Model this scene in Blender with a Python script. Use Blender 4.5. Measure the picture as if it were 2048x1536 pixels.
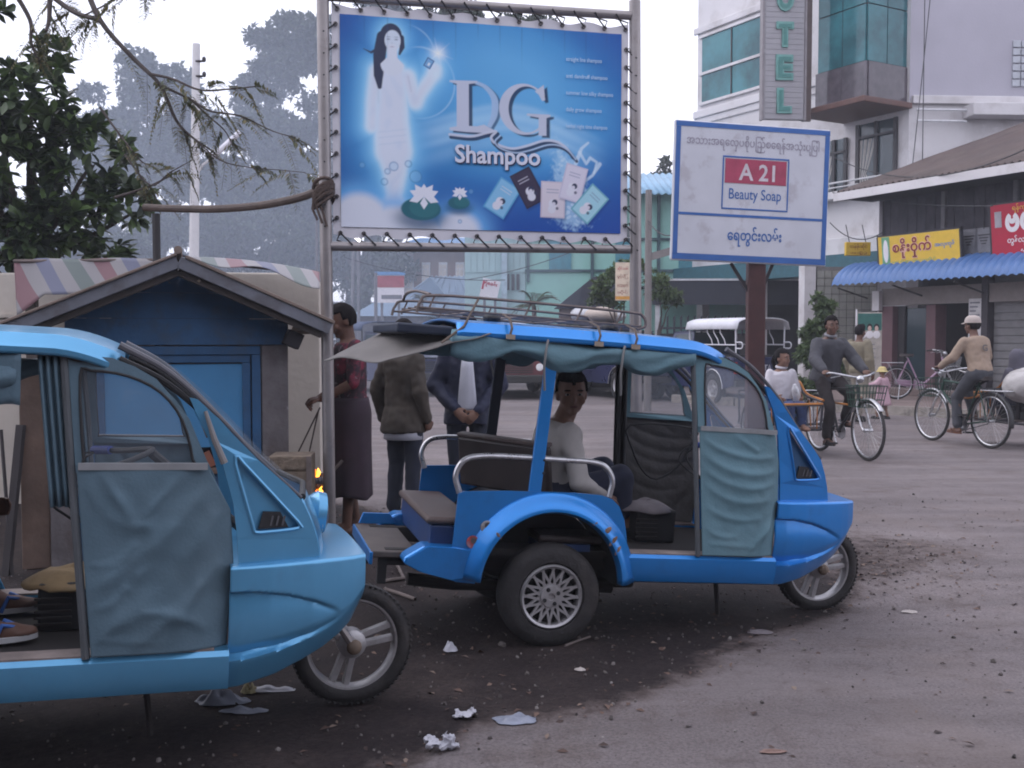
import bpy, bmesh, math, random
import numpy as np
from mathutils import Vector, Matrix, Euler, noise as mnoise
from mathutils.geometry import tessellate_polygon

for o in list(bpy.data.objects): bpy.data.objects.remove(o)
SC = bpy.context.scene
COL = SC.collection
random.seed(7); RNG = np.random.default_rng(7)
PI = math.pi
R = math.radians

# ------------------------------------------------------------------ camera, sky, sun, exposure
CAM_H = 1.43
CAM_PITCH = math.atan(96 / 2100)
cam_d = bpy.data.cameras.new('camera'); cam = bpy.data.objects.new('camera', cam_d); COL.objects.link(cam)
cam_d.sensor_width = 36.0; cam_d.lens = 36.0 * 2100 / 2048
cam_d.clip_start = 0.05; cam_d.clip_end = 3000
cam.location = (0, 0, CAM_H); cam.rotation_euler = (PI / 2 - CAM_PITCH, 0, 0)
SC.camera = cam

SUN_EL, SUN_AZ = R(50), R(-70)          # azimuth from +Y, negative is to the left
world = bpy.data.worlds.new('World'); SC.world = world; world.use_nodes = True
wn = world.node_tree.nodes; wl = world.node_tree.links
bg = wn['Background']; sky = wn.new('ShaderNodeTexSky'); sky.sky_type = 'NISHITA'; sky.sun_disc = False
sky.sun_elevation = SUN_EL; sky.sun_rotation = SUN_AZ; sky.air_density = 1.0; sky.dust_density = 2.0; sky.ozone_density = 3.0
hs = wn.new('ShaderNodeHueSaturation'); hs.inputs['Saturation'].default_value = 0.30
tint = wn.new('ShaderNodeMix'); tint.data_type = 'RGBA'; tint.blend_type = 'MULTIPLY'; tint.inputs['Factor'].default_value = 1.0
tint.inputs['B'].default_value = (0.97, 0.97, 1.05, 1)
wl.new(sky.outputs[0], hs.inputs['Color']); wl.new(hs.outputs[0], tint.inputs['A'])
cloud = wn.new('ShaderNodeMix'); cloud.data_type = 'RGBA'; cloud.inputs['Factor'].default_value = 0.68; cloud.inputs['B'].default_value = (8.85, 8.85, 10.3, 1)   # even cloud cover
wl.new(tint.outputs['Result'], cloud.inputs['A']); wl.new(cloud.outputs['Result'], bg.inputs['Color'])
bg.inputs['Strength'].default_value = 0.115
sun_d = bpy.data.lights.new('sun', 'SUN'); sun = bpy.data.objects.new('sun', sun_d); COL.objects.link(sun)
sun_d.energy = 0.5; sun_d.angle = R(60); sun_d.color = (1.0, 0.96, 0.93)
sd = Vector((math.sin(SUN_AZ) * math.cos(SUN_EL), math.cos(SUN_AZ) * math.cos(SUN_EL), math.sin(SUN_EL)))
sun.rotation_euler = sd.to_track_quat('Z', 'Y').to_euler(); sun.location = (-10, 10, 30)
SC.view_settings.view_transform = 'Standard'; SC.view_settings.look = 'None'
SC.view_settings.exposure = 0.84; SC.view_settings.gamma = 1.0
SC.cycles.max_bounces = 6; SC.cycles.diffuse_bounces = 3; SC.cycles.glossy_bounces = 3; SC.cycles.transparent_max_bounces = 12
SC.cycles.transmission_bounces = 6; SC.cycles.volume_bounces = 2; SC.cycles.caustics_reflective = False; SC.cycles.caustics_refractive = False
SC.cycles.filter_width = 1.9; SC.cycles.use_denoising = True

# ------------------------------------------------------------------ helpers
def ray(px, py):
    x = (px - 1024) / 2100; z = -(py - 768) / 2100; c, s = math.cos(CAM_PITCH), math.sin(CAM_PITCH)
    return Vector((x, c + z * s, -s + z * c))
def at(px, py, Y):
    r = ray(px, py); return Vector((0, 0, CAM_H)) + r * (Y / r.y)
def gnd(px, py, z=0.0):
    r = ray(px, py); return Vector((0, 0, CAM_H)) + r * ((z - CAM_H) / r.z)

MATS = {}
def mat(name, col, rough=0.6, metal=0.0, var=0.18, scale=6.0, bump=0.0, bscale=40.0, col2=None, spots=None, coat=0.0, spec=0.5, dirt=None, obj=True, detail=5.0, alpha=None, trans=0.0, ior=1.45, sheen=0.0):
    """principled material: base colour varied by noise, optional second colour in patches, fine bump"""
    if name in MATS: return MATS[name]
    m = bpy.data.materials.new(name); m.use_nodes = True; nt = m.node_tree; N = nt.nodes; L = nt.links
    p = N['Principled BSDF']
    tc = N.new('ShaderNodeTexCoord'); vec = tc.outputs['Object']
    n1 = N.new('ShaderNodeTexNoise'); n1.inputs['Scale'].default_value = scale; n1.inputs['Detail'].default_value = detail; n1.inputs['Roughness'].default_value = 0.6
    L.new(vec, n1.inputs['Vector'])
    r = N.new('ShaderNodeValToRGB'); c = Vector(col)
    lo = c * (1 - var); hi = c * (1 + var)
    r.color_ramp.elements[0].position = 0.3; r.color_ramp.elements[1].position = 0.7
    r.color_ramp.elements[0].color = (*lo, 1); r.color_ramp.elements[1].color = (*hi, 1)
    L.new(n1.outputs['Fac'], r.inputs['Fac']); out = r.outputs['Color']
    def layer(colour, sc, a, b, amount):
        nonlocal out
        n = N.new('ShaderNodeTexNoise'); n.inputs['Scale'].default_value = sc; n.inputs['Detail'].default_value = 6; n.inputs['Roughness'].default_value = 0.65
        L.new(vec, n.inputs['Vector'])
        mr = N.new('ShaderNodeMapRange'); mr.inputs['From Min'].default_value = a; mr.inputs['From Max'].default_value = b; mr.inputs['To Max'].default_value = amount
        L.new(n.outputs['Fac'], mr.inputs['Value'])
        mx = N.new('ShaderNodeMix'); mx.data_type = 'RGBA'; L.new(mr.outputs['Result'], mx.inputs['Factor']); L.new(out, mx.inputs['A'])
        mx.inputs['B'].default_value = (*colour, 1); out = mx.outputs['Result']
        return mr.outputs['Result']
    if col2: layer(col2, scale * 0.37, 0.48, 0.62, 0.85)
    if dirt: dm = layer(dirt[0], dirt[1], dirt[2], dirt[2] + dirt[3], dirt[4])
    if spots: layer(spots[0], spots[1], spots[2], spots[2] + 0.05, 0.9)
    L.new(out, p.inputs['Base Color'])
    rr = N.new('ShaderNodeMapRange'); rr.inputs['To Min'].default_value = max(0.02, rough - 0.12); rr.inputs['To Max'].default_value = min(1, rough + 0.12)
    L.new(n1.outputs['Fac'], rr.inputs['Value']); L.new(rr.outputs['Result'], p.inputs['Roughness'])
    p.inputs['Metallic'].default_value = metal; p.inputs['IOR'].default_value = ior
    p.inputs['Specular IOR Level'].default_value = spec; p.inputs['Coat Weight'].default_value = coat; p.inputs['Coat Roughness'].default_value = 0.15
    p.inputs['Transmission Weight'].default_value = trans; p.inputs['Sheen Weight'].default_value = sheen
    if alpha is not None: p.inputs['Alpha'].default_value = alpha
    if bump:
        n2 = N.new('ShaderNodeTexNoise'); n2.inputs['Scale'].default_value = bscale; n2.inputs['Detail'].default_value = 6
        L.new(vec, n2.inputs['Vector']); b = N.new('ShaderNodeBump'); b.inputs['Strength'].default_value = bump; b.inputs['Distance'].default_value = 0.02
        L.new(n2.outputs['Fac'], b.inputs['Height']); L.new(b.outputs['Normal'], p.inputs['Normal'])
    MATS[name] = m; return m
def emis(name, col, strength):
    if name in MATS: return MATS[name]
    m = bpy.data.materials.new(name); m.use_nodes = True; p = m.node_tree.nodes['Principled BSDF']
    p.inputs['Base Color'].default_value = (*col, 1); p.inputs['Emission Color'].default_value = (*col, 1); p.inputs['Emission Strength'].default_value = strength
    MATS[name] = m; return m
def leafmat(name, cols, rough=0.5, trans=0.25):
    if name in MATS: return MATS[name]
    m = bpy.data.materials.new(name); m.use_nodes = True; N = m.node_tree.nodes; L = m.node_tree.links; p = N['Principled BSDF']
    g = N.new('ShaderNodeNewGeometry'); r = N.new('ShaderNodeValToRGB'); r.color_ramp.interpolation = 'LINEAR'
    els = r.color_ramp.elements
    while len(els) < len(cols): els.new(0.5)
    for i, c in enumerate(cols): els[i].position = i / (len(cols) - 1); els[i].color = (*c, 1)
    L.new(g.outputs['Random Per Island'], r.inputs['Fac']); L.new(r.outputs['Color'], p.inputs['Base Color']); p.inputs['Roughness'].default_value = rough
    t = N.new('ShaderNodeBsdfTranslucent'); L.new(r.outputs['Color'], t.inputs['Color']); mx = N.new('ShaderNodeMixShader'); mx.inputs[0].default_value = trans
    L.new(p.outputs[0], mx.inputs[1]); L.new(t.outputs[0], mx.inputs[2]); L.new(mx.outputs[0], N['Material Output'].inputs['Surface'])
    MATS[name] = m; return m

def tag(o, label=None, cat=None, group=None, kind=None):
    if label: o['label'] = label
    if cat: o['category'] = cat
    if group: o['group'] = group
    if kind: o['kind'] = kind
    return o
def empty(name, loc=(0, 0, 0), rz=0.0, label=None, cat=None, group=None, rot=None):
    o = bpy.data.objects.new(name, None); COL.objects.link(o); o.location = loc; o.rotation_euler = rot if rot else (0, 0, rz); o.empty_display_size = 0.1
    return tag(o, label, cat, group)
def link_mesh(name, me, m=None, parent=None, smooth=None, loc=None):
    o = bpy.data.objects.new(name, me); COL.objects.link(o)
    if m is not None:
        for q in (m if isinstance(m, (list, tuple)) else [m]): me.materials.append(q)
    if parent: o.parent = parent
    if loc is not None: o.location = loc
    if smooth is not None: shade(me, smooth)
    return o
def shade(me, ang=35):
    if ang <= 0: return
    me.polygons.foreach_set('use_smooth', [True] * len(me.polygons))
    if ang < 180:
        bm = bmesh.new(); bm.from_mesh(me); a = R(ang)
        for e in bm.edges:
            if len(e.link_faces) == 2 and e.calc_face_angle(0) > a: e.smooth = False
        bm.to_mesh(me); bm.free()
def copy_tree(o, parent=None):
    c = o.copy(); COL.objects.link(c); c.parent = parent
    for ch in list(o.children): copy_tree(ch, c)
    return c

class MB:
    """collects shapes into one mesh"""
    def __init__(s): s.v = []; s.f = []; s.mi = []; s.cur = 0
    def add(s, vs, fs):
        b = len(s.v); s.v += [tuple(v) for v in vs]; s.f += [tuple(b + i for i in f) for f in fs]; s.mi += [s.cur] * len(fs); return s
    def box(s, c, size, rot=None, taper=1.0):
        x, y, z = (q / 2 for q in size); vs = []
        for dz in (-1, 1):
            t = taper if dz > 0 else 1.0
            for dx, dy in ((-1, -1), (1, -1), (1, 1), (-1, 1)): vs.append(Vector((dx * x * t, dy * y * t, dz * z)))
        if rot is not None:
            M = rot if isinstance(rot, Matrix) else Euler(rot).to_matrix(); vs = [M @ v for v in vs]
        c = Vector(c); vs = [v + c for v in vs]
        return s.add(vs, [(3, 2, 1, 0), (4, 5, 6, 7), (0, 1, 5, 4), (1, 2, 6, 5), (2, 3, 7, 6), (3, 0, 4, 7)])
    def b2(s, lo, hi):
        return s.box([(a + b) / 2 for a, b in zip(lo, hi)], [abs(b - a) for a, b in zip(lo, hi)])
    def bar(s, a, b, w, h, up=(0, 0, 1)):
        a = Vector(a); b = Vector(b); d = b - a; L = d.length; d.normalize(); u = Vector(up)
        sd_ = d.cross(u)
        if sd_.length < 1e-4: sd_ = d.cross(Vector((0, 1, 0)))
        sd_.normalize(); u = sd_.cross(d); M = Matrix((d, sd_, u)).transposed()
        return s.box((a + b) / 2, (L, w, h), M)
    def tube(s, pts, r, n=8, closed=False, caps=True):
        P = [Vector(p) for p in pts]; k = len(P); rr = r if isinstance(r, (list, tuple)) else [r] * k
        rings = []; prev = None
        for i in range(k):
            if closed: d = P[(i + 1) % k] - P[i - 1]
            else: d = P[min(i + 1, k - 1)] - P[max(i - 1, 0)]
            if d.length < 1e-9: d = Vector((0, 0, 1))
            d.normalize()
            if prev is None:
                a = Vector((0, 0, 1)) if abs(d.z) < 0.9 else Vector((1, 0, 0)); u = d.cross(a).normalized()
            else:
                u = prev - d * prev.dot(d)
                u = u.normalized() if u.length > 1e-6 else d.orthogonal().normalized()
            prev = u; w = d.cross(u)
            rings.append([P[i] + (u * math.cos(2 * PI * j / n) + w * math.sin(2 * PI * j / n)) * rr[i] for j in range(n)])
        vs = [q for rg in rings for q in rg]; fs = []
        for i in range(k if closed else k - 1):
            for j in range(n):
                a = i * n + j; b = i * n + (j + 1) % n; c = ((i + 1) % k) * n + (j + 1) % n; d = ((i + 1) % k) * n + j
                fs.append((a, b, c, d))
        if caps and not closed: fs.append(tuple(reversed(range(n)))); fs.append(tuple(range((k - 1) * n, k * n)))
        return s.add(vs, fs)
    def ell(s, c, r, n=12, m=8, rot=None):
        c = Vector(c); rx, ry, rz = r if isinstance(r, (tuple, list)) else (r, r, r); M = None
        if rot is not None: M = rot if isinstance(rot, Matrix) else Euler(rot).to_matrix()
        vs = [Vector((0, 0, rz))]
        for i in range(1, m):
            t = PI * i / m
            for j in range(n): vs.append(Vector((rx * math.sin(t) * math.cos(2 * PI * j / n), ry * math.sin(t) * math.sin(2 * PI * j / n), rz * math.cos(t))))
        vs.append(Vector((0, 0, -rz))); fs = []
        for j in range(n): fs.append((0, 1 + j, 1 + (j + 1) % n))
        for i in range(m - 2):
            for j in range(n): a = 1 + i * n; fs.append((a + j, a + n + j, a + n + (j + 1) % n, a + (j + 1) % n))
        e = len(vs) - 1; a = 1 + (m - 2) * n
        for j in range(n): fs.append((a + j, e, a + (j + 1) % n))
        if M is not None: vs = [M @ v for v in vs]
        return s.add([v + c for v in vs], fs)
    def cone(s, a, b, ra, rb, n=12):
        return s.tube([a, b], [ra, rb], n)
    def lathe(s, prof, n=32, axis='y', c=(0, 0, 0), closed=False):
        """prof: list of (radius, along-axis)"""
        c = Vector(c); vs = []; k = len(prof)
        for r_, h in prof:
            for j in range(n):
                t = 2 * PI * j / n; a, b = r_ * math.cos(t), r_ * math.sin(t)
                vs.append(c + (Vector((a, h, b)) if axis == 'y' else Vector((a, b, h)) if axis == 'z' else Vector((h, a, b))))
        fs = []
        for i in range(k if closed else k - 1):
            for j in range(n): fs.append((i * n + j, i * n + (j + 1) % n, ((i + 1) % k) * n + (j + 1) % n, ((i + 1) % k) * n + j))
        return s.add(vs, fs)
    def loft(s, rings, closed_ring=True, cap=True):
        n = len(rings[0]); vs = [q for r_ in rings for q in r_]; fs = []
        for i in range(len(rings) - 1):
            for j in range(n if closed_ring else n - 1):
                fs.append((i * n + j, i * n + (j + 1) % n, (i + 1) * n + (j + 1) % n, (i + 1) * n + j))
        if cap and closed_ring: fs.append(tuple(reversed(range(n)))); fs.append(tuple(range((len(rings) - 1) * n, len(rings) * n)))
        return s.add(vs, fs)
    def grid(s, fn, nu, nv):
        vs = [fn(i / nu, j / nv) for j in range(nv + 1) for i in range(nu + 1)]
        fs = [(j * (nu + 1) + i, j * (nu + 1) + i + 1, (j + 1) * (nu + 1) + i + 1, (j + 1) * (nu + 1) + i) for j in range(nv) for i in range(nu)]
        return s.add(vs, fs)
    def poly(s, outer, holes, fn, th):
        """2-D outline with holes, mapped by fn(u, v, d) at depth 0 and th: a plate with thickness"""
        loops = [list(outer)] + [list(h) for h in holes]
        flat = [p for l in loops for p in l]; n = len(flat)
        tris = tessellate_polygon([[Vector((p[0], p[1], 0)) for p in l] for l in loops])
        vs = [fn(p[0], p[1], 0) for p in flat] + [fn(p[0], p[1], th) for p in flat]
        fs = []
        for t in tris:
            a, b, c = (Vector((*flat[i], 0)) for i in t)
            up = (b - a).cross(c - a).z > 0
            t = t if up else tuple(reversed(t))
            fs.append(tuple(t)); fs.append(tuple(n + i for i in reversed(t)))
        o = 0
        for l in loops:
            k = len(l)
            for i in range(k): a, b = o + i, o + (i + 1) % k; fs.append((a, n + a, n + b, b))
            o += k
        return s.add(vs, fs)
    def mesh(s, name='mesh'):
        me = bpy.data.meshes.new(name); me.from_pydata(s.v, [], s.f); me.update()
        if any(s.mi): me.polygons.foreach_set('material_index', s.mi)
        return me
    def build(s, name, m=None, parent=None, smooth=35, loc=None, fix=True, solid=0.0, bevel=0.0):
        me = s.mesh(name)
        if fix:
            bm = bmesh.new(); bm.from_mesh(me); bmesh.ops.recalc_face_normals(bm, faces=bm.faces); bm.to_mesh(me); bm.free()
        o = link_mesh(name, me, m, parent, smooth, loc)
        if solid:
            md = o.modifiers.new('solid', 'SOLIDIFY'); md.thickness = solid; md.offset = 0
        if bevel:
            md = o.modifiers.new('bevel', 'BEVEL'); md.width = bevel; md.segments = 2; md.limit_method = 'ANGLE'
        return o

def smooth_pts(pts, n=6, closed=False):
    """Catmull-Rom through points of any dimension"""
    P = [np.array(p, float) for p in pts]; k = len(P); out = []
    for i in range(k if closed else k - 1):
        p0 = P[i - 1] if (closed or i > 0) else 2 * P[0] - P[1]; p1 = P[i]; p2 = P[(i + 1) % k]
        p3 = P[(i + 2) % k] if (closed or i + 2 < k) else 2 * P[-1] - P[-2]
        for j in range(n):
            t = j / n
            out.append(0.5 * (2 * p1 + (p2 - p0) * t + (2 * p0 - 5 * p1 + 4 * p2 - p3) * t * t + (3 * p1 - p0 - 3 * p2 + p3) * t ** 3))
    if not closed: out.append(P[-1])
    return [tuple(float(c) for c in q) for q in out]
def lerp(a, b, t): return a + (b - a) * t
def interp(x, xs, ys): return float(np.interp(x, xs, ys))
def nz(x, y, z=0.0, s=1.0): return mnoise.noise(Vector((x * s, y * s, z * s)))

def text_mesh(body, height, width=None, extrude=0.0, bold=0.0):
    """lettering as a mesh: centred, in the x-z plane, reading from -y; cap height scaled to height, squeezed to width"""
    c = bpy.data.curves.new('lettering', 'FONT'); c.body = body; c.align_x = 'CENTER'; c.align_y = 'CENTER'; c.resolution_u = 3; c.offset = bold; c.extrude = extrude
    o = bpy.data.objects.new('lettering', c); COL.objects.link(o); bpy.context.view_layer.update()
    me = bpy.data.meshes.new_from_object(o.evaluated_get(bpy.context.evaluated_depsgraph_get())); bpy.data.objects.remove(o); bpy.data.curves.remove(c)
    n = len(me.vertices); a = np.zeros(n * 3); me.vertices.foreach_get('co', a); a = a.reshape(-1, 3)
    if n == 0: return me
    lo, hi = a.min(0), a.max(0); a[:, 0] -= (lo[0] + hi[0]) / 2; a[:, 1] -= (lo[1] + hi[1]) / 2
    k = height / max(1e-6, hi[1] - lo[1]); kx = k if width is None else width / max(1e-6, hi[0] - lo[0])
    b = np.stack([a[:, 0] * kx, -a[:, 2], a[:, 1] * k], 1); me.vertices.foreach_set('co', b.ravel()); me.update(); return me
def lettering(name, body, height, m, parent, loc, rot=(0, 0, 0), width=None, extrude=0.0, bold=0.0):
    o = link_mesh(name, text_mesh(body, height, width, extrude, bold), m, parent); o.location = loc; o.rotation_euler = rot; return o
# ------------------------------------------------------------------ ground
DIRT_NEAR = [(-6, 1.6), (-2.4, 2.6), (-0.9, 3.1), (-0.32, 3.42), (-0.05, 3.85), (0.55, 4.25), (1.1, 4.8), (1.6, 5.35), (2.05, 6.1), (2.9, 6.6), (3.4, 7.1)]
DIRT_FAR = [(-6, 11.5), (-2.5, 10.0), (-0.9, 8.3), (-0.3, 7.6), (0.4, 7.0), (1.2, 6.9), (2.0, 7.2), (2.6, 7.6), (3.4, 7.2)]
def dirt_amount(x, y):
    a = interp(x, [p[0] for p in DIRT_NEAR], [p[1] for p in DIRT_NEAR]); b = interp(x, [p[0] for p in DIRT_FAR], [p[1] for p in DIRT_FAR])
    if x > 3.4: return 0.0
    s = min(y - a, b - y); w = 0.22 * nz(x, y, 0, 1.3) + 0.1 * nz(x, y, 3, 4.1)
    return max(0.0, min(1.0, (s + w) / 0.35 + 0.45)) * (1.0 if x < 1.9 else max(0.0, 1 - (x - 1.9) / 1.9) * 0.62 + 0.02)
def gh(x, y):
    z = -0.062 * math.exp(-(((x - 1.66) / 0.75) ** 2 + ((y - 5.68) / 0.6) ** 2))
    z -= 0.02 * math.exp(-(((x + 1.5) / 1.2) ** 2 + ((y - 3.7) / 0.9) ** 2))
    d = dirt_amount(x, y)
    if d > 0: z += 0.010 * d * nz(x, y, 1, 2.3) + 0.006 * d * nz(x, y, 5, 8.0)
    return z
xs = np.concatenate([-np.geomspace(600, 7, 14), np.arange(-6, 6.01, 0.07), np.geomspace(7, 600, 14)])
ys = np.concatenate([[-60, -20, -5, 0, 1], np.arange(1.6, 11.6, 0.07), np.geomspace(12.5, 900, 16)])
vs, da = [], []
for y in ys:
    for x in xs:
        near = abs(x) < 6.01 and 1.55 < y < 11.6
        vs.append((x, y, gh(x, y) if near else 0.0)); da.append(dirt_amount(x, y) if near else (1.0 if (x < -6 and 2 < y < 11) else 0.0))
nx = len(xs)
fs = [(j * nx + i, j * nx + i + 1, (j + 1) * nx + i + 1, (j + 1) * nx + i) for j in range(len(ys) - 1) for i in range(nx - 1)]
me = bpy.data.meshes.new('ground'); me.from_pydata(vs, [], fs); at_ = me.attributes.new('dirt', 'FLOAT', 'POINT'); at_.data.foreach_set('value', da)
gm = bpy.data.materials.new('ground_surface'); gm.use_nodes = True; N = gm.node_tree.nodes; L = gm.node_tree.links; p = N['Principled BSDF']
tc = N.new('ShaderNodeTexCoord')
def NOI(sc, det=6, rough=0.6):
    n = N.new('ShaderNodeTexNoise'); n.inputs['Scale'].default_value = sc; n.inputs['Detail'].default_value = det; n.inputs['Roughness'].default_value = rough; L.new(tc.outputs['Object'], n.inputs['Vector']); return n.outputs['Fac']
def RAMP(f, stops):
    r = N.new('ShaderNodeValToRGB'); e = r.color_ramp.elements
    while len(e) < len(stops): e.new(0.5)
    for i, (q, c) in enumerate(stops): e[i].position = q; e[i].color = (*c, 1)
    L.new(f, r.inputs['Fac']); return r.outputs['Color']
def MIX(f, a, b, mode='MIX'):
    m = N.new('ShaderNodeMix'); m.data_type = 'RGBA'; m.blend_type = mode
    if isinstance(f, float): m.inputs['Factor'].default_value = f
    else: L.new(f, m.inputs['Factor'])
    L.new(a, m.inputs['A']) if not isinstance(a, tuple) else setattr(m.inputs['A'], 'default_value', (*a, 1))
    L.new(b, m.inputs['B']) if not isinstance(b, tuple) else setattr(m.inputs['B'], 'default_value', (*b, 1))
    return m.outputs['Result']
def RNGE(f, a, b, c=0.0, d=1.0):
    m = N.new('ShaderNodeMapRange'); m.inputs[1].default_value = a; m.inputs[2].default_value = b; m.inputs[3].default_value = c; m.inputs[4].default_value = d; L.new(f, m.inputs[0]); return m.outputs[0]
asph = RAMP(NOI(0.55, 8, 0.62), [(0.3, (0.135, 0.118, 0.120)), (0.5, (0.182, 0.160, 0.163)), (0.7, (0.240, 0.210, 0.212))])
asph = MIX(RNGE(NOI(2.2, 5), 0.52, 0.68, 0, 0.55), asph, (0.105, 0.083, 0.075))
grain = RAMP(NOI(75, 3, 0.8), [(0.34, (0.45, 0.44, 0.44)), (0.5, (1, 1, 1)), (0.68, (1.5, 1.45, 1.4))])
asph = MIX(0.55, asph, grain, 'MULTIPLY')
vor = N.new('ShaderNodeTexVoronoi'); vor.feature = 'DISTANCE_TO_EDGE'; vor.inputs['Scale'].default_value = 0.55
wv_ = N.new('ShaderNodeVectorMath'); wv_.operation = 'ADD'; nv_ = N.new('ShaderNodeTexNoise'); nv_.inputs['Scale'].default_value = 2.5; L.new(tc.outputs['Object'], nv_.inputs['Vector']); L.new(tc.outputs['Object'], wv_.inputs[0]); L.new(nv_.outputs['Color'], wv_.inputs[1]); L.new(wv_.outputs[0], vor.inputs['Vector'])
asph = MIX(RNGE(vor.outputs['Distance'], 0.0, 0.010, 0.22, 0.0), asph, (0.045, 0.037, 0.036))
asph = MIX(RNGE(NOI(0.9, 3, 0.5), 0.55, 0.62, 0, 0.35), asph, (0.20, 0.165, 0.155))
mp_ = N.new('ShaderNodeMapping'); mp_.inputs['Scale'].default_value = (0.35, 2.6, 1.0); mp_.inputs['Rotation'].default_value = (0, 0, R(-12)); L.new(tc.outputs['Object'], mp_.inputs['Vector'])
ns_ = N.new('ShaderNodeTexNoise'); ns_.inputs['Scale'].default_value = 1.3; ns_.inputs['Detail'].default_value = 5; L.new(mp_.outputs[0], ns_.inputs['Vector'])
asph = MIX(RNGE(ns_.outputs['Fac'], 0.50, 0.66, 0, 0.3), asph, (0.108, 0.094, 0.094)); asph = MIX(RNGE(ns_.outputs['Fac'], 0.48, 0.34, 0, 0.4), asph, (0.25, 0.22, 0.22))
asph = MIX(RNGE(NOI(33, 2, 0.5), 0.70, 0.74, 0, 0.8), asph, (0.05, 0.042, 0.042))
asph = MIX(RNGE(NOI(41, 2, 0.5), 0.735, 0.76, 0, 0.8), asph, (0.34, 0.31, 0.30))
mud = RAMP(NOI(1.6, 8, 0.65), [(0.3, (0.018, 0.0145, 0.0155)), (0.5, (0.031, 0.0245, 0.025)), (0.72, (0.058, 0.045, 0.043))])
mud = MIX(0.6, mud, RAMP(NOI(38, 5, 0.75), [(0.3, (0.4, 0.4, 0.4)), (0.5, (1, 1, 1)), (0.72, (1.9, 1.75, 1.65))]), 'MULTIPLY')
atr = N.new('ShaderNodeAttribute'); atr.attribute_name = 'dirt'
add = N.new('ShaderNodeMath'); add.operation = 'ADD'; L.new(atr.outputs['Fac'], add.inputs[0]); L.new(RNGE(NOI(9, 8, 0.7), 0.2, 0.8, -0.42, 0.42), add.inputs[1])
mask = RNGE(add.outputs[0], 0.38, 0.72)
edge = RNGE(add.outputs[0], 0.02, 0.5, 0, 0.75)
col = MIX(edge, asph, (0.088, 0.066, 0.060)); col = MIX(mask, col, mud)
L.new(col, p.inputs['Base Color']); p.inputs['Specular IOR Level'].default_value = 0.12
L.new(RNGE(mask, 0, 1, 0.86, 0.72), p.inputs['Roughness'])
bp = N.new('ShaderNodeBump'); bp.inputs['Strength'].default_value = 0.8; bp.inputs['Distance'].default_value = 0.02; L.new(NOI(48, 6, 0.7), bp.inputs['Height']); L.new(bp.outputs['Normal'], p.inputs['Normal'])
g = link_mesh('ground', me, gm, None, 180); tag(g, kind='structure')

# raised pavement in front of the shops, with kerb stones
pave = mat('pavement_concrete', (0.19, 0.145, 0.135), 0.85, var=0.2, scale=2.0, bump=0.4, bscale=30)
kerbm = mat('kerb_stone', (0.30, 0.27, 0.24), 0.85, var=0.3, scale=3.0, bump=0.5, bscale=20, dirt=((0.07, 0.06, 0.055), 2.5, 0.5, 0.15, 0.8))
K0 = Vector((3.4, 22.6, 0)); K1 = Vector((12.5, 13.2, 0)); kd = (K1 - K0).normalized(); kn = Vector((kd.y, -kd.x, 0)); kn = -kn if kn.dot(Vector((1, 1, 0))) < 0 else kn
sw = MB(); a, b = K0 + kn * 0.17, K1 + kn * 0.17
vs = [a, b, b + kn * 12, a + kn * 12]
sw.add([Vector((q.x, q.y, -0.05)) for q in vs] + [Vector((q.x, q.y, 0.15)) for q in vs], [(3, 2, 1, 0), (4, 5, 6, 7), (0, 1, 5, 4), (1, 2, 6, 5), (2, 3, 7, 6), (3, 0, 4, 7)])
side = sw.build('sidewalk', pave, smooth=0); tag(side, kind='structure')
L_ = (K1 - K0).length; nk = int(L_ / 0.8); ks = MB(); ks.box((0, 0, 0), (0.775, 0.16, 0.22)); kme = ks.mesh('kerb_stone')
for i in range(nk):
    c = K0 + kd * (i + 0.5) * L_ / nk + kn * 0.083
    o = link_mesh('kerb_stone', kme, kerbm if not kme.materials else None, side); o.location = (c.x, c.y, 0.062 + 0.012 * random.uniform(-1, 1)); o.rotation_euler = (random.uniform(-.03, .03), random.uniform(-.02, .02), math.atan2(kd.y, kd.x) + random.uniform(-.02, .02))
    if i == 0: md = o.modifiers.new('bevel', 'BEVEL'); md.width = 0.02
# ------------------------------------------------------------------ buildings
class Fac:
    """a facade frame: u along the wall, d outwards, z up"""
    def __init__(s, o, dirv, flip=False):
        s.o = Vector((o[0], o[1], 0)); s.t = Vector((dirv[0], dirv[1], 0)).normalized(); s.n = Vector((s.t.y, -s.t.x, 0))
        if s.n.dot(-s.o) < 0: s.n = -s.n
        s.M = Matrix((s.t, s.n, Vector((0, 0, 1)))).transposed()
    def p(s, u, d, z): return s.o + s.t * u + s.n * d + Vector((0, 0, z))
    def box(s, mb, u0, u1, d0, d1, z0, z1): mb.box(s.p((u0 + u1) / 2, (d0 + d1) / 2, (z0 + z1) / 2), (abs(u1 - u0), abs(d1 - d0), abs(z1 - z0)), s.M); return mb
    def rz(s): return math.atan2(s.t.y, s.t.x)
    def u_at(s, px, d=0.0):
        k = (px - 1024) / 2100 / (math.cos(CAM_PITCH)); q = s.o + s.n * d   # x = k*y
        return (k * q.y - q.x) / (s.t.x - k * s.t.y)
    def z_at(s, px, py, d=0.0):
        q = s.p(s.u_at(px, d), d, 0); return at(px, py, q.y).z
    def part(s, name, m, parent, u0, u1, d0, d1, z0, z1, bevel=0.0):
        mb = MB(); s.box(mb, u0, u1, d0, d1, z0, z1); return mb.build(name, m, parent, 0, bevel=bevel)
def ltr(f, name, body, h, w, m, parent, u, d, z, extrude=0.0, bold=0.0, tilt=0.0):
    o = lettering(name, body, h, m, parent, f.p(u, d, z), (0, tilt, f.rz() if f.t.x > 0 else f.rz() + PI), width=w, extrude=extrude, bold=bold); return o

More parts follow.
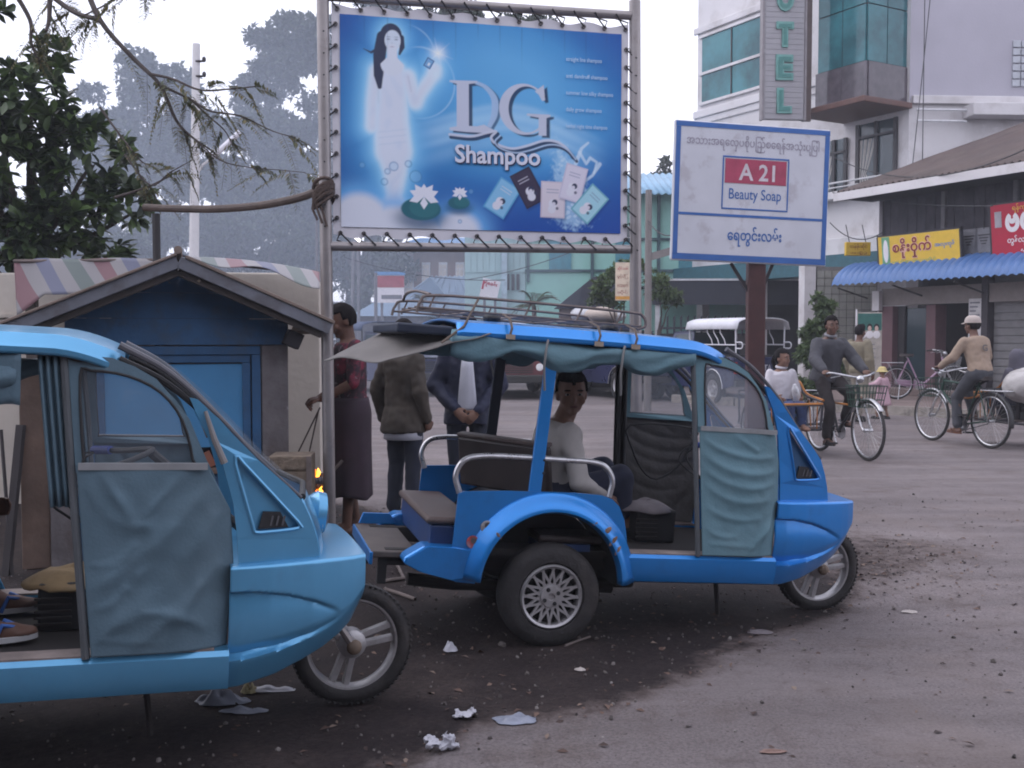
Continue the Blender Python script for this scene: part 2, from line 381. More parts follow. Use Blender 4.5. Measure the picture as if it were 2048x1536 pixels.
whitew = mat('white_render', (0.62, 0.60, 0.61), 0.8, var=0.07, scale=0.7, bump=0.15, bscale=20, dirt=((0.36, 0.33, 0.32), 1.1, 0.50, 0.22, 0.65))
lavw = mat('lavender_render', (0.40, 0.385, 0.44), 0.8, var=0.08, scale=0.6, bump=0.15, bscale=20)
greyst = mat('grey_panel', (0.30, 0.29, 0.31), 0.5, var=0.1, scale=2)
darkfr = mat('dark_frame', (0.035, 0.032, 0.036), 0.5)
tealglass = mat('teal_glass', (0.022, 0.105, 0.125), 0.07, var=0.35, scale=0.9, spec=0.45, col2=(0.05, 0.22, 0.25))
darkglass = mat('dark_glass', (0.03, 0.05, 0.06), 0.08, var=0.2, scale=0.8, spec=0.8)
granite = mat('granite_panel', (0.085, 0.072, 0.085), 0.12, var=0.3, scale=4, spec=0.6)
teal = mat('teal_letter', (0.045, 0.19, 0.17), 0.45, var=0.1)
curtain = mat('curtain_cloth', (0.40, 0.38, 0.36), 0.9, var=0.15)
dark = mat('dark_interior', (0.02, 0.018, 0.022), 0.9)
pipew = mat('white_pipe', (0.6, 0.6, 0.62), 0.5)

# --- hotel: two walls meeting in a corner
hotel = empty('hotel_building', (9.73, 26, 0), 0, 'white hotel with teal glass bay and vertical letter sign', 'building')
def hp(o): o.parent = hotel; o.matrix_parent_inverse = Matrix.Translation((-9.73, -26, 0)); return o
HA = Fac((9.73, 26.0), (-0.497, 0.867)); HB = Fac((9.73, 26.0), (1, 0.05))
mb = MB(); HA.box(mb, 0.0, 8.0, -5, 0, 3.55, 13); hp(mb.build('wall', whitew, None, 0))
mb = MB(); HB.box(mb, 0.0, 9.0, -6, -0.01, 0, 7.2); hp(mb.build('wall', whitew, None, 0))
mb = MB(); HB.box(mb, 0.0, 9.0, -6, 0.004, 7.204, 13); hp(mb.build('upper_wall', lavw, None, 0))
for z0, z1, d in ((8.15, 8.38, 0.10), (7.95, 8.148, 0.05), (10.72, 10.92, 0.10), (12.2, 12.5, 0.12), (5.0, 5.2, 0.35), (3.552, 4.0, 0.2)):
    mb = MB(); HA.box(mb, 1.7 if z0 > 7 else -0.3, 8.1, 0.002, d, z0, z1); hp(mb.build('ledge', whitew, None, 0, bevel=0.02))
mb = MB(); HB.box(mb, 0.05, 9, 0.006, 0.12, 7.1, 7.3); hp(mb.build('ledge', whitew, None, 0, bevel=0.02))
u0 = HB.u_at(1915); mb = MB(); HB.box(mb, u0, 9, 0.006, 0.55, 6.75, 7.05); hp(mb.build('beam', whitew, None, 0, bevel=0.02))
for z in (7.28 - 0.35, 7.28 - 0.62): mb = MB(); mb.tube([HB.p(0.1, 0.2, z), HB.p(u0, 0.2, z)], 0.03); hp(mb.build('pipe', pipew, None))
# corner block windows (long band)
for z0, z1 in ((8.62, 9.42), (9.52, 10.55)):
    mb = MB(); HA.box(mb, 4.4, 7.75, 0.01, 0.04, z0, z1); w = hp(mb.build('window', tealglass, None, 0))
for z in (8.56, 9.47, 10.6): mb = MB(); HA.box(mb, 4.3, 7.85, 0.012, 0.09, z - 0.04, z + 0.04); hp(mb.build('window_frame', whitew, None, 0))
for u in (4.95, 6.4): mb = MB(); HA.box(mb, u - 0.02, u + 0.02, 0.045, 0.07, 8.6, 10.56); hp(mb.build('mullion', darkfr, None, 0))
# lower windows with curtains
for ua, ub, z0, z1 in ((0.35, 1.55, 5.25, 6.85), (1.95, 2.75, 5.25, 6.6), (3.1, 4.1, 5.25, 6.6), (4.6, 5.6, 5.25, 6.6)):
    mb = MB(); HA.box(mb, ua, ub, 0.008, 0.03, z0, z1); hp(mb.build('window', darkglass, None, 0))
    for k, uu in enumerate((ua, (ua + ub) / 2, ub)): mb = MB(); HA.box(mb, uu - 0.05, uu + 0.05, 0.032, 0.09, z0, z1); hp(mb.build('mullion', darkfr, None, 0))
    mb = MB(); HA.box(mb, ua, ub, 0.092, 0.11, z1 - 0.38, z1 - 0.32); hp(mb.build('transom', darkfr, None, 0))
    def cur(s, t, ua=ua, ub=ub, z0=z0, z1=z1):
        w_ = 0.42 * (0.35 + 0.65 * abs(t - 0.25) ** 0.8); u = lerp(ub - 0.05, ub - 0.05 - w_ * (ub - ua) * 1.2, s); return HA.p(u, 0.034 + 0.012 * math.sin(s * 22), lerp(z0 + 0.05, z1 - 0.4, t))
    hp(MB().grid(cur, 14, 8).build('curtain', curtain, None, 180))
# balcony rail
mb = MB(); mb.tube([HA.p(-0.2, 0.32, 5.42), HA.p(7.5, 0.32, 5.42)], 0.025); mb.tube([HA.p(-0.2, 0.32, 5.3), HA.p(7.5, 0.32, 5.3)], 0.018); hp(mb.build('balcony_rail', pipew, None))
mb = MB(); HA.box(mb, -0.2, 8, 0.21, 0.9, 3.0, 3.5); hp(mb.build('fascia_band', mat('teal_band', (0.03, 0.11, 0.14), 0.5), None, 0))
# glass bay: storey panes, granite base, soffit
for fi, (ua, ub) in enumerate(((0.15, 0.85), (0.88, 1.65))):
    for z0, z1 in ((8.02, 9.35), (9.38, 11.0), (11.03, 12.6)):
        mb = MB(); HA.box(mb, ua, ub, 1.36, 1.40, z0, z1); hp(mb.build('pane', tealglass, None, 0))
for da, db in ((0.0, 0.68), (0.71, 1.35)):
    for z0, z1 in ((8.02, 9.35), (9.38, 11.0), (11.03, 12.6)):
        mb = MB(); HA.box(mb, 0.10, 0.14, da, db, z0, z1); hp(mb.build('pane', tealglass, None, 0)); mb = MB(); HA.box(mb, 1.66, 1.70, da, db, z0, z1); hp(mb.build('pane', tealglass, None, 0))
mb = MB(); HA.box(mb, 0.145, 1.655, 0.01, 1.355, 7.2, 12.6); hp(mb.build('bay_core', darkfr, None, 0))
for ua, ub in ((0.1, 0.86), (0.875, 1.7)): mb = MB(); HA.box(mb, ua, ub, 1.36, 1.43, 7.15, 8.0); hp(mb.build('granite_panel', granite, None, 0))
for ua in (0.07, 1.67): mb = MB(); HA.box(mb, ua, ua + 0.06, 0.0, 1.35, 7.15, 8.0); hp(mb.build('granite_side', granite, None, 0))
mb = MB(); HA.box(mb, -0.1, 2.1, 0.0, 1.7, 6.98, 7.12); hp(mb.build('soffit', mat('soffit_brown', (0.12, 0.06, 0.05), 0.6), None, 0, bevel=0.02))
# glass-block window on the right wall
gb = mat('glass_block', (0.36, 0.38, 0.42), 0.12, var=0.15, scale=5, spec=0.8)
ug = HB.u_at(2010)
for i in range(3):
    for j in range(6): mb = MB(); HB.box(mb, ug + i * 0.215, ug + i * 0.215 + 0.19, 0.006, 0.05, 7.55 + j * 0.19, 7.55 + j * 0.19 + 0.165); hp(mb.build('glass_block', gb, None, 0, bevel=0.015))
# ground floor: dark recess, white columns, glass-block wall
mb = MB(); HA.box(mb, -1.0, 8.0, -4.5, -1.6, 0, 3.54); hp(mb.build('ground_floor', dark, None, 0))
for u in (2.2, 4.7, 7.2): mb = MB(); HA.box(mb, u - 0.14, u + 0.14, 0.25, 0.53, 0, 3.54); hp(mb.build('column', whitew, None, 0, bevel=0.02))
GW = Fac((7.35, 25.4), (1, 0.12)); gbm = mat('beige_glass_block', (0.33, 0.33, 0.30), 0.2, var=0.12, scale=4)
mb = MB(); GW.box(mb, -0.02, 1.55, -0.16, -0.035, 0.15, 3.1); hp(mb.build('block_wall_backing', mat('mortar_grey', (0.2, 0.19, 0.19), 0.9), None, 0))
for i in range(8):
    for j in range(15): mb = MB(); GW.box(mb, i * 0.19, i * 0.19 + 0.172, -0.033, 0.02, 0.17 + j * 0.19, 0.17 + j * 0.19 + 0.172); hp(mb.build('glass_block', gbm, None, 0))
mb = MB(); GW.box(mb, -0.36, -0.06, -0.25, 0.1, 0.1, 3.3); hp(mb.build('column', whitew, None, 0, bevel=0.02))
# hotel sign
hsn = empty('hotel_sign', at(1565, 240, 26.3), 0.10, 'tall grey vertical sign with teal letters on the hotel corner', 'sign')
MB().box((0, 0, 2.6), (1.02, 0.14, 5.2)).build('panel', greyst, hsn, 0)
for k in range(40): MB().box((0, -0.074, 0.07 + k * 0.13), (0.98, 0.01, 0.105)).build('slat', greyst, hsn, 0)
for sx in (-1, 1): MB().box((sx * 0.54, 0, 2.6), (0.05, 0.2, 5.24)).build('edge_frame', mat('sign_edge', (0.22, 0.2, 0.21), 0.5), hsn, 0)
MB().box((0.66, 0.1, 2.6), (0.18, 0.1, 5.2)).build('bracket', mat('brown_steel', (0.09, 0.06, 0.055), 0.6), hsn, 0)
tealedge = mat('teal_letter_edge', (0.12, 0.30, 0.27), 0.4)
for ch, z in (('H', 3.75), ('O', 2.93), ('T', 2.06), ('E', 1.26), ('L', 0.45)):
    lettering('letter', ch, 0.62, tealedge, hsn, (0, -0.105, z), width=0.44 if ch != 'L' else 0.38, extrude=0.025, bold=0.075)
    lettering('letter', ch, 0.50, teal, hsn, (0, -0.141, z), width=0.33 if ch != 'L' else 0.28, extrude=0.004, bold=0.02)

# --- shop house with brown tin roof and blue awning
shop = empty('shop_house', (8.4, 24.0, 0), 0, 'old shop house with brown tin roof and blue awning', 'building')
def sp(o): o.parent = shop; o.matrix_parent_inverse = Matrix.Translation((-8.4, -24.0, 0)); return o
S = Fac((8.4, 24.0), (0.447, -0.894))
woodw = mat('dark_boards', (0.055, 0.05, 0.062), 0.8, var=0.3, scale=4)
maroon = mat('maroon_paint', (0.14, 0.075, 0.085), 0.7, var=0.15, scale=3)
beige = mat('beige_beam', (0.25, 0.22, 0.21), 0.8, var=0.12)
tin = mat('brown_tin', (0.085, 0.060, 0.056), 0.6, var=0.25, scale=1.5, dirt=((0.13, 0.10, 0.09), 2.0, 0.5, 0.2, 0.6))
mb = MB(); S.box(mb, 0.0, 11, -6, -0.06, 2.75, 4.8); sp(mb.build('upper_wall', woodw, None, 0))
for i in range(44): mb = MB(); S.box(mb, i * 0.25, i * 0.25 + 0.235, -0.058, -0.02 + random.uniform(-.008, .008), 3.05, 4.6); sp(mb.build('plank', woodw, None, 0))
for u in (0.02, 1.75, 3.5, 5.2): mb = MB(); S.box(mb, u - 0.05, u + 0.05, -0.015, 0.05, 3.0, 4.6); sp(mb.build('post', mat('grey_timber', (0.15, 0.14, 0.15), 0.8), None, 0))
# roof: corrugated sheet from eave to ridge, hip on the street end
def roofp(s, t):
    u = lerp(lerp(-0.35, 3.2, t), 12, s); d = lerp(1.05, -3.3, t); z = lerp(4.66, 6.66, t)
    return S.p(u, d, z + 0.028 * math.sin(u * 2 * PI / 0.16))
sp(MB().grid(roofp, 420, 3).build('roof', tin, None, 180, solid=0.01))
mb = MB(); S.box(mb, -0.38, 12, 1.06, 1.10, 4.46, 4.64); sp(mb.build('fascia', whitew, None, 0))
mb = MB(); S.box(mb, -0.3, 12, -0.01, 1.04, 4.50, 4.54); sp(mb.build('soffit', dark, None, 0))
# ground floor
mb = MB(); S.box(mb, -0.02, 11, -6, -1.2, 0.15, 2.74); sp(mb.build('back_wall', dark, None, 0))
mb = MB(); S.box(mb, 0.05, 4.2, -0.15, 0.02, 2.12, 2.5); sp(mb.build('beam', beige, None, 0))
def pxbox(name, m, a, b, d0, d1, z0, z1, bev=0.01):
    mb = MB(); S.box(mb, S.u_at(a), S.u_at(b), d0, d1, z0, z1); return sp(mb.build(name, m, None, 0, bevel=bev))
pxbox('pillar', maroon, 1759, 1786, -0.4, 0.05, 0.15, 2.1)
pxbox('pillar', maroon, 1852, 1871, -0.3, 0.04, 0.15, 2.1)
pxbox('pillar', mat('dark_pillar', (0.05, 0.042, 0.05), 0.7), 1963, 1976, -0.3, 0.06, 0.15, 2.9)
pxbox('door_frame', darkfr, 1787, 1800, -0.2, -0.1, 0.15, 2.1)
pxbox('display_window', darkglass, 1801, 1851, -0.2, -0.16, 0.45, 2.05)
for k in range(4): pxbox('shelf', mat('shelf_grey', (0.12, 0.13, 0.13), 0.6), 1803, 1850, -0.55, -0.25, 0.55 + k * 0.38, 0.58 + k * 0.38)
for k in range(22): pxbox('jar', mat('jar_mix%d' % (k % 3), ((0.2, 0.2, 0.2), (0.12, 0.2, 0.18), (0.25, 0.2, 0.16))[k % 3], 0.4), 1804 + (k % 6) * 7.6, 1809 + (k % 6) * 7.6, -0.5, -0.4, 0.585 + (k // 6) * 0.38, 0.75 + (k // 6) * 0.38)
pxbox('step', pave, 1786, 1960, 0.06, 0.55, 0.15, 0.29)
pxbox('notice_board', mat('white_notice', (0.62, 0.60, 0.60), 0.7), 1936, 1962, -0.02, 0.03, 0.95, 2.2)
for k in range(9): pxbox('notice_line', mat('notice_ink', (0.2, 0.2, 0.23), 0.8), 1939, 1959 - (k % 3) * 4, 0.033, 0.036, 2.1 - k * 0.085, 2.13 - k * 0.085)
pxbox('shutter_wall', mat('grey_shutter', (0.17, 0.165, 0.17), 0.6, var=0.12), 1977, 2200, -0.25, -0.12, 0.15, 2.72)
for k in range(16): pxbox('shutter_slat', mat('grey_shutter', (0.17, 0.165, 0.17), 0.6), 1978, 2200, -0.118, -0.10, 0.2 + k * 0.155, 0.33 + k * 0.155)
pxbox('wall_lamp', whitew, 1754, 1768, 0.08, 0.2, 2.0, 2.45)
# awning: curved ribs of blue sheet
blueaw = mat('blue_awning_sheet', (0.070, 0.155, 0.36), 0.45, var=0.1, scale=3)
aw = empty('awning', S.p(0, 0.9, 2.6), 0, 'curved blue corrugated awning over the shop front', 'awning')
inv = Matrix.Translation(-aw.location)
for k in range(38):
    u = -0.55 + k * 0.185
    def rib(s, t, u=u):
        a = lerp(R(4), R(72), t); return S.p(u + lerp(-0.008, 0.188, s), 0.02 + 0.98 * math.cos(a) * 0.95, 2.52 + 0.58 * math.sin(a) + 0.045 * math.sin(s * PI))
    o = MB().grid(rib, 7, 8).build('rib', blueaw, None, 180); o.parent = aw; o.matrix_parent_inverse = inv
for u in (-0.4, 1.2, 2.8): o = MB().tube([S.p(u, 0.9, 2.52), S.p(u, 0.0, 2.3)], 0.02).build('bracket', darkfr, None); o.parent = aw; o.matrix_parent_inverse = inv
def sign(name, label, a, b, ztop, zbot, d, m, lean=0.10, cat='sign', fr=darkfr):
    """a board standing on the awning, between the picture columns a and b"""
    ua, ub = S.u_at(a, d), S.u_at(b, d); e = empty(name, S.p((ua + ub) / 2, d, zbot), 0, label, cat); e.rotation_euler = (lean, 0, S.rz()); w = ub - ua; h = ztop - zbot
    MB().box((0, 0, h / 2), (w, 0.06, h)).build('panel', m, e, 0, bevel=0.006)
    mb = MB(); mb.box((0, 0.01, h + 0.02), (w + 0.06, 0.08, 0.04)); mb.box((w / 2 + 0.02, 0.01, h / 2), (0.04, 0.08, h - 0.005)); mb.box((-w / 2 - 0.02, 0.01, h / 2), (0.04, 0.08, h - 0.005)); mb.box((0, 0.01, -0.02), (w + 0.06, 0.08, 0.036)); mb.build('frame', fr, e, 0)
    return e, w, h
yel = mat('yellow_print', (0.70, 0.46, 0.05), 0.5, var=0.06); redp = mat('red_print', (0.42, 0.012, 0.04), 0.5, var=0.06); whitep = mat('white_print', (0.75, 0.72, 0.74), 0.6, var=0.04)
darkred = mat('dark_red_ink', (0.22, 0.02, 0.02), 0.6); pinkp = mat('pale_pink_ink', (0.72, 0.42, 0.34), 0.6); bluei = mat('blue_ink', (0.10, 0.22, 0.45), 0.6); greeni = mat('green_ink', (0.14, 0.34, 0.2), 0.6)
e, w, h = sign('yellow_signboard', 'yellow signboard with dark red writing on the blue awning', 1757, 1918, 3.60, 2.96, 0.55, yel)
MB().box((-w * 0.40, -0.034, h / 2), (w * 0.10, 0.006, h * 0.97)).build('print_strip', greeni, e, 0)
MB().ell((-w * 0.40, -0.036, h * 0.5), (w * 0.035, 0.006, h * 0.40)).build('print_bottle', whitep, e)
lettering('lettering', 'စနိုးဝှိုက်', h * 0.72, pinkp, e, (-w * 0.07, -0.034, h * 0.56), width=w * 0.5, bold=0.055)
lettering('lettering', 'စနိုးဝှိုက်', h * 0.66, darkred, e, (-w * 0.07, -0.038, h * 0.56), width=w * 0.48, bold=0.018)
lettering('lettering', 'အလှကုန်', h * 0.24, bluei, e, (w * 0.33, -0.034, h * 0.56), width=w * 0.24, bold=0.03)
lettering('lettering', 'မျက်နှာအလှဆိုင်', h * 0.14, greeni, e, (-w * 0.05, -0.034, h * 0.12), width=w * 0.55)
e, w, h = sign('red_signboard', 'red signboard with white writing at the end of the awning', 1982, 2140, 3.98, 2.96, 0.5, redp)
lettering('lettering', 'ဗပ', h * 0.36, whitep, e, (-w * 0.12, -0.034, h * 0.64), width=w * 0.38, bold=0.05)
lettering('lettering', 'ရန်ကုန်', h * 0.17, yel, e, (-w * 0.10, -0.034, h * 0.90), width=w * 0.22)
lettering('lettering', 'တွန်လျှာတာ', h * 0.2, whitep, e, (-w * 0.08, -0.034, h * 0.30), width=w * 0.42, bold=0.02)
lettering('lettering', 'မှတ်ပုံ', h * 0.17, whitep, e, (w * 0.02, -0.034, h * 0.1), width=w * 0.28, bold=0.02)
MB().box((-w * 0.40, -0.034, h * 0.72), (w * 0.09, 0.006, h * 0.3)).build('print_picture', mat('grey_print', (0.35, 0.33, 0.36), 0.6), e, 0)
gsh = mat('grey_steel', (0.17, 0.17, 0.19), 0.5)
for k, (a, b) in enumerate(((1921, 1948), (1950, 1978))):
    e, w, h = sign('speaker_cabinet', ('grey steel cabinet beside the yellow signboard', 'grey steel cabinet beside the red signboard')[k], a, b, 3.56, 2.98, 0.3, gsh, 0.0, 'cabinet', gsh)
    for q in range(4): MB().box((0, -0.036, h * (0.82 - q * 0.1)), (w * (0.8 - q * 0.17), 0.012, 0.022)).build('louver', darkfr, e, 0)
    MB().box((0, -0.036, h * 0.2), (w * 0.5, 0.012, 0.02)).build('louver', darkfr, e, 0)
# small yellow sign hanging by the hotel
q = at(1715, 498, 25.2); e = empty('hanging_sign', q, 0.05, 'small yellow hanging sign beside the hotel corner', 'sign')
MB().box((0, 0, 0), (0.60, 0.12, 0.32)).build('panel', yel, e, 0, bevel=0.01); lettering('lettering', 'တန်ဖိုးဆိုင်', 0.15, darkred, e, (0, -0.064, 0.05), width=0.42); lettering('lettering', 'အချိုပွဲ', 0.08, darkred, e, (0, -0.064, -0.1), width=0.42)
mb = MB(); mb.tube([(-0.2, 0, 0.16), (-0.2, 0.25, 0.6)], 0.012); mb.tube([(0.2, 0, 0.16), (0.2, 0.25, 0.6)], 0.012); mb.build('bracket', darkfr, e)
# poster stand in front of the glass blocks
q = gnd(1737, 792, 0.15); e = empty('poster_board', (q.x, q.y, 0.15), -0.25, 'poster board with green top and three faces by the shop door', 'poster')
MB().box((0, 0, 0.92), (0.5, 0.05, 1.72)).build('panel', mat('beige_poster', (0.42, 0.38, 0.34), 0.7, var=0.2, scale=9), e, 0, bevel=0.008)
MB().box((0, -0.027, 1.58), (0.48, 0.004, 0.36)).build('print_top', mat('green_poster', (0.03, 0.13, 0.11), 0.6), e, 0)
for k in (-0.14, 0.0, 0.14):
    MB().ell((k, -0.03, 1.47), (0.055, 0.004, 0.075)).build('print_hair', dark, e); MB().ell((k, -0.034, 1.44), (0.038, 0.004, 0.055)).build('print_face', mat('poster_skin', (0.55, 0.40, 0.34), 0.7), e); MB().ell((k, -0.032, 1.31), (0.075, 0.004, 0.085)).build('print_shirt', whitep, e)
for k in range(7): MB().box((-0.04 + 0.02 * (k % 2), -0.028, 1.1 - k * 0.09), (0.3, 0.004, 0.018)).build('print_line', mat('notice_ink', (0.2, 0.2, 0.23), 0.8), e, 0)
MB().box((-0.27, 0, 0.95), (0.03, 0.06, 1.8)).build('edge', whitep, e, 0)
mb = MB(); mb.box((-0.2, 0.05, 0.03), (0.05, 0.4, 0.06)); mb.box((0.2, 0.05, 0.03), (0.05, 0.4, 0.06)); mb.build('foot', darkfr, e, 0)
# small notice on a thin post
q = gnd(1992, 790, 0.15); e = empty('notice_post', (q.x, q.y, 0.15), -0.6, 'small grey notice on a thin post by the shutter', 'sign')
MB().tube([(0, 0, 0), (0, 0, 1.9)], 0.025).build('post', gsh, e); MB().box((0, -0.03, 1.15), (0.34, 0.02, 0.2)).build('plate', mat('grey_plate', (0.33, 0.32, 0.34), 0.6), e, 0); lettering('lettering', 'ကားမရပ်ရ', 0.09, mat('notice_ink', (0.2, 0.2, 0.23), 0.8), e, (0, -0.043, 1.15), width=0.26)

# --- mint green building across the junction
mint = mat('mint_paint', (0.30, 0.56, 0.49), 0.8, var=0.08, scale=0.8, dirt=((0.2, 0.33, 0.32), 1.0, 0.55, 0.2, 0.4))
mintp = mat('pale_mint_boards', (0.36, 0.52, 0.52), 0.8, var=0.08, scale=2)
beamt = mat('dark_beam', (0.055, 0.10, 0.115), 0.7)
tealwin = mat('teal_shutter', (0.06, 0.24, 0.30), 0.5)
skyroof = mat('pale_blue_roof', (0.20, 0.36, 0.50), 0.5, var=0.12, scale=1.5)
MG = Fac((-1.55, 33.0), (1, -0.02)); mg = empty('mint_building', (3, 33, 0), 0, 'mint green two-storey building with dark timber beams', 'building'); minv = Matrix.Translation((-3, -33, 0))
def mp(o): o.parent = mg; o.matrix_parent_inverse = minv; return o
def mpx(name, m, a, b, ya, yb, d0, d1, bev=0.0):
    za = MG.z_at((a + b) / 2, ya, d1); zb = MG.z_at((a + b) / 2, yb, d1)
    mb = MB(); MG.box(mb, MG.u_at(a, d1), MG.u_at(b, d1), d0, d1, zb, za); return mp(mb.build(name, m, None, 0, bevel=bev))
mpx('wall', mint, 1052, 1680, 385, 720, -5, 0)
mpx('wall', mintp, 930, 1051, 400, 640, -5, -0.02)
for k in range(10): mpx('board', mintp, 931 + k * 12.1, 931 + k * 12.1 + 11, 400, 545, -0.018, 0.02)
for y in (478, 541): mpx('beam', beamt, 1050, 1680, y - 2.5, y + 2.5, 0.004, 0.09)
for x in (1056, 1184, 1316, 1440, 1570): mpx('post', beamt, x - 3, x + 3, 390, 564, 0.004, 0.12)
for x, w in ((1120, 44), (1378, 44), (1250, 40), (1505, 44)):
    e = mpx('shutter', tealwin, x - w / 2, x + w / 2, 480.6, 538.4, 0.003, 0.06)
    mpx('window', whitew, x - w / 2 + 4, x + w / 2 - 4, 452, 475.4, 0.003, 0.05); mpx('pane', darkglass, x - w / 2 + 7, x - 1.5, 455, 474, 0.055, 0.07); mpx('pane', darkglass, x + 1.5, x + w / 2 - 7, 455, 474, 0.055, 0.07)
for x in (1016, 1026, 1036): mpx('louvre_window', darkfr, x - 3, x + 3, 548, 580, 0.022, 0.05)
mpx('column', mat('pale_blue_column', (0.40, 0.52, 0.58), 0.7), 1003, 1014, 500, 640, -0.1, 0.25)
def mroof(s, t): u = lerp(-0.4, 11.5, s); return MG.p(u, lerp(0.9, -3.5, t), lerp(5.72, 7.0, t) + 0.03 * math.sin(u * 2 * PI / 0.22))
mp(MB().grid(mroof, 320, 2).build('roof', skyroof, None, 180, solid=0.01))
# lean-to canopy in front and the gate below it
can = empty('dark_canopy', MG.p(7, 3, 0), 0, 'long dark lean-to canopy with white top edge below mint wall', 'canopy'); cinv = Matrix.Translation(-can.location)
def cp(o): o.parent = can; o.matrix_parent_inverse = cinv; return o
FC = Fac((3.9, 30.0), (1, -0.02)); dcan = mat('dark_canopy_sheet', (0.032, 0.036, 0.05), 0.7, var=0.2, scale=2)
mb = MB(); FC.box(mb, 0.1, 6.0, -0.05, 0.0, 2.32, 3.0); cp(mb.build('front_sheet', dcan, None, 0)); mb = MB(); FC.box(mb, 0.05, 6.0, -0.06, 0.05, 3.003, 3.06); cp(mb.build('edge_strip', pipew, None, 0))
mb = MB(); FC.box(mb, 0.1, 6.0, -2.9, -0.07, 2.9, 2.98); cp(mb.build('roof', dcan, None, 0))
for u in (0.2, 2.9, 5.6): mb = MB(); FC.box(mb, u, u + 0.12, -0.2, -0.07, 0, 2.9); cp(mb.build('post', pipew, None, 0))
mb = MB(); FC.box(mb, 0.3, 6.0, -2.85, -2.7, 0, 1.5); cp(mb.build('back_wall', mat('brown_wall', (0.10, 0.075, 0.07), 0.8), None, 0))
fen = empty('picket_fence', (4.6, 29.4, 0), 0, 'dark picket fence with rounded tops under the canopy', 'fence')
FN = Fac((4.0, 29.4), (1, 0)); finv = Matrix.Translation((-4.6, -29.4, 0))
def fp(o): o.parent = fen; o.matrix_parent_inverse = finv; return o
mb = MB(); FN.box(mb, 0.1, 2.6, -0.02, 0.02, 0.02, 1.5); fp(mb.build('panel', darkfr, None, 0))
for k in range(13): mb = MB(); u = 0.15 + k * 0.19; mb.tube([FN.p(u, 0.03, 1.45), FN.p(u, 0.03, 1.95), FN.p(u + 0.02, 0.03, 2.0)], [0.03, 0.03, 0.008], 6); fp(mb.build('picket', dcan, None))
mb = MB(); FN.box(mb, 0.1, 2.6, 0.0, 0.06, 1.62, 1.68); fp(mb.build('rail', dcan, None, 0))
# dark slanted roof left of the concrete pole
q = at(1165, 600, 29); e = empty('slanted_shed', (q.x, 29, 0), 0, 'dark shed with slanted roof in front of mint wall', 'shed')
mb = MB(); mb.poly([(-0.75, 2.2), (0.9, 2.2), (0.9, 3.15), (0.3, 3.05)], [], lambda u, v, d: Vector((u, d, v)), 1.2); mb.build('roof', dcan, e, 0); mb = MB(); mb.box((0.1, 0.6, 1.1), (1.4, 1.0, 2.19)); mb.build('wall', mat('brown_wall', (0.10, 0.075, 0.07), 0.8), e, 0)

# --- sheds with grey-blue tin roofs, far brick building
tinb = mat('grey_blue_tin', (0.17, 0.24, 0.33), 0.55, var=0.15, scale=1.0)
def shed(name, label, a, b, yeave, yridge, Y, depth, wallm, roofm, hip=0.3, cat='shed'):
    pa, pb = at(a, yeave, Y), at(b, yeave, Y); zr = at(a, yridge, Y + depth / 2).z; w = pb.x - pa.x
    e = empty(name, ((pa.x + pb.x) / 2, Y, 0), 0, label, cat); ze = pa.z
    MB().box((0, depth / 2, ze / 2), (w * 0.9, depth * 0.9, ze - 0.01)).build('wall', wallm, e, 0)
    x0, x1 = -w / 2, w / 2; h = hip * w; mb = MB()
    mb.add([(x0, 0, ze), (x1, 0, ze), (x1, depth, ze), (x0, depth, ze), (x0 + h, depth / 2, zr), (x1 - h, depth / 2, zr)], [(0, 1, 5, 4), (1, 2, 5), (2, 3, 4, 5), (3, 0, 4), (3, 2, 1, 0)]); mb.build('roof', roofm, e, 0)
    return e, w, ze, zr
e, w, ze, zr = shed('market_shed', 'grey-blue tin roofed market shed behind the three-wheeler', 770, 1010, 622, 553, 36, 6, mat('shed_wall', (0.12, 0.12, 0.14), 0.8), tinb, 0.34)
for k in range(9): MB().bar((-w / 2 + w * (0.34 + 0.32 * k / 8), 2.95, zr + 0.02), (-w / 2 + w * k / 8, -0.02, ze + 0.03), 0.05, 0.03).build('roof_seam', tinb, e, 0)
mb = MB(); mb.poly([(-0.55, 0), (0.55, 0), (0, 0.62)], [], lambda u, v, d: Vector((u - 0.6, 0.9 + d, zr - 0.75 + v)), 1.6); mb.build('roof_gable', tinb, e, 0)
e, w, ze, zr = shed('low_shed', 'low pale blue tin roof beside the market shed', 700, 860, 632, 600, 33, 4, mat('shed_wall', (0.12, 0.12, 0.14), 0.8), tinb, 0.25)
MB().tube([(-w / 2 + 1.0, 0.2, 0), (-w / 2 + 1.0, 0.2, ze)], 0.05).build('post', gsh, e)
BR = Fac((-4.3, 42), (1, -0.12)); br = empty('brick_building', (-3, 42, 0), 0, 'distant brick building with white window bays and blue roof', 'building'); binv = Matrix.Translation((3, -42, 0))
def bp_(o): o.parent = br; o.matrix_parent_inverse = binv; return o
brick = mat('brown_brick', (0.22, 0.13, 0.11), 0.85, var=0.15, scale=4)
mb = MB(); BR.box(mb, 0.0, 2.6, -4, 0, 0, 4.75); bp_(mb.build('wall', brick, None, 0))
for k in range(4):
    u = 0.05 + k * 0.68; mb = MB(); BR.box(mb, u, u + 0.34, 0.004, 0.06, 2.7, 4.35); bp_(mb.build('window', whitew, None, 0))
    for j in range(2): mb = MB(); BR.box(mb, u + 0.03 + j * 0.15, u + 0.16 + j * 0.15, 0.062, 0.08, 2.8, 4.25); bp_(mb.build('pane', mat('cream_pane', (0.6, 0.52, 0.45), 0.3), None, 0))
    for j in range(4): mb = MB(); BR.box(mb, u, u + 0.34, 0.082, 0.1, 3.0 + j * 0.35, 3.03 + j * 0.35); bp_(mb.build('glazing_bar', whitew, None, 0))
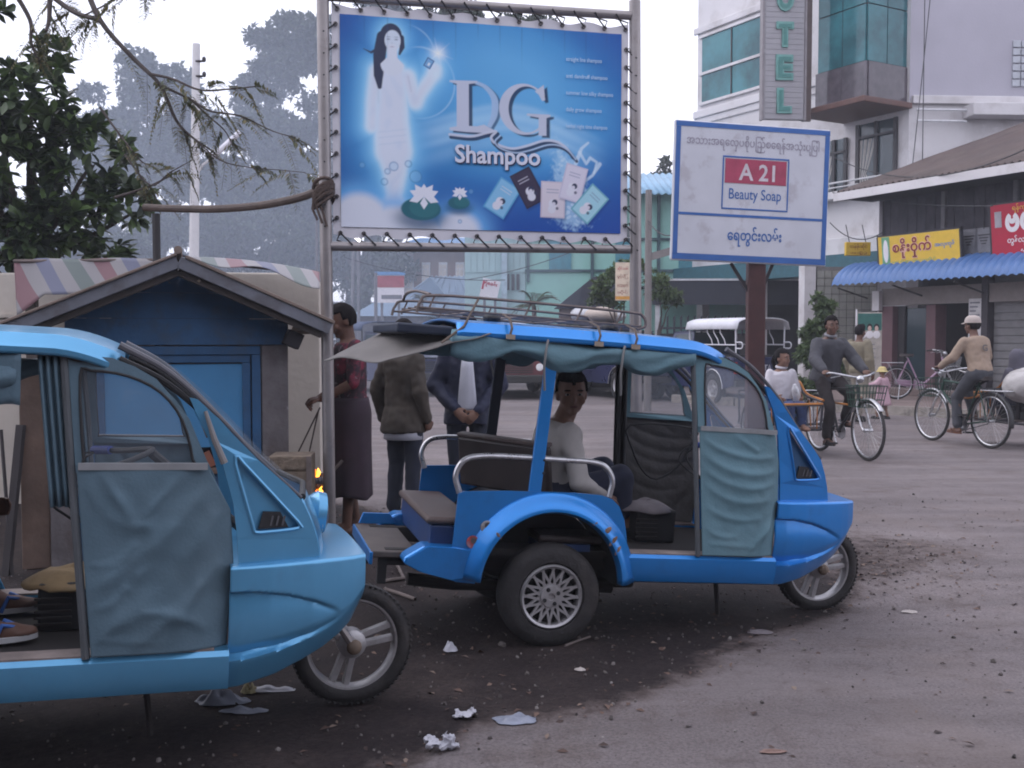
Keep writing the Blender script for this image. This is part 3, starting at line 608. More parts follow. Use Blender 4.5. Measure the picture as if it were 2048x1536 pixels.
mb = MB(); BR.box(mb, -0.8, 2.9, -4.5, 0.7, 4.78, 4.9); bp_(mb.build('eave', whitew, None, 0)); mb = MB(); mb.add([BR.p(-0.7, 0.6, 4.905), BR.p(2.9, 0.6, 4.905), BR.p(2.9, -2, 5.5), BR.p(0.2, -2, 5.5), BR.p(2.9, -4.4, 4.905), BR.p(-0.7, -4.4, 4.905)], [(0, 1, 2, 3), (3, 2, 4, 5), (0, 3, 5)]); bp_(mb.build('roof', mat('bright_blue_roof', (0.10, 0.26, 0.50), 0.5), None, 0))
# roadside boards far off
def board(name, label, px, py, Y, w, h, m, tops, rz=0.0, lean=0.0, posts=True):
    q = at(px, py, Y); e = empty(name, (q.x, Y, 0), rz, label, 'sign'); mb = MB(); mb.box((0, 0, q.z), (w, 0.06, h), Euler((0, lean, 0)).to_matrix()); mb.build('panel', m, e, 0)
    if posts: MB().tube([(-w * 0.3, 0.08, 0), (-w * 0.3, 0.08, q.z + h * 0.3)], 0.04).build('post', gsh, e); MB().tube([(w * 0.3, 0.08, 0), (w * 0.3, 0.08, q.z + h * 0.3)], 0.04).build('post', gsh, e)
    return e, q.z
e, z = board('roadside_board', 'faded red and white board with a blue edge by far shed', 780, 577, 31, 0.84, 0.84, whitep, None)
MB().box((0, -0.034, z + 0.2), (0.84, 0.006, 0.34)).build('print_band', mat('faded_red', (0.36, 0.07, 0.09), 0.6), e, 0); MB().box((0, -0.034, z + 0.44), (0.9, 0.06, 0.1)).build('edge', mat('bright_blue_roof', (0.10, 0.26, 0.50), 0.5), e, 0); MB().box((0.05, -0.034, z - 0.25), (0.6, 0.006, 0.12)).build('print_line', gsh, e, 0)
e, z = board('leaning_board', 'white leaning board with red writing on the shed roof', 980, 578, 30.5, 0.52, 0.55, whitep, None, 0.1, 0.22)
lettering('lettering', 'ရဲစခန်း', 0.2, redp, e, (0.02, -0.04, z + 0.14), (0, 0.22, 0), width=0.38, bold=0.04); MB().box((-0.2, -0.034, z + 0.12), (0.06, 0.006, 0.25), Euler((0, .22, 0)).to_matrix()).build('print_band', redp, e, 0)
q = at(1245, 563, 20); e = empty('hanging_notice', (q.x, 20, 0), 0, 'tall cream notice with orange writing on the concrete pole', 'sign')
MB().box((0, 0, q.z), (0.27, 0.03, 0.72)).build('panel', mat('cream_board', (0.62, 0.52, 0.40), 0.7), e, 0)
for k, s_ in enumerate(('ဆိုင်သစ်', 'ဖွင့်ပြီ', 'စားသောက်', 'ဆိုင်')): lettering('lettering', s_, 0.09, darkred if k else redp, e, (0.0, -0.018, q.z + 0.24 - k * 0.15), width=0.2)
MB().box((0, -0.018, q.z - 0.31), (0.27, 0.006, 0.06)).build('edge', mat('orange_edge', (0.6, 0.3, 0.06), 0.6), e, 0); MB().tube([(0.16, 0.05, 0), (0.16, 0.05, q.z + 0.3)], 0.02).build('post', gsh, e)

# --- unseen shop row, added behind the camera to shade near surfaces facing it
rowb = empty('added_shop_row', (0, -9, 0), 0, 'unseen two-storey shop row added behind the camera for shade', 'building')
roww = mat('row_plaster', (0.20, 0.18, 0.17), 0.85, var=0.15, scale=0.6)
MB().box((0, -3, 2.9), (46, 6, 5.8)).build('wall', roww, rowb, 0)
MB().box((0, 0.9, 3.1), (46, 1.8, 0.12)).build('awning', tin, rowb, 0)
MB().box((0, 0.3, 5.9), (46.6, 7.4, 0.2)).build('roof', tin, rowb, 0)
for k in range(11): MB().box((-20 + k * 4, 0.02, 1.4), (2.6, 0.06, 2.6)).build('shutter', gsh, rowb, 0); MB().box((-20 + k * 4, 0.02, 4.4), (1.6, 0.06, 1.4)).build('window', darkglass, rowb, 0)
# ------------------------------------------------------------------ trees and plants
bark = mat('bark', (0.075, 0.06, 0.055), 0.9, var=0.35, scale=8, bump=0.6, bscale=30)
barkp = mat('pale_bark', (0.16, 0.13, 0.12), 0.9, var=0.3, scale=6, bump=0.5, bscale=25)
leaf_big = leafmat('broad_leaf', [(0.024, 0.038, 0.026), (0.046, 0.068, 0.036), (0.075, 0.118, 0.045), (0.12, 0.19, 0.06)], 0.38, 0.25)
leaf_fine = leafmat('feather_leaf', [(0.055, 0.07, 0.045), (0.10, 0.11, 0.05), (0.18, 0.145, 0.055)], 0.6, 0.3)
leaf_far = leafmat('far_leaf', [(0.016, 0.024, 0.018), (0.035, 0.05, 0.033), (0.075, 0.098, 0.055)], 0.7, 0.25)
leaf_shr = leafmat('shrub_leaf', [(0.055, 0.085, 0.04), (0.085, 0.135, 0.05), (0.13, 0.18, 0.07)], 0.6, 0.3)
leaf_palm = leafmat('palm_leaf', [(0.05, 0.085, 0.04), (0.09, 0.13, 0.06), (0.14, 0.17, 0.08)], 0.6, 0.3)

def leaf_quads(P, D, Nn, ln, wd, fold=0.25, rnd=False):
    """folded leaves: arrays of base point, direction, normal, length, width -> mesh data with 4 triangles a leaf"""
    n = len(P); S_ = np.cross(D, Nn); S_ /= np.linalg.norm(S_, axis=1, keepdims=True) + 1e-9
    ln = ln[:, None]; wd = wd[:, None]
    mid = P + D * ln * 0.45; tip = P + D * ln - Nn * ln * 0.12
    a = mid + S_ * wd * 0.5 + Nn * wd * fold; b = mid - S_ * wd * 0.5 + Nn * wd * fold
    if rnd:
        a1 = P + D * ln * 0.32 + S_ * wd * 0.40 + Nn * wd * fold * .8; b1 = P + D * ln * 0.32 - S_ * wd * 0.40 + Nn * wd * fold * .8; a2 = P + D * ln * 0.72 + S_ * wd * 0.46 + Nn * (wd * fold * .8 - ln * .05); b2_ = P + D * ln * 0.72 - S_ * wd * 0.46 + Nn * (wd * fold * .8 - ln * .05)
        V = np.stack([P, a1, a2, tip, b2_, b1, P + D * ln * 0.6 - Nn * ln * .03], 1).reshape(-1, 3); base = (np.arange(n) * 7)[:, None, None]; T = np.array([[0, 6, 1], [1, 6, 2], [2, 6, 3], [3, 6, 4], [4, 6, 5], [5, 6, 0]])[None]; return V, (base + T).reshape(-1, 3)
    V = np.stack([P, a, tip, b, mid], 1).reshape(-1, 3)
    base = (np.arange(n) * 5)[:, None, None]; T = np.array([[0, 4, 1], [1, 4, 2], [2, 4, 3], [3, 4, 0]])[None]
    return V, (base + T).reshape(-1, 3)
def np_mesh(name, V, F, m, parent=None, smooth=False):
    me = bpy.data.meshes.new(name); nF = len(F); k = F.shape[1]
    me.vertices.add(len(V)); me.vertices.foreach_set('co', np.asarray(V, np.float32).ravel())
    me.loops.add(nF * k); me.loops.foreach_set('vertex_index', F.astype(np.int32).ravel()); me.polygons.add(nF)
    me.polygons.foreach_set('loop_start', np.arange(0, nF * k, k, dtype=np.int32)); me.update(calc_edges=True); me.validate()
    o = link_mesh(name, me, m, parent)
    if smooth: me.polygons.foreach_set('use_smooth', [True] * nF)
    return o
def unit(a): return a / (np.linalg.norm(a, axis=-1, keepdims=True) + 1e-9)
def rosettes(C, up, per, ln, wd, rng, spread=1.0, rnd=False):
    n = len(C); P = np.repeat(C, per, 0); U = np.repeat(unit(up), per, 0)
    D = unit(U * rng.uniform(0.0, 0.9, (n * per, 1)) + rng.normal(0, 1, (n * per, 3)) * 0.62 * spread + np.array([0, 0, -0.12]))
    Nn = unit(np.cross(np.cross(D, np.array([0, 0, 1.0]) + rng.normal(0, 0.35, (n * per, 3))), D)) 
    l = ln * rng.uniform(0.6, 1.15, n * per); return leaf_quads(P, D, Nn, l, l * wd, 0.2, rnd)
def crown_pts(blobs, n, rng, shell=0.55):
    """points near the surfaces of overlapping ellipsoids (c, r), dense in clumps"""
    out = []; vol = np.array([np.prod(b[1]) ** 0.67 for b in blobs]); cnt = (vol / vol.sum() * n).astype(int) + 1
    for (c, r), k in zip(blobs, cnt):
        d = unit(rng.normal(0, 1, (k, 3))); rad = rng.uniform(shell, 1.0, (k, 1)) ** 0.6; out.append(np.array(c) + d * rad * np.array(r))
    return np.concatenate(out)
def limb(mb, a, b, r0, r1, wob=0.1, n=7, seed=0):
    a = Vector(a); b = Vector(b); L_ = (b - a).length; pts = []
    for i in range(n + 1):
        t = i / n; q = a.lerp(b, t); w = wob * L_ * math.sin(PI * t)
        pts.append(q + Vector((nz(t * 2 + seed, 1.3, seed), nz(t * 2 + seed, 7.7, seed), 0.5 * nz(t * 2 + seed, 4.1, seed))) * w)
    mb.tube(pts, [lerp(r0, r1, i / n) for i in range(n + 1)], 7); return pts

# broad-leaved tree over the cream wall
rng = np.random.default_rng(11)
t0 = empty('broadleaf_tree', (-4.7, 9.9, 0), 0, 'dark broad-leaved tree rising over the cream wall', 'tree')
mb = MB(); limb(mb, (0, 0, 0), (0.1, -0.1, 1.9), 0.12, 0.10, 0.05, seed=1)
ends = [(-0.9, -0.3, 3.3), (-0.3, -0.5, 3.9), (0.35, -0.3, 3.5), (0.85, -0.2, 3.0), (1.15, -0.1, 2.55), (0.1, 0.3, 3.6), (-0.6, 0.2, 2.6), (0.5, -0.5, 2.5)]
for k, e_ in enumerate(ends): limb(mb, (0.1, -0.1, 1.75 + 0.05 * k), e_, 0.055, 0.012, 0.12, seed=k + 3)
limb(mb, (0.2, -0.3, 2.6), (-0.15, -0.5, 4.7), 0.03, 0.012, 0.10, seed=33); limb(mb, (-0.2, -0.3, 2.9), (0.15, -0.4, 4.75), 0.025, 0.012, 0.12, seed=35)
mb.build('trunk', bark, t0)
blobs = [((-0.75, -0.2, 3.35), (0.55, 0.5, 0.42)), ((-0.2, -0.4, 3.55), (0.5, 0.5, 0.38)), ((0.35, -0.35, 3.5), (0.42, 0.45, 0.36)), ((0.75, -0.2, 3.05), (0.42, 0.4, 0.34)), ((0.0, -0.4, 2.85), (0.7, 0.55, 0.5)), ((-0.7, -0.1, 2.6), (0.6, 0.5, 0.5)), ((0.62, -0.35, 2.45), (0.4, 0.4, 0.22)), ((1.15, -0.2, 2.62), (0.26, 0.3, 0.2)), ((0.05, -0.4, 2.25), (0.6, 0.4, 0.22)), ((-0.9, 0.2, 3.9), (0.35, 0.4, 0.28)), ((0.95, -0.2, 2.2), (0.2, 0.25, 0.14)), ((0.55, -0.3, 3.95), (0.16, 0.2, 0.14)), ((0.05, -0.4, 4.42), (0.18, 0.2, 0.10)), ((-0.35, -0.3, 4.2), (0.3, 0.3, 0.2))]
C_ = crown_pts(blobs, 620, rng); up = unit(C_ - np.array([0.0, 0.1, 2.6]) + np.array([0, 0, 0.6])) 
V, F_ = rosettes(C_, up, 11, 0.165, 0.46, rng, 1.0, True); np_mesh('crown', V, F_, leaf_big, t0)

# feathery tree: long arching branches hanging in from the upper left
t1 = empty('feathery_tree', (-6.2, 8.6, 0), 0, 'feathery tree with long arching branches reaching across the sky', 'tree')
inv1 = Matrix.Translation(-t1.location)
mb = MB(); brs = []
def branch(pxs, Y0, Y1, r0, r1):
    pts = [at(x, y, lerp(Y0, Y1, i / (len(pxs) - 1))) for i, (x, y) in enumerate(pxs)]; pts = [Vector(q) for q in smooth_pts(pts, 5)]
    k = len(pts); mb.tube(pts, [lerp(r0, r1, i / (k - 1)) for i in range(k)], 6); brs.append(pts); return pts
mb.tube([(-6.2, 8.6, 0), (-6.1, 8.6, 2.0), (-5.6, 8.5, 3.6), (-4.9, 8.3, 4.9)], [0.14, 0.12, 0.09, 0.06], 8)
mb.tube([(-4.9, 8.3, 4.9), (-4.3, 8.2, 5.0), at(160, -60, 8.0)], [0.05, 0.04, 0.03], 8)
branch([(160, -60), (200, 40), (270, 120), (320, 170), (352, 240), (385, 275), (430, 305)], 8.0, 7.6, 0.024, 0.006)
branch([(300, 148), (345, 158), (400, 180), (460, 178), (520, 172)], 7.8, 7.4, 0.012, 0.004)
branch([(320, 170), (380, 198), (420, 222), (480, 232), (545, 262), (590, 275)], 7.8, 7.3, 0.011, 0.003)
branch([(380, 198), (420, 235), (450, 262), (470, 300)], 7.7, 7.5, 0.008, 0.003)
branch([(200, 40), (150, 25), (100, -10)], 8.0, 8.3, 0.02, 0.02)
branch([(20, -30), (60, 40), (62, 85), (80, 125)], 8.3, 8.2, 0.02, 0.008)
branch([(100, -10), (98, 40), (92, 62)], 8.2, 8.1, 0.02, 0.012)
branch([(200, 215), (240, 270), (280, 320), (300, 330)], 8.5, 8.2, 0.01, 0.004)
branch([(250, 310), (300, 370), (340, 345), (385, 320)], 8.4, 8.0, 0.009, 0.003)
branch([(230, 395), (300, 372), (360, 340)], 8.5, 8.2, 0.012, 0.005)
branch([(385, 275), (440, 320), (500, 335), (560, 340), (610, 345)], 7.6, 7.1, 0.006, 0.002)
branch([(330, 0), (260, -20), (210, 10), (170, 30)], 7.8, 8.0, 0.008, 0.006)
o = mb.build('trunk', bark, None); o.parent = t1; o.matrix_parent_inverse = inv1
rng = np.random.default_rng(5); FP, FD = [], []
for bi, pts in enumerate(brs):
    dens = {0: 26, 1: 16, 2: 20, 3: 9, 4: 16, 5: 10, 6: 8, 7: 8, 8: 9, 9: 9, 10: 10, 11: 14}[bi]
    for k in range(int(dens * 0.85)):
        t = rng.uniform(0.12, 1.0) * (len(pts) - 1); i = min(int(t), len(pts) - 2); q = pts[i].lerp(pts[i + 1], t - i); d = (pts[i + 1] - pts[i]).normalized()
        FP.append(q); FD.append((d * rng.uniform(0.3, 1.0) + Vector(rng.normal(0, 0.45, 3)) + Vector((0, 0, -0.45))).normalized())
mbr = MB(); PP, DD, LL = [], [], []
for q, d in zip(FP, FD):
    ln = rng.uniform(0.16, 0.34); cu = [q + d * ln * s_ + Vector((0, 0, -0.25)) * ln * s_ * s_ for s_ in np.linspace(0, 1, 9)]
    mbr.tube(cu, 0.0015, 3); sd = d.cross(Vector((0, 0, 1)));
    if sd.length < 0.1: sd = Vector((1, 0, 0))
    sd.normalize(); roll = rng.uniform(-0.8, 0.8); sd = sd * math.cos(roll) + Vector((0, 0, 1)) * math.sin(roll)
    for s_ in np.linspace(0.12, 1, 15):
        i = min(int(s_ * 8), 7); b_ = cu[i].lerp(cu[i + 1], s_ * 8 - i)
        for sg in (-1, 1): PP.append(b_); DD.append((sd * sg + d * 0.45 + Vector(rng.normal(0, 0.15, 3))).normalized()); LL.append(0.065 * (1.1 - 0.6 * s_))
PP = np.array(PP); DD = np.array(DD); LL = np.array(LL); NN = unit(np.cross(np.cross(DD, np.array([0, 0, 1.0])), DD) + 1e-6)
V, F_ = leaf_quads(PP, DD, NN, LL, LL * 0.32, 0.05)
o = np_mesh('crown', V, F_, leaf_fine, None); o.parent = t1; o.matrix_parent_inverse = inv1
o = mbr.build('twigs', bark, None, 0, fix=False); tag(o, kind='stuff'); o.parent = t1; o.matrix_parent_inverse = inv1

def far_tree(name, label, base, blobs, n, ls, seed, trunk_r=0.3, m=leaf_far, per=7, limbs=None, barkm=bark):
    rng = np.random.default_rng(seed); e = empty(name, base, 0, label, 'tree'); mb = MB()
    zc = min(b[0][2] - b[1][2] for b in blobs); fork = (0, 0, max(zc, 1.0) * 0.75); limb(mb, (0, 0, -0.1), fork, trunk_r, trunk_r * 0.75, 0.06, seed=seed)
    for k, (c, r) in enumerate(blobs): limb(mb, (0, 0, fork[2] * 0.92), (c[0], c[1], c[2]), trunk_r * 0.5, trunk_r * 0.08, 0.12, seed=seed + k)
    mb.build('trunk', barkm, e); big = []
    for c, r in blobs:        # break each mass into uneven clumps so that sky shows through
        for k in range(9):
            d = unit(rng.normal(0, 1, 3)); s_ = rng.uniform(0.22, 0.5); big.append((np.array(c) + d * np.array(r) * rng.uniform(0.45, 0.98), np.array(r) * s_ * np.array([1.1, 1.1, 0.75])))
    C_ = crown_pts(big, n, rng, 0.35); up = unit(C_ - np.array([0, 0, fork[2]])); V, F_ = rosettes(C_, up, per, ls, 0.5, rng, 1.2); np_mesh('crown', V, F_, m, e); return e
# rain trees in the haze behind the billboard
far_tree('rain_tree', 'tall spreading tree fading into haze behind the billboard', (-6.5, 46, 0), [((-5.4, 0, 11.2), (2.2, 2.5, 2.0)), ((-2.9, 0, 12.9), (2.6, 3, 1.9)), ((0.2, 0, 14.2), (3.0, 3, 1.9)), ((3.6, 0, 14.9), (3.0, 3, 1.5)), ((6.6, 0, 14.4), (2.6, 2.5, 1.4)), ((-4.6, 0, 8.4), (2.6, 2.5, 1.6)), ((-1.2, 0, 9.8), (3.2, 3, 1.7)), ((2.4, 0, 11.0), (3.2, 3, 1.7)), ((-3.2, 0, 6.2), (3.0, 2.5, 1.6)), ((0.8, 0, 7.0), (3.0, 2.5, 1.6))], 9500, 0.34, 21, 0.45)
far_tree('hazy_tree', 'hazy grey tree behind the white utility pole', (-14.0, 41, 0), [((0.3, 0, 11.2), (1.6, 1.8, 1.5)), ((-0.9, 0, 9.8), (1.9, 1.8, 1.6)), ((1.2, 0, 9.4), (1.7, 1.8, 1.7)), ((-1.4, 0, 7.8), (2.0, 1.8, 1.7)), ((0.9, 0, 7.2), (2.2, 2, 1.5)), ((-0.8, 0, 5.8), (2.4, 2, 1.4)), ((1.2, 0, 5.2), (2.2, 2, 1.3))], 5200, 0.28, 23, 0.3)
far_tree('hazy_tree', 'hazy tree low behind the broad-leaved tree', (-18.5, 38, 0), [((0, 0, 5.6), (2.6, 2, 1.6)), ((2.4, 0, 4.6), (2.2, 2, 1.4)), ((-2.0, 0, 4.2), (2.0, 2, 1.3))], 3200, 0.28, 27, 0.3)
far_tree('hazy_tree', 'broad hazy tree filling the gap left of the billboard post', (-11.2, 45, 0), [((0, 0, 9.0), (2.4, 2, 1.8)), ((-1.6, 0, 7.2), (2.4, 2, 1.7)), ((1.6, 0, 7.0), (2.6, 2, 1.7)), ((0.4, 0, 5.0), (3.0, 2, 1.6)), ((3.4, 0, 8.4), (2.2, 2, 1.8))], 5200, 0.30, 29, 0.35)
for k, (x, y, zc, r_, lab) in enumerate(((-10.0, 40, 3.6, 2.6, 'dense dark tree in haze between white pole and billboard post'), (-6.6, 42, 3.9, 2.4, 'dense dark tree in haze seen under the billboard edge'), (-13.5, 37, 2.9, 2.3, 'dense low tree in haze left of the white pole'))):
    far_tree('dense_tree', lab, (x, y, 0), [((0, 0, zc), (r_, 2, 2.0)), ((-0.9, 0, zc - 1.5), (r_, 2, 1.4)), ((0.9, 0, zc + 1.2), (r_ * 0.8, 2, 1.4)), ((0, -0.5, zc - 2.1), (r_, 2, 1.2))], 3600, 0.28, 31 + k, 0.3)
far_tree('hill_tree', 'far dark tree over roofs right of the billboard', (7.6, 62, 0), [((0, 0, 9.6), (2.6, 2, 1.5)), ((-2.4, 0, 9.0), (2.2, 2, 1.3)), ((2.4, 0, 10.2), (2.0, 2, 1.5)), ((0, 0, 7.6), (3.4, 2, 1.5))], 1000, 0.45, 41, 0.35)
# bushes and palms at the junction
far_tree('green_bush', 'leafy green bush between the pickup and the cyclists', (6.05, 20.6, 0.0), [((0, 0, 1.0), (0.42, 0.35, 0.5)), ((-0.05, 0, 1.65), (0.36, 0.3, 0.38)), ((-0.2, 0, 0.5), (0.38, 0.3, 0.35)), ((0.22, 0, 0.85), (0.3, 0.3, 0.4)), ((0.05, 0, 2.0), (0.2, 0.2, 0.22))], 800, 0.14, 51, 0.04, leaf_shr)
far_tree('street_tree', 'small yellow-green street tree beside the cream notice', (2.45, 24.5, 0), [((0, 0, 2.7), (0.5, 0.5, 0.45)), ((-0.25, 0, 2.3), (0.45, 0.4, 0.3)), ((0.35, 0, 2.9), (0.4, 0.4, 0.35))], 300, 0.15, 53, 0.06, leaf_shr)
far_tree('street_tree', 'small bush-topped tree right of the concrete pole', (3.35, 24.0, 0), [((0, 0, 2.55), (0.35, 0.35, 0.3)), ((0.35, 0, 2.3), (0.3, 0.3, 0.2))], 110, 0.15, 57, 0.05, leaf_shr)
def palm(label, x, y, h, nf, ln, seed):
    rng = np.random.default_rng(seed); e = empty('palm', (x, y, 0), 0, label, 'palm'); mb = MB(); limb(mb, (0, 0, -0.05), (0, 0, h), 0.09, 0.06, 0.04, seed=seed); mb.build('trunk', barkp, e)
    P, D, L2 = [], [], []; fr = MB()
    for k in range(nf):
        a = 2 * PI * k / nf + rng.uniform(-.3, .3); el = rng.uniform(0.3, 1.3); d = Vector((math.cos(a) * math.cos(el), math.sin(a) * math.cos(el), math.sin(el))); l = ln * rng.uniform(0.7, 1.1)
        cu = [Vector((0, 0, h)) + d * l * s_ + Vector((0, 0, -0.55)) * l * s_ * s_ for s_ in np.linspace(0, 1, 12)]; fr.tube(cu, 0.008, 4); sd = d.cross(Vector((0, 0, 1))).normalized()
        for s_ in np.linspace(0.15, 1, 22):
            i = min(int(s_ * 11), 10); b_ = cu[i].lerp(cu[i + 1], s_ * 11 - i)
            for sg in (-1, 1): P.append(b_); D.append((sd * sg * 0.9 + d * 0.7 + Vector((0, 0, -0.35))).normalized()); L2.append(l * 0.3 * math.sin(PI * min(s_ + 0.1, 0.95)))
    P = np.array(P); D = np.array(D); L2 = np.array(L2); NN = unit(np.cross(np.cross(D, np.array([0, 0, 1.0])), D)); V, F_ = leaf_quads(P, D, NN, L2, L2 * 0.1 + 0.01, 0.1)
    np_mesh('crown', V, F_, leaf_palm, e); fr.build('frond_stems', barkp, e); return e
palm('feathery palm left of mint wall behind roof rack', at(1068, 600, 27).x, 27, 2.2, 15, 1.0, 61)
palm('low dry palm beside the feathery palm', at(1118, 620, 26).x, 26, 1.5, 11, 0.9, 63)
palm('thin palm shoot in front of the far brick building', at(842, 560, 34).x, 34, 2.6, 9, 0.6, 65)

# ------------------------------------------------------------------ poles, pipes, cables
conc = mat('pole_concrete', (0.62, 0.61, 0.62), 0.8, var=0.12, scale=3); cong = mat('grey_concrete', (0.20, 0.185, 0.18), 0.85, var=0.15, scale=3, bump=0.3)
q = at(388, 600, 18); e = empty('utility_pole', (q.x, 18, 0), 0, 'tall white concrete utility pole behind the kiosk', 'pole'); zt = at(396, 88, 18).z
MB().tube([(-0.06, 0, 0), (0.10, 0, zt)], [0.10, 0.065], 12).build('post', conc, e)
for z in (zt - 0.3, zt - 0.55): MB().tube([(0.1, -0.05, z), (0.22, -0.05, z)], 0.02).build('bracket', darkfr, e); MB().ell((0.24, -0.05, z + 0.03), (0.035, 0.035, 0.05)).build('insulator', darkfr, e)
MB().tube([(0.02, -0.02, at(385, 348, 18).z), at(385, 365, 18) - e.location, at(405, 330, 18) - e.location, at(425, 315, 18) - e.location], 0.022).build('lamp_arm', conc, e)
MB().tube([at(421, 318, 18) - e.location, at(480, 264, 18) - e.location], 0.05).build('lamp_tube', mat('lamp_white', (0.75, 0.74, 0.8), 0.4), e)
q = at(1296, 640, 20); e = empty('concrete_pole', (q.x, 20, 0), 0, 'round grey concrete pole right of the billboard post', 'pole'); MB().tube([(0, 0, 0), (0, 0, at(1293, 380, 20).z)], [0.075, 0.062], 12).build('post', cong, e)
q = at(1325, 508, 20); MB().bar((0.05, 0, q.z - 0.05), (0.65, 0, q.z + 0.12), 0.05, 0.14).build('arm', cong, e, 0)
for px, Y, y0, r_, lab in ((702, 30, 505, 0.05, 'thin leaning pole in haze under the billboard'), (718, 31, 505, 0.045, 'thin upright pole in haze under the billboard'), (752, 30, 545, 0.05, 'grey pole before the faded red board')):
    q = at(px, 700, Y); e = empty('thin_pole', (q.x, Y, 0), 0, lab, 'pole'); MB().tube([(0, 0, 0), (0.14 if px == 702 else 0, 0, at(px, y0, Y).z + (2.5 if y0 < 510 else 0))], r_).build('post', gsh, e)
q = at(708, 472, 25); e = empty('tube_lamp', (q.x, 25, 0), 0, 'lit fluorescent tube lamp seen under the billboard corner', 'lamp')
MB().tube([(-0.15, 0, q.z + 0.11), (0.15, 0, q.z - 0.12)], 0.035).build('tube', emis('lamp_glow', (1, 1, 1), 3.0), e); MB().tube([(-0.9, 0.1, 0), (-0.9, 0.1, q.z + 0.5), (-0.14, 0.02, q.z + 0.14)], 0.03).build('post', gsh, e)
cable = mat('cable_black', (0.03, 0.03, 0.035), 0.6)
def cab(label, a, b, sag, r_=0.012):
    a = Vector(a); b = Vector(b); pts = [a.lerp(b, t) - Vector((0, 0, sag * 4 * t * (1 - t))) for t in np.linspace(0, 1, 20)]
    o = MB().tube(pts, r_, 5).build('power_cable', cable); tag(o, label, 'cable', 'overhead cables'); return o
cab('black cable hanging down the hotel corner', at(1862, -20, 25), at(1825, 330, 23.5), 0.05)
cab('second black cable hanging down the hotel corner', at(1850, -20, 25), at(1845, 320, 23), -0.1)
cab('cable strung from the hotel balcony to the shop roof', at(1660, 310, 25), at(2048, 300, 19), 0.5)
cab('cable crossing under the shop eave to the red signboard', at(1665, 385, 25), at(1985, 412, 20), 0.1)
cab('cable drooping from street sign to the awning boards', at(1660, 445, 24), at(1765, 465, 22), 0.25)
cab('loose cable hanging from the shop eave', at(1955, 395, 20.5), at(1968, 458, 20.5), -0.15, 0.008)
cab('cable running over the far shed roofs', at(690, 515, 30), at(1010, 560, 30), 0.2)
cab('cable slung from mint building across the palms', at(930, 560, 30), at(1200, 480, 30), 0.15)
cab('cable reaching from concrete pole to the street sign', at(1295, 440, 20), at(1345, 470, 18), 0.1)
# ------------------------------------------------------------------ shampoo billboard
steel = mat('galvanised_steel', (0.30, 0.275, 0.27), 0.38, metal=0.55, var=0.18, scale=4, dirt=((0.12, 0.085, 0.07), 3, 0.55, 0.15, 0.6))
vinyl = mat('white_vinyl', (0.66, 0.64, 0.68), 0.5, var=0.06, scale=3)
cord = mat('black_cord', (0.025, 0.024, 0.028), 0.8)
BW = 2.08
bb = empty('billboard', (-1.19, 6.7, 0), math.atan2(0.5, 2.016), 'large blue shampoo billboard laced between steel posts', 'billboard')
def post(x, ztop, lean): MB().tube([(x - lean, 0, -0.02), (x, 0, ztop)], 0.039, 16).build('post', steel, bb)
post(0.0, 3.72, -0.02); post(BW, 3.69, -0.035)
MB().tube([(0.03, 0, 3.565), (BW - 0.03, 0, 3.59)], 0.030, 14).build('top_bar', steel, bb); MB().tube([(0.035, 0, 2.0), (BW - 0.03, 0, 2.02)], 0.030, 14).build('bottom_bar', steel, bb)
X0, X1, Z0, Z1 = 0.105, 1.985, 2.125, 3.46
def wav(x, z): return 0.006 * nz(x * 2.1, z * 2.3, 1) + 0.0025 * math.sin(x * 24) * max(0, (z - 3.1) / 0.4)
def vin(s, t): x = lerp(0.055, 2.035, s); z = lerp(2.065, 3.515, t); return Vector((x, wav(x, z) + 0.004, z + 0.012 * math.cos(s * 14 * PI) * (abs(t - 0.5) > 0.45)))
MB().grid(vin, 80, 50).build('banner_sheet', vinyl, bb, 180)
# the print: an array of ink colours worked out below, held as colours of the printed sheet's points
NU, NV = 470, 344
uu, vv = np.meshgrid(np.linspace(0, 557, NU + 1), np.linspace(400, 0, NV + 1))   # v counts down from the top edge
def sst(a, b, x): t = np.clip((x - a) / (b - a), 0, 1); return t * t * (3 - 2 * t)
def seg(ax, ay, bx, by):
    px, py = uu - ax, vv - ay; dx, dy = bx - ax, by - ay; t = np.clip((px * dx + py * dy) / (dx * dx + dy * dy + 1e-9), 0, 1); return np.hypot(px - dx * t, py - dy * t), t
def caps(path):
    """path of (x, y, r): signed distance to a chain of tapered capsules"""
    d = np.full(uu.shape, 1e9)
    for (ax, ay, ar), (bx, by, br_) in zip(path[:-1], path[1:]): q, t = seg(ax, ay, bx, by); d = np.minimum(d, q - (ar + (br_ - ar) * t))
    return d
def pmask(poly, soft=0.9):
    """soft inside mask of a polygon"""
    P = np.array(poly, float); ins = np.zeros(uu.shape, bool); dmin = np.full(uu.shape, 1e9); n = len(P)
    for i in range(n):
        (ax, ay), (bx, by) = P[i], P[(i + 1) % n]
        c = ((ay > vv) != (by > vv)) & (uu < (bx - ax) * (vv - ay) / (by - ay + 1e-12) + ax); ins ^= c; q, _ = seg(ax, ay, bx, by); dmin = np.minimum(dmin, q)
    sdist = np.where(ins, -dmin, dmin); return 1 - sst(-soft, soft, sdist)
ink = np.zeros(uu.shape + (3,))
def over(mask, c): 
    global ink
    ink = ink * (1 - mask[..., None]) + np.array(c) * mask[..., None]
def sn(x, y, s): return np.sin(x * s + 1.7 * np.sin(y * s * 0.7 + 2)) * np.sin(y * s * 1.1 + 1.3 * np.sin(x * s * 0.6))
deep = np.array([0.012, 0.065, 0.34]); midb = np.array([0.04, 0.26, 0.60]); lite = np.array([0.13, 0.44, 0.78])
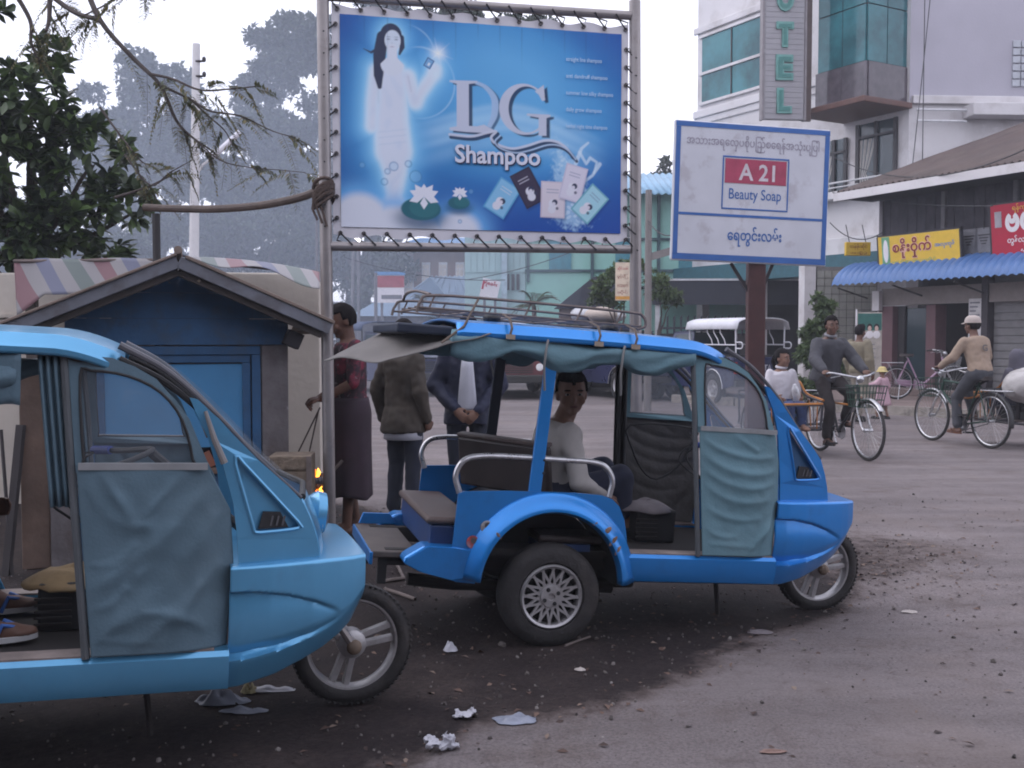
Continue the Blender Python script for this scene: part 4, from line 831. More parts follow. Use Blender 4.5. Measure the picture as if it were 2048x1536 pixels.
g1 = np.exp(-(((uu - 300) / 190) ** 2 + ((vv - 95) / 130) ** 2)); g2 = np.exp(-(((uu - 330) / 260) ** 2 + ((vv - 200) / 120) ** 2)) * 0.75; k = np.clip(g1 + g2, 0, 1.15)
ink = deep + (midb - deep) * np.clip(k * 1.6, 0, 1)[..., None] + (lite - midb) * np.clip(k * 1.25 - 0.45, 0, 1)[..., None]
ink += (np.array([0.02, 0.16, 0.42]) - ink) * (0.75 * np.exp(-((uu - 60) / 150) ** 2) * np.exp(-((vv - 220) / 190) ** 2))[..., None]
def glow(d, w, c, a): over(a * np.exp(-np.clip(d, 0, 1e6) ** 2 / (w * w)), c)
# streams of light from the figure towards the right
for off, w, a in ((0, 15, 0.65), (22, 9, 0.5), (-20, 7, 0.4), (48, 16, 0.28)):
    yc = 238 - 62 * np.exp(-((uu - 330) / 165) ** 2) + off + 0.00042 * np.clip(uu - 330, 0, 999) ** 2; over(a * np.exp(-((vv - yc) / w) ** 2) * sst(90, 190, uu) * (1 - sst(420, 545, uu)), (0.45, 0.72, 0.93))
for c0, r0, a in (((150, 120), 68, 0.55), ((120, 70), 60, 0.4)): over(a * np.exp(-((np.hypot(uu - c0[0], vv - c0[1]) - r0) / 1.6) ** 2) * sst(120, 160, uu), (0.6, 0.82, 0.95))
# figure in a pale gown: glow first, then gown, arms, head
vv = vv + 8
body = np.minimum.reduce([caps([(98, 118, 24), (98, 160, 24), (96, 205, 27), (100, 260, 30), (102, 300, 17), (100, 345, 10), (98, 390, 34)]), caps([(70, 112, 10), (62, 165, 8), (60, 215, 8)]), caps([(126, 120, 11), (142, 165, 9), (150, 150, 7), (172, 118, 6), (180, 100, 6)])])
head = np.hypot((uu - 97) / 0.82, vv - 50) - 19
fig = np.minimum(body, head)
glow(fig, 46, (0.10, 0.42, 0.82), 0.75); glow(fig, 22, (0.28, 0.66, 0.93), 0.9); glow(fig, 8, (0.7, 0.84, 0.95), 0.9)
over(0.92 * (1 - sst(-10, 9, body)), (0.70, 0.75, 0.86)); over(0.16 * sst(0.1, 0.9, sn(uu * 0.6 + vv * 0.1, vv * 0.35, 0.22)) * (1 - sst(-8, 0, body)), (0.45, 0.60, 0.80)); over(0.22 * (1 - sst(-2, 2, caps([(70, 120, 2), (72, 170, 1.5)]))), (0.4, 0.5, 0.6)); over(0.3 * (1 - sst(-1, 2, caps([(128, 118, 2), (134, 145, 1.5)]))), (0.45, 0.5, 0.62))
for y0 in (222, 233, 246): over(0.22 * np.exp(-((vv - y0 + 0.15 * (uu - 98)) / 1.6) ** 2) * (1 - sst(24, 30, np.abs(uu - 98))), (0.4, 0.55, 0.72))
hair = np.minimum.reduce([np.hypot((uu - 96) / 0.9, vv - 42) - 23, caps([(80, 45, 11), (74, 80, 12), (72, 118, 9), (74, 140, 4)]), caps([(115, 45, 6), (117, 62, 5), (112, 76, 2)]), caps([(72, 70, 5), (58, 76, 2), (44, 70, 0.5)])])
over(1 - sst(-1.5, 1.5, hair), (0.035, 0.045, 0.09))
over(1 - sst(-1.5, 1.5, np.hypot((uu - 99) / 0.78, vv - 51) - 19.5), (0.66, 0.74, 0.84)); over(1 - sst(-1.5, 1.5, caps([(98, 66, 9), (98, 84, 10), (98, 96, 22)])), (0.70, 0.75, 0.84))
for ex in (91, 106): over(0.75 * np.exp(-(((uu - ex) / 3.2) ** 2 + ((vv - 49) / 1.5) ** 2)), (0.08, 0.12, 0.2)); over(0.5 * np.exp(-(((uu - ex) / 4.5) ** 2 + ((vv - 44.5) / 1.1) ** 2)), (0.1, 0.14, 0.22))
over(0.5 * np.exp(-(((uu - 98) / 4) ** 2 + ((vv - 63) / 1.3) ** 2)), (0.3, 0.2, 0.32)); over(0.3 * np.exp(-(((uu - 98) / 2) ** 2 + ((vv - 56) / 1.2) ** 2)), (0.3, 0.36, 0.46))
vv = vv - 8
# sparkle and little sachet in the raised hand
sp_ = np.hypot(uu - 186, vv - 62); glow(sp_, 14, (0.85, 0.93, 0.99), 0.95)
for a in range(6): d_, _ = seg(186, 62, 186 + 30 * math.cos(a * PI / 3 + 0.3), 62 + 30 * math.sin(a * PI / 3 + 0.3)); over(0.6 * np.exp(-(d_ / 1.3) ** 2) * np.exp(-sp_ / 16), (0.9, 0.96, 1))
glow(np.hypot(uu - 182, vv - 102), 11, (0.7, 0.84, 0.94), 0.9)
def rect(cx, cy, w, h, ang):
    c, s_ = math.cos(ang), math.sin(ang); return [(cx + x * c - y * s_, cy + x * s_ + y * c) for x, y in ((-w / 2, -h / 2), (w / 2, -h / 2), (w / 2, h / 2), (-w / 2, h / 2))]
over(pmask(rect(168, 82, 15, 19, 0.5)), (0.06, 0.14, 0.34)); over(pmask(rect(168, 82, 11, 15, 0.5)), (0.2, 0.42, 0.68)); over(pmask(rect(168, 84, 4, 6, 0.5)), (0.75, 0.82, 0.9))
# splash of water behind the sachets
spl = caps([(455, 345, 48), (440, 270, 24), (425, 225, 6)]) + 9 * sn(uu, vv, 0.21) + 6 * sn(vv, uu, 0.43); over(0.72 * (1 - sst(-16, 10, spl)), (0.42, 0.66, 0.86)); over(0.5 * (1 - sst(-26, -6, spl)) * sst(-0.1, 0.5, sn(uu, vv, 0.31)), (0.7, 0.84, 0.94))
for path in ([(470, 240, 3), (484, 262, 2.5), (492, 250, 3), (506, 258, 2), (500, 280, 1.5)], [(476, 300, 3), (497, 285, 2.5), (512, 262, 4)], [(462, 262, 4), (474, 232, 3), (488, 220, 2)]): d_ = caps(path); over(0.7 * (1 - sst(-1.5, 2, d_)), (0.66, 0.82, 0.95))
# clouds of white along the lower left
cl = np.minimum.reduce([np.hypot((uu - 35) / 1.0, vv - 392) - 55, np.hypot((uu - 100) / 1.5, vv - 402) - 42, np.hypot((uu - 225) / 1.2, vv - 402) - 34, np.hypot((uu - 165) / 1.4, vv - 412) - 26]); glow(cl, 26, (0.16, 0.46, 0.84), 0.85); over(1 - sst(-10, 12, cl), (0.70, 0.73, 0.82))
# lotus pads and flowers
for cx, cy, sc_ in ((152, 362, 1.0), (226, 348, 0.55)):
    over(0.8 * np.exp(-(((uu - cx) / (52 * sc_)) ** 2 + ((vv - cy - 18 * sc_) / (26 * sc_)) ** 2) ** 2), (0.012, 0.07, 0.16)); over(1 - sst(-1.5, 1.5, (np.hypot((uu - cx) / 1.75, vv - cy) - 22 * sc_)), (0.022, 0.13, 0.17)); over(0.5 * (1 - sst(-1.5, 1.5, (np.hypot((uu - cx - 6) / 1.5, vv - cy + 3) - 19 * sc_))), (0.04, 0.20, 0.22))
for cx, cy, sc_ in ((158, 338, 1.0), (228, 330, 0.52)):
    for a in (-2.75, -2.2, -1.57, -0.95, -0.4, 0.35, 1.57, 2.8):
        ln = (30 if abs(a) < 1.5 or abs(a) > 1.7 else 26) * sc_; tx, ty = cx + ln * math.cos(a), cy + ln * 0.95 * math.sin(a); px_, py_ = -math.sin(a) * 7.5 * sc_, math.cos(a) * 7.5 * sc_; mx_, my_ = cx + 0.55 * ln * math.cos(a), cy + 0.5 * ln * math.sin(a)
        over(pmask([(cx, cy), (mx_ + px_, my_ + py_), (tx, ty), (mx_ - px_, my_ - py_)], 0.8), (0.78, 0.79, 0.87))
for bx, by, br_ in ((100, 282, 8), (128, 276, 6), (142, 300, 11), (40, 282, 5), (88, 292, 5), (228, 384, 3), (250, 325, 4), (82, 312, 6)):
    d_ = np.hypot(uu - bx, vv - by) - br_; over(0.55 * np.exp(-(d_ / 1.4) ** 2), (0.03, 0.18, 0.42)); over(0.25 * (1 - sst(-1, 1, d_)), (0.35, 0.65, 0.88))
# five sachets
for (cx, cy, w, h, an, c1, c2, c3) in ((312, 336, 48, 70, 0.55, (0.10, 0.36, 0.62), (0.24, 0.52, 0.76), 1), (364, 314, 45, 73, -0.5, (0.028, 0.024, 0.05), (0.045, 0.035, 0.07), 1), (415, 336, 50, 72, 0.02, (0.62, 0.55, 0.62), (0.70, 0.64, 0.70), 0), (457, 302, 46, 72, 0.25, (0.60, 0.56, 0.68), (0.69, 0.66, 0.76), 0), (492, 342, 47, 70, 0.72, (0.16, 0.42, 0.52), (0.38, 0.66, 0.76), 0)):
    over(0.45 * pmask(rect(cx + 3, cy + 4, w, h, an), 3), (0.01, 0.03, 0.15)); over(pmask(rect(cx, cy, w, h, an)), c1); over(pmask(rect(cx, cy, w - 6, h - 6, an)), c2)
    ca, sa = math.cos(an), math.sin(an); loc = lambda x, y: (cx + x * ca - y * sa, cy + x * sa + y * ca)
    f1 = loc(0, 8); over(1 - sst(-1, 1.2, np.hypot(uu - f1[0], vv - f1[1]) - 8.5), (0.74, 0.74, 0.82)); f2 = loc(-2, 19); over(1 - sst(-1, 1.2, np.hypot(uu - f2[0], vv - f2[1]) - 8), (0.72, 0.72, 0.8)); f3 = loc(4, 5); over(1 - sst(-1, 1.2, np.hypot((uu - f3[0]), vv - f3[1]) - 5.5), (0.03, 0.04, 0.09)); f4 = loc(2, 8); over(1 - sst(-1, 1, np.hypot(uu - f4[0], vv - f4[1]) - 3.6), (0.70, 0.68, 0.76)); f5 = loc(9, 17); over(0.8 * (1 - sst(-1, 1, np.hypot(uu - f5[0], vv - f5[1]) - 3)), (0.04, 0.05, 0.1))
    for k in range(2): over(0.55 * pmask(rect(*loc(-1, -20 + k * 6), w * 0.5, 2.2, an), 0.8), (0.72, 0.72, 0.8) if c3 else (0.2, 0.24, 0.38))
# big serif letters D and G with a wave, dark shadow under pale face
YS = -16
Dm = [(208, 128), (262, 126), (262, 130), (246, 133), (246, 214), (262, 214), (276, 210), (292, 218), (300, 222), (280, 226), (240, 226), (208, 224), (208, 219), (222, 216), (222, 134), (208, 131)]
Dbow = [(262, 126), (285, 136), (303, 158), (303, 190), (290, 216), (282, 212), (290, 190), (290, 160), (276, 140), (258, 132)]
th_ = np.linspace(R(38), R(330), 40); Gc = (356, 176)
Gp = [(Gc[0] + 50 * math.cos(t) , Gc[1] - 50 * math.sin(t)) for t in th_] + [(Gc[0] + 37 * math.cos(t) + 6, Gc[1] - 45 * math.sin(t)) for t in th_[::-1]]
Dbow = smooth_pts(Dbow[:5], 6) + smooth_pts(Dbow[5:], 6)
Gs = [(378, 140), (396, 126), (399, 156), (393, 158), (386, 146)]; Gb = [(362, 184), (410, 184), (410, 188), (402, 191), (402, 226), (386, 226), (386, 191), (362, 188)]
def shift(p_, dx, dy): return [(x + dx, y + dy) for x, y in p_]
for p_ in (Dm, Gp, Gs, Gb): over(0.9 * pmask(shift(p_, 7, 4 + YS), 1.8), (0.012, 0.022, 0.07))
over(0.75 * pmask(shift(Dbow, 5, 3 + YS), 1.8), (0.015, 0.035, 0.11)); over(0.95 * pmask(shift(Dbow, 0, YS), 1.3), (0.40, 0.56, 0.78))
for p_ in (Dm, Gp, Gs, Gb): over(pmask(shift(p_, 0, YS), 1.0), (0.56, 0.60, 0.72))
wave = [(208, 232), (250, 234), (280, 226), (300, 222), (290, 234), (300, 246), (330, 254), (360, 248), (395, 236), (420, 236), (440, 246), (454, 262)]
for dx, dy, c_, w_ in ((3, 5, (0.012, 0.022, 0.07), 3.6), (0, 0, (0.62, 0.66, 0.78), 2.4), (10, 12, (0.012, 0.022, 0.07), 3.0), (8, 8, (0.45, 0.58, 0.76), 1.4)):
    sm = smooth_pts(wave[(0 if dx < 5 else 3):], 5); d_ = caps([(x + dx, y + dy + YS, w_) for x, y in sm]); over(0.9 * (1 - sst(-1, 1.2, d_)), c_)
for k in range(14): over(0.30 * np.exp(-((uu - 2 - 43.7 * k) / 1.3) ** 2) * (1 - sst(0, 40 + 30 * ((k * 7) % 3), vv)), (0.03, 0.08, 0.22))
ink = np.clip(ink, 0, 0.95)
# printed sheet just proud of the vinyl
me = bpy.data.meshes.new('printed_sheet'); xs_ = X0 + uu / 557 * (X1 - X0); zs_ = Z1 - vv / 400 * (Z1 - Z0)
ysh = np.array([[wav(lerp(X0, X1, i / 47), lerp(Z0, Z1, j / 34)) for i in range(48)] for j in range(35)])
gx = uu / 557 * 47; gz = (400 - vv) / 400 * 34; i0 = np.clip(gx.astype(int), 0, 46); j0 = np.clip(gz.astype(int), 0, 33); fx = gx - i0; fz = gz - j0
yy_ = (ysh[j0, i0] * (1 - fx) + ysh[j0, i0 + 1] * fx) * (1 - fz) + (ysh[j0 + 1, i0] * (1 - fx) + ysh[j0 + 1, i0 + 1] * fx) * fz - 0.004
V = np.stack([xs_, yy_, zs_], -1).reshape(-1, 3); idx = np.arange((NU + 1) * (NV + 1)).reshape(NV + 1, NU + 1)
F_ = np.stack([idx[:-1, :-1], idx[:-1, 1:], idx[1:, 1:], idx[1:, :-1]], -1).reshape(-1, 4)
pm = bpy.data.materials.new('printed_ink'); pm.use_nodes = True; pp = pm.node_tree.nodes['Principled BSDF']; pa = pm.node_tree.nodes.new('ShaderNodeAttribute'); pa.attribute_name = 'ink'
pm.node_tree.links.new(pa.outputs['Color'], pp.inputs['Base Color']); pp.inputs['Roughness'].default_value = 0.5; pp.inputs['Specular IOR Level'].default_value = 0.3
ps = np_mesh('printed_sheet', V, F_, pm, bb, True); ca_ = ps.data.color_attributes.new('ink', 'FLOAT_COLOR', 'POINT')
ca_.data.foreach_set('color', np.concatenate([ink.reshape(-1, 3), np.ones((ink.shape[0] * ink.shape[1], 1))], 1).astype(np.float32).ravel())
def bx(u): return X0 + u / 557 * (X1 - X0)
def bz(v): return Z1 - v / 400 * (Z1 - Z0)
pr = mat('print_pale', (0.68, 0.70, 0.80), 0.5, var=0.03); prs = mat('print_shadow', (0.02, 0.035, 0.10), 0.5); prl = mat('print_light', (0.45, 0.62, 0.80), 0.5, var=0.03)
lettering('lettering', 'Shampoo', 0.155, prs, bb, (bx(303) + 0.008, -0.0135, bz(258) - 0.007), width=0.575, bold=0.028)
lettering('lettering', 'Shampoo', 0.155, pr, bb, (bx(303), -0.0165, bz(258)), width=0.575, bold=0.022)
for k, s_ in enumerate(('straight line shampoo', 'anti dandruff shampoo', 'summer low silky shampoo', 'daily grow shampoo', 'herbal night time shampoo')):
    lettering('lettering', s_, 0.036, prl, bb, (bx(478 + 6 * (k % 3)), -0.0135, bz(58 + 33 * k)), width=0.25 + 0.04 * (k % 3), bold=0.012)
# eyelets and lacing cord
def lace(name, pts_eye, bar_fn, rad):
    mb = MB(); ey = MB()
    for i, q in enumerate(pts_eye):
        q = Vector(q); a = bar_fn(q, 0.06); b = bar_fn(q, -0.03); mb.tube([q + Vector((0, -0.012, 0)), q.lerp(a, 0.5) + Vector((0, -0.016, 0)), a + Vector((0, -0.04, 0)), a + Vector((0, 0.04, 0)), b.lerp(q, 0.4) + Vector((0, 0.012, 0)), q + Vector((0, 0.012, 0))], rad, 5)
        MB().lathe([(0.007, -0.012), (0.014, -0.012), (0.014, 0.008), (0.007, 0.008)], 12, 'y', q, True).build('eyelet', mat('eyelet_metal', (0.12, 0.11, 0.11), 0.4, metal=0.6), bb)
    mb.build(name, cord, bb)
tops = [(0.09 + i * 0.148, 0, 3.492) for i in range(14)]; bots = [(0.10 + i * 0.148, 0, 2.085) for i in range(14)]
lefts = [(0.078, 0, 2.18 + i * 0.135) for i in range(10)]; rights = [(2.018, 0, 2.18 + i * 0.118) for i in range(11)]
lace('lacing', tops, lambda q, s_: Vector((q.x - s_ * 1.3, 0, 3.58)), 0.0055); lace('lacing', bots, lambda q, s_: Vector((q.x + s_ * 1.2, 0, 2.01)), 0.0055)
lace('lacing', lefts, lambda q, s_: Vector((0.0, 0, q.z - s_)), 0.0055); lace('lacing', rights, lambda q, s_: Vector((BW, 0, q.z - s_)), 0.0055)

# bent rusty pipe tied to the left post, resting on an iron stake
rust = mat('rusty_pipe', (0.10, 0.075, 0.065), 0.7, var=0.3, scale=8, bump=0.3)
pts = [at(x, y, Y) for x, y, Y in ((288, 415, 7.3), (340, 417, 7.25), (430, 418, 7.1), (520, 411, 6.95), (600, 395, 6.78), (652, 374, 6.66))]
pts = smooth_pts(pts, 5); o = MB().tube(pts, 0.026, 10).build('bent_pipe', rust); tag(o, 'bent rusty pipe tied to the left billboard post', 'pipe')
q = at(311, 420, 7.28); o = MB().tube([(q.x, 7.29, 0), (q.x, 7.29, q.z - 0.024)], 0.028, 8).build('iron_stake', mat('black_iron', (0.035, 0.033, 0.036), 0.7)); tag(o, 'black iron stake holding up the bent pipe', 'post')
mb = MB(); c = at(647, 388, 6.68)
for k in range(9):
    a = random.uniform(0, PI); mb.tube([c + Vector((0.062 * math.cos(t), 0.062 * math.sin(t), 0.05 * math.sin(t * 1 + a) + (k - 4) * 0.011)) for t in np.linspace(0, 2 * PI, 16)[:-1]], 0.012, 6, True)
for k in range(3): mb.tube([c + Vector((-0.05, -0.05, -0.03)), c + Vector((-0.06 + 0.03 * k, -0.06, -0.10)), c + Vector((-0.03 + 0.03 * k, -0.05, -0.17 - 0.02 * k))], 0.008, 5)
o = mb.build('rope_knot', mat('old_rope', (0.085, 0.06, 0.05), 0.95, var=0.3, bump=0.6, bscale=60)); tag(o, 'dark knotted rope binding pipe to billboard post', 'rope')

# ------------------------------------------------------------------ street-name sign
ss = empty('street_sign', (at(1508, 900, 10).x, 10.0, 0), 0, 'white street sign with blue border on a red-brown post', 'sign')
redpost = mat('red_brown_post', (0.06, 0.024, 0.024), 0.6, var=0.25, scale=6)
MB().box((0, 0, 1.08), (0.165, 0.13, 2.22)).build('post', redpost, ss, 0, bevel=0.012)
MB().bar((-0.07, -0.0, 1.85), (-0.24, 0.0, 2.12), 0.03, 0.03).build('brace', darkfr, ss, 0); MB().bar((0.07, 0, 1.9), (0.16, 0, 2.12), 0.03, 0.03).build('brace', darkfr, ss, 0)
pn = empty('sign_panel', (-0.075, -0.09, 2.755), 0); pn.parent = ss; pn.rotation_euler = (0, R(1.6), R(11)); sw_, sh_ = 1.55, 1.29
panelw = mat('sign_white', (0.54, 0.55, 0.60), 0.5, var=0.07, scale=2.5, dirt=((0.34, 0.31, 0.34), 4, 0.55, 0.1, 0.5)); blueb = mat('sign_blue', (0.035, 0.12, 0.36), 0.5, var=0.15, scale=4); signred = mat('sign_red', (0.36, 0.05, 0.10), 0.5, var=0.2, scale=7)
MB().box((0, 0, 0), (sw_, 0.05, sh_)).build('board', panelw, pn, 0, bevel=0.015)
mb = MB(); b_ = 0.045
for cx, cz, w, h in ((0, sh_ / 2 - 0.035, sw_ - 0.02, b_), (0, -sh_ / 2 + 0.04, sw_ - 0.02, b_ * 1.25), (-sw_ / 2 + 0.035, 0, b_, sh_ - 0.12), (sw_ / 2 - 0.035, 0, b_, sh_ - 0.12), (0, -0.21, sw_ - 0.12, 0.024)): mb.box((cx, -0.0275, cz), (w, 0.003, h))
mb.build('border', blueb, pn, 0)
mb = MB()
for cx, cz, w, h in ((0.03, 0.335, 0.66, 0.014), (0.03, -0.145, 0.66, 0.014), (-0.295, 0.095, 0.012, 0.46), (0.355, 0.095, 0.012, 0.46)): mb.box((cx, -0.0275, cz), (w, 0.003, h))
mb.build('border', blueb, pn, 0)
MB().box((0.03, -0.0275, 0.205), (0.61, 0.003, 0.225)).build('print_band', signred, pn, 0)
sgw = mat('sign_letter_white', (0.58, 0.52, 0.56), 0.5); fade = mat('faded_ink', (0.30, 0.28, 0.34), 0.6, var=0.2, scale=20)
lettering('lettering', 'A 21', 0.155, sgw, pn, (0.04, -0.031, 0.20), width=0.36, bold=0.02); lettering('lettering', 'Beauty Soap', 0.13, blueb, pn, (0.03, -0.0285, -0.02), width=0.52, bold=0.005)
lettering('lettering', 'အသားအရေလှပစိုပြည်စေရန်အသုံးပြုပါ', 0.15, fade, pn, (0.0, -0.0285, 0.46), width=1.32, bold=0.01); lettering('lettering', 'ေရတွင်းလမ်း', 0.19, blueb, pn, (0.04, -0.0285, -0.40), width=0.54, bold=0.02)
# ------------------------------------------------------------------ cream wall, tarp, kiosk, stove
cream = mat('cream_wall', (0.56, 0.51, 0.45), 0.9, var=0.10, scale=1.5, bump=0.25, bscale=14, dirt=((0.26, 0.22, 0.20), 1.7, 0.56, 0.15, 0.6))
wl_ = empty('cream_wall', (-5.0, 8.9, 0), 0, 'cream rendered boundary wall behind the blue kiosk', 'wall')
mb = MB(); prof = [(-4.0, -0.1), (3.37, -0.1), (3.37, 1.86), (3.33, 1.93), (3.25, 1.96), (2.2, 1.97), (-4.0, 1.94)]
mb.poly(prof, [], lambda u, v, d: Vector((u, d, v)), 0.16); mb.build('wall', cream, wl_, 0, bevel=0.015)
MB().box((-1.0, -0.015, 1.60), (5.0, 0.03, 0.03)).build('moulding', cream, wl_, 0)
# striped tarpaulin thrown over the wall
tm = bpy.data.materials.new('striped_tarp'); tm.use_nodes = True; N = tm.node_tree.nodes; L = tm.node_tree.links; p = N['Principled BSDF']; p.inputs['Roughness'].default_value = 0.65
at1 = N.new('ShaderNodeAttribute'); at1.attribute_name = 'stripe'; rp = N.new('ShaderNodeValToRGB'); rp.color_ramp.interpolation = 'CONSTANT'; cols = [(0.20, 0.105, 0.12), (0.25, 0.24, 0.25), (0.135, 0.145, 0.215), (0.25, 0.24, 0.25), (0.13, 0.16, 0.155), (0.25, 0.24, 0.25)]
e_ = rp.color_ramp.elements
while len(e_) < 6: e_.new(0.5)
for i, (c, q) in enumerate(zip(cols, (0, 0.18, 0.34, 0.52, 0.68, 0.86))): e_[i].position = q; e_[i].color = (*c, 1)
fr_ = N.new('ShaderNodeMath'); fr_.operation = 'FRACT'; L.new(at1.outputs['Fac'], fr_.inputs[0]); L.new(fr_.outputs[0], rp.inputs['Fac']); L.new(rp.outputs['Color'], p.inputs['Base Color'])
tp = empty('striped_tarp', (-3.4, 8.7, 0), 0, 'red, blue, green and white striped tarpaulin over the wall', 'tarpaulin')
def sheet(name, x0, x1, fn, nu, nv, off, skew):
    mb = MB(); mb.grid(fn, nu, nv); me = mb.mesh(name); a = me.attributes.new('stripe', 'FLOAT', 'POINT'); a.data.foreach_set('value', [(lerp(x0, x1, i / nu) + skew * j / nv) / 0.72 + off for j in range(nv + 1) for i in range(nu + 1)])
    o = link_mesh(name, me, tm, tp, 180); md = o.modifiers.new('solid', 'SOLIDIFY'); md.thickness = 0.004; return o
ax0, ax1 = at(28, 520, 8.6).x + 3.4, at(355, 520, 8.6).x + 3.4
def ta(s, t):
    x = lerp(ax0, ax1, s); drop = t * 0.30 + 0.14 * t * max(0, 1 - s * 6); return Vector((x + 0.10 * t, -0.10 - 0.18 * t + 0.02 * math.sin(s * 15), 2.06 - drop - 0.035 * max(0, 1 - s * 7) + 0.012 * nz(x * 3, t * 2)))
sheet('cloth', ax0, ax1, ta, 60, 10, 0.05, -0.14)
bx0, bx1 = at(345, 515, 8.5).x + 3.4, at(605, 545, 7.9).x + 3.4
def tb(s, t):
    x = lerp(bx0, bx1, s); return Vector((x + 0.12 * t, 0.0 - 0.65 * t - 0.1 * s, 2.08 - 0.13 * s * s - 0.05 * t - 0.10 * t * s + 0.03 * math.sin(s * 11 + 1) * t))
sheet('cloth', bx0, bx1, tb, 40, 10, 0.55, -0.10)
mb = MB(); mb.tube([(ax0, -0.1, 2.04), (bx0, -0.1, 2.05)], 0.014); mb.tube([(bx0, 0.0, 2.06), (bx1, -0.12, 1.94)], 0.014)
mb.build('ridge_rod', barkp, tp)
for x in (ax0 + 0.12, ax0 + 0.62, 0.95): MB().box((x, -0.06, 0.93), (0.09, 0.05, 1.9)).build('support_post', mat('weathered_wood', (0.09, 0.075, 0.068), 0.9, var=0.3, scale=5), tp, 0)

# kiosk: local x along the front, y inwards
KD = 6.62; KROT = 0.30
kx = at(370, 700, KD).x
kio = empty('kiosk', (kx, KD, 0), KROT, 'small blue wooden kiosk with a gabled roof', 'kiosk')
def K(px, py, y=0.0):
    r = ray(px, py); nx_, ny_ = -math.sin(KROT), math.cos(KROT); t = (nx_ * kx + ny_ * KD + y) / (nx_ * r.x + ny_ * r.y); wx, wy = r.x * t - kx, r.y * t - KD; return wx * math.cos(KROT) + wy * math.sin(KROT), CAM_H + r.z * t
kblue = mat('kiosk_blue', (0.027, 0.090, 0.195), 0.7, var=0.22, scale=3, bump=0.2, bscale=30, dirt=((0.05, 0.07, 0.10), 4, 0.5, 0.15, 0.6), spots=((0.13, 0.14, 0.16), 19, 0.69))
kbright = mat('kiosk_bright_blue', (0.062, 0.235, 0.45), 0.65, var=0.10, scale=3, dirt=((0.16, 0.28, 0.42), 4, 0.6, 0.12, 0.5), spots=((0.16, 0.20, 0.26), 16, 0.66))
kgrey = mat('kiosk_post_grey', (0.155, 0.14, 0.145), 0.9, var=0.25, scale=6, bump=0.3, dirt=((0.08, 0.06, 0.055), 4, 0.5, 0.2, 0.7), spots=((0.34, 0.33, 0.35), 9, 0.655))
kwood = mat('kiosk_wood', (0.14, 0.095, 0.075), 0.85, var=0.3, scale=4, bump=0.3, bscale=25)
fasc = mat('fascia_grey', (0.145, 0.15, 0.175), 0.8, var=0.25, scale=5, dirt=((0.07, 0.055, 0.05), 4, 0.5, 0.2, 0.7))
tanr = mat('tan_roof_board', (0.20, 0.155, 0.13), 0.85, var=0.2, scale=5, bump=0.3, spots=((0.09, 0.05, 0.04), 9, 0.68))
xl, xr = K(150, 800)[0], K(577, 800)[0]; apx, apz = K(357, 522); elx, elz = K(20, 655); erx, erz = K(652, 652)
# gable of planks
rows = [(K(357, 690)[1], K(357, 637)[1]), (K(357, 637)[1], K(357, 586)[1]), (K(357, 586)[1], apz - 0.09)]
def half(z): return max(0.03, (apz - z - 0.05) / (apz - elz) * (apx - elx) * 0.97)
for z0, z1 in rows:
    h0, h1 = half(z0), half(z1); h0 = min(h0, 0.88); mb = MB(); mb.poly([(max(apx - h0, xl - 0.05), z0 + 0.001), (min(apx + h0, xr), z0 + 0.001), (min(apx + h1, xr), z1 - 0.001), (max(apx - h1, xl - 0.05), z1 - 0.001)], [], lambda u, v, d: Vector((u, -0.01 + d, v)), 0.03); mb.build('gable_plank', kblue, kio, 0)
MB().poly([(max(apx - 0.86, xl), rows[0][0] + 0.02), (xr - 0.01, rows[0][0] + 0.02), (apx + 0.05, apz - 0.12), (apx - 0.05, apz - 0.12)], [], lambda u, v, d: Vector((u, 0.03 + d, v)), 0.02).build('gable_backing', dark, kio, 0)
# corner posts
for a, b, y, m in ((36, 95, 0.03, kwood), (96, 152, 0.0, kgrey), (524, 577, 0.0, kgrey)):
    u0, u1 = K(a, 800)[0], K(b, 800)[0]; MB().b2((u0, y, 0), (u1, y + 0.12, rows[0][0] + (0.0 if a > 500 else -0.13))).build('corner_post', m, kio, 0, bevel=0.008)
u0, u1 = K(152, 800)[0], K(205, 800)[0]; MB().b2((u0, 0.02, 0), (u1, 0.08, rows[0][0] - 0.002)).build('side_board', kblue, kio, 0)
# nested shutter frames
def fr4(name, m, a, b, ya, yb, w, y0, y1):
    x0, z1 = K(a, ya); x1, z0 = K(b, yb); mb = MB(); mb.b2((x0, y0, z1 - w), (x1, y1, z1)); mb.b2((x0, y0, z0), (x0 + w, y1, z1 - w - 0.001)); mb.b2((x1 - w, y0, z0), (x1, y1, z1 - w - 0.001)); mb.build(name, m, kio, 0, bevel=0.004)
fr4('shutter_frame', kblue, 170, 524, 693, 1000, 0.055, 0.0, 0.05); fr4('shutter_frame', kblue, 190, 504, 711, 1000, 0.05, 0.012, 0.055)
x0, z1 = K(205, 730); x1, z0 = K(487, 893); MB().b2((x0, 0.03, z0), (x1, 0.06, z1)).build('shutter', kbright, kio, 0)
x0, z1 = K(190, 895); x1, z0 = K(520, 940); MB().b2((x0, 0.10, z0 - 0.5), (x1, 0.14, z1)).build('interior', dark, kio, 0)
MB().b2((x0, -0.02, z0 - 0.01), (x1, 0.09, z0 + 0.02)).build('counter', kwood, kio, 0)
for k in range(12):
    c_ = ((0.30, 0.12, 0.08), (0.45, 0.40, 0.36), (0.12, 0.07, 0.06), (0.25, 0.2, 0.22))[k % 4]; xx = lerp(x0, x1, (k + 0.5) / 12.5); MB().box((xx, 0.05, z0 + 0.075), (0.055, 0.02, 0.10), Euler((0.1, random.uniform(-.5, .5), 0)).to_matrix()).build('packet', mat('packet_%d' % (k % 4), c_, 0.5), kio, 0)
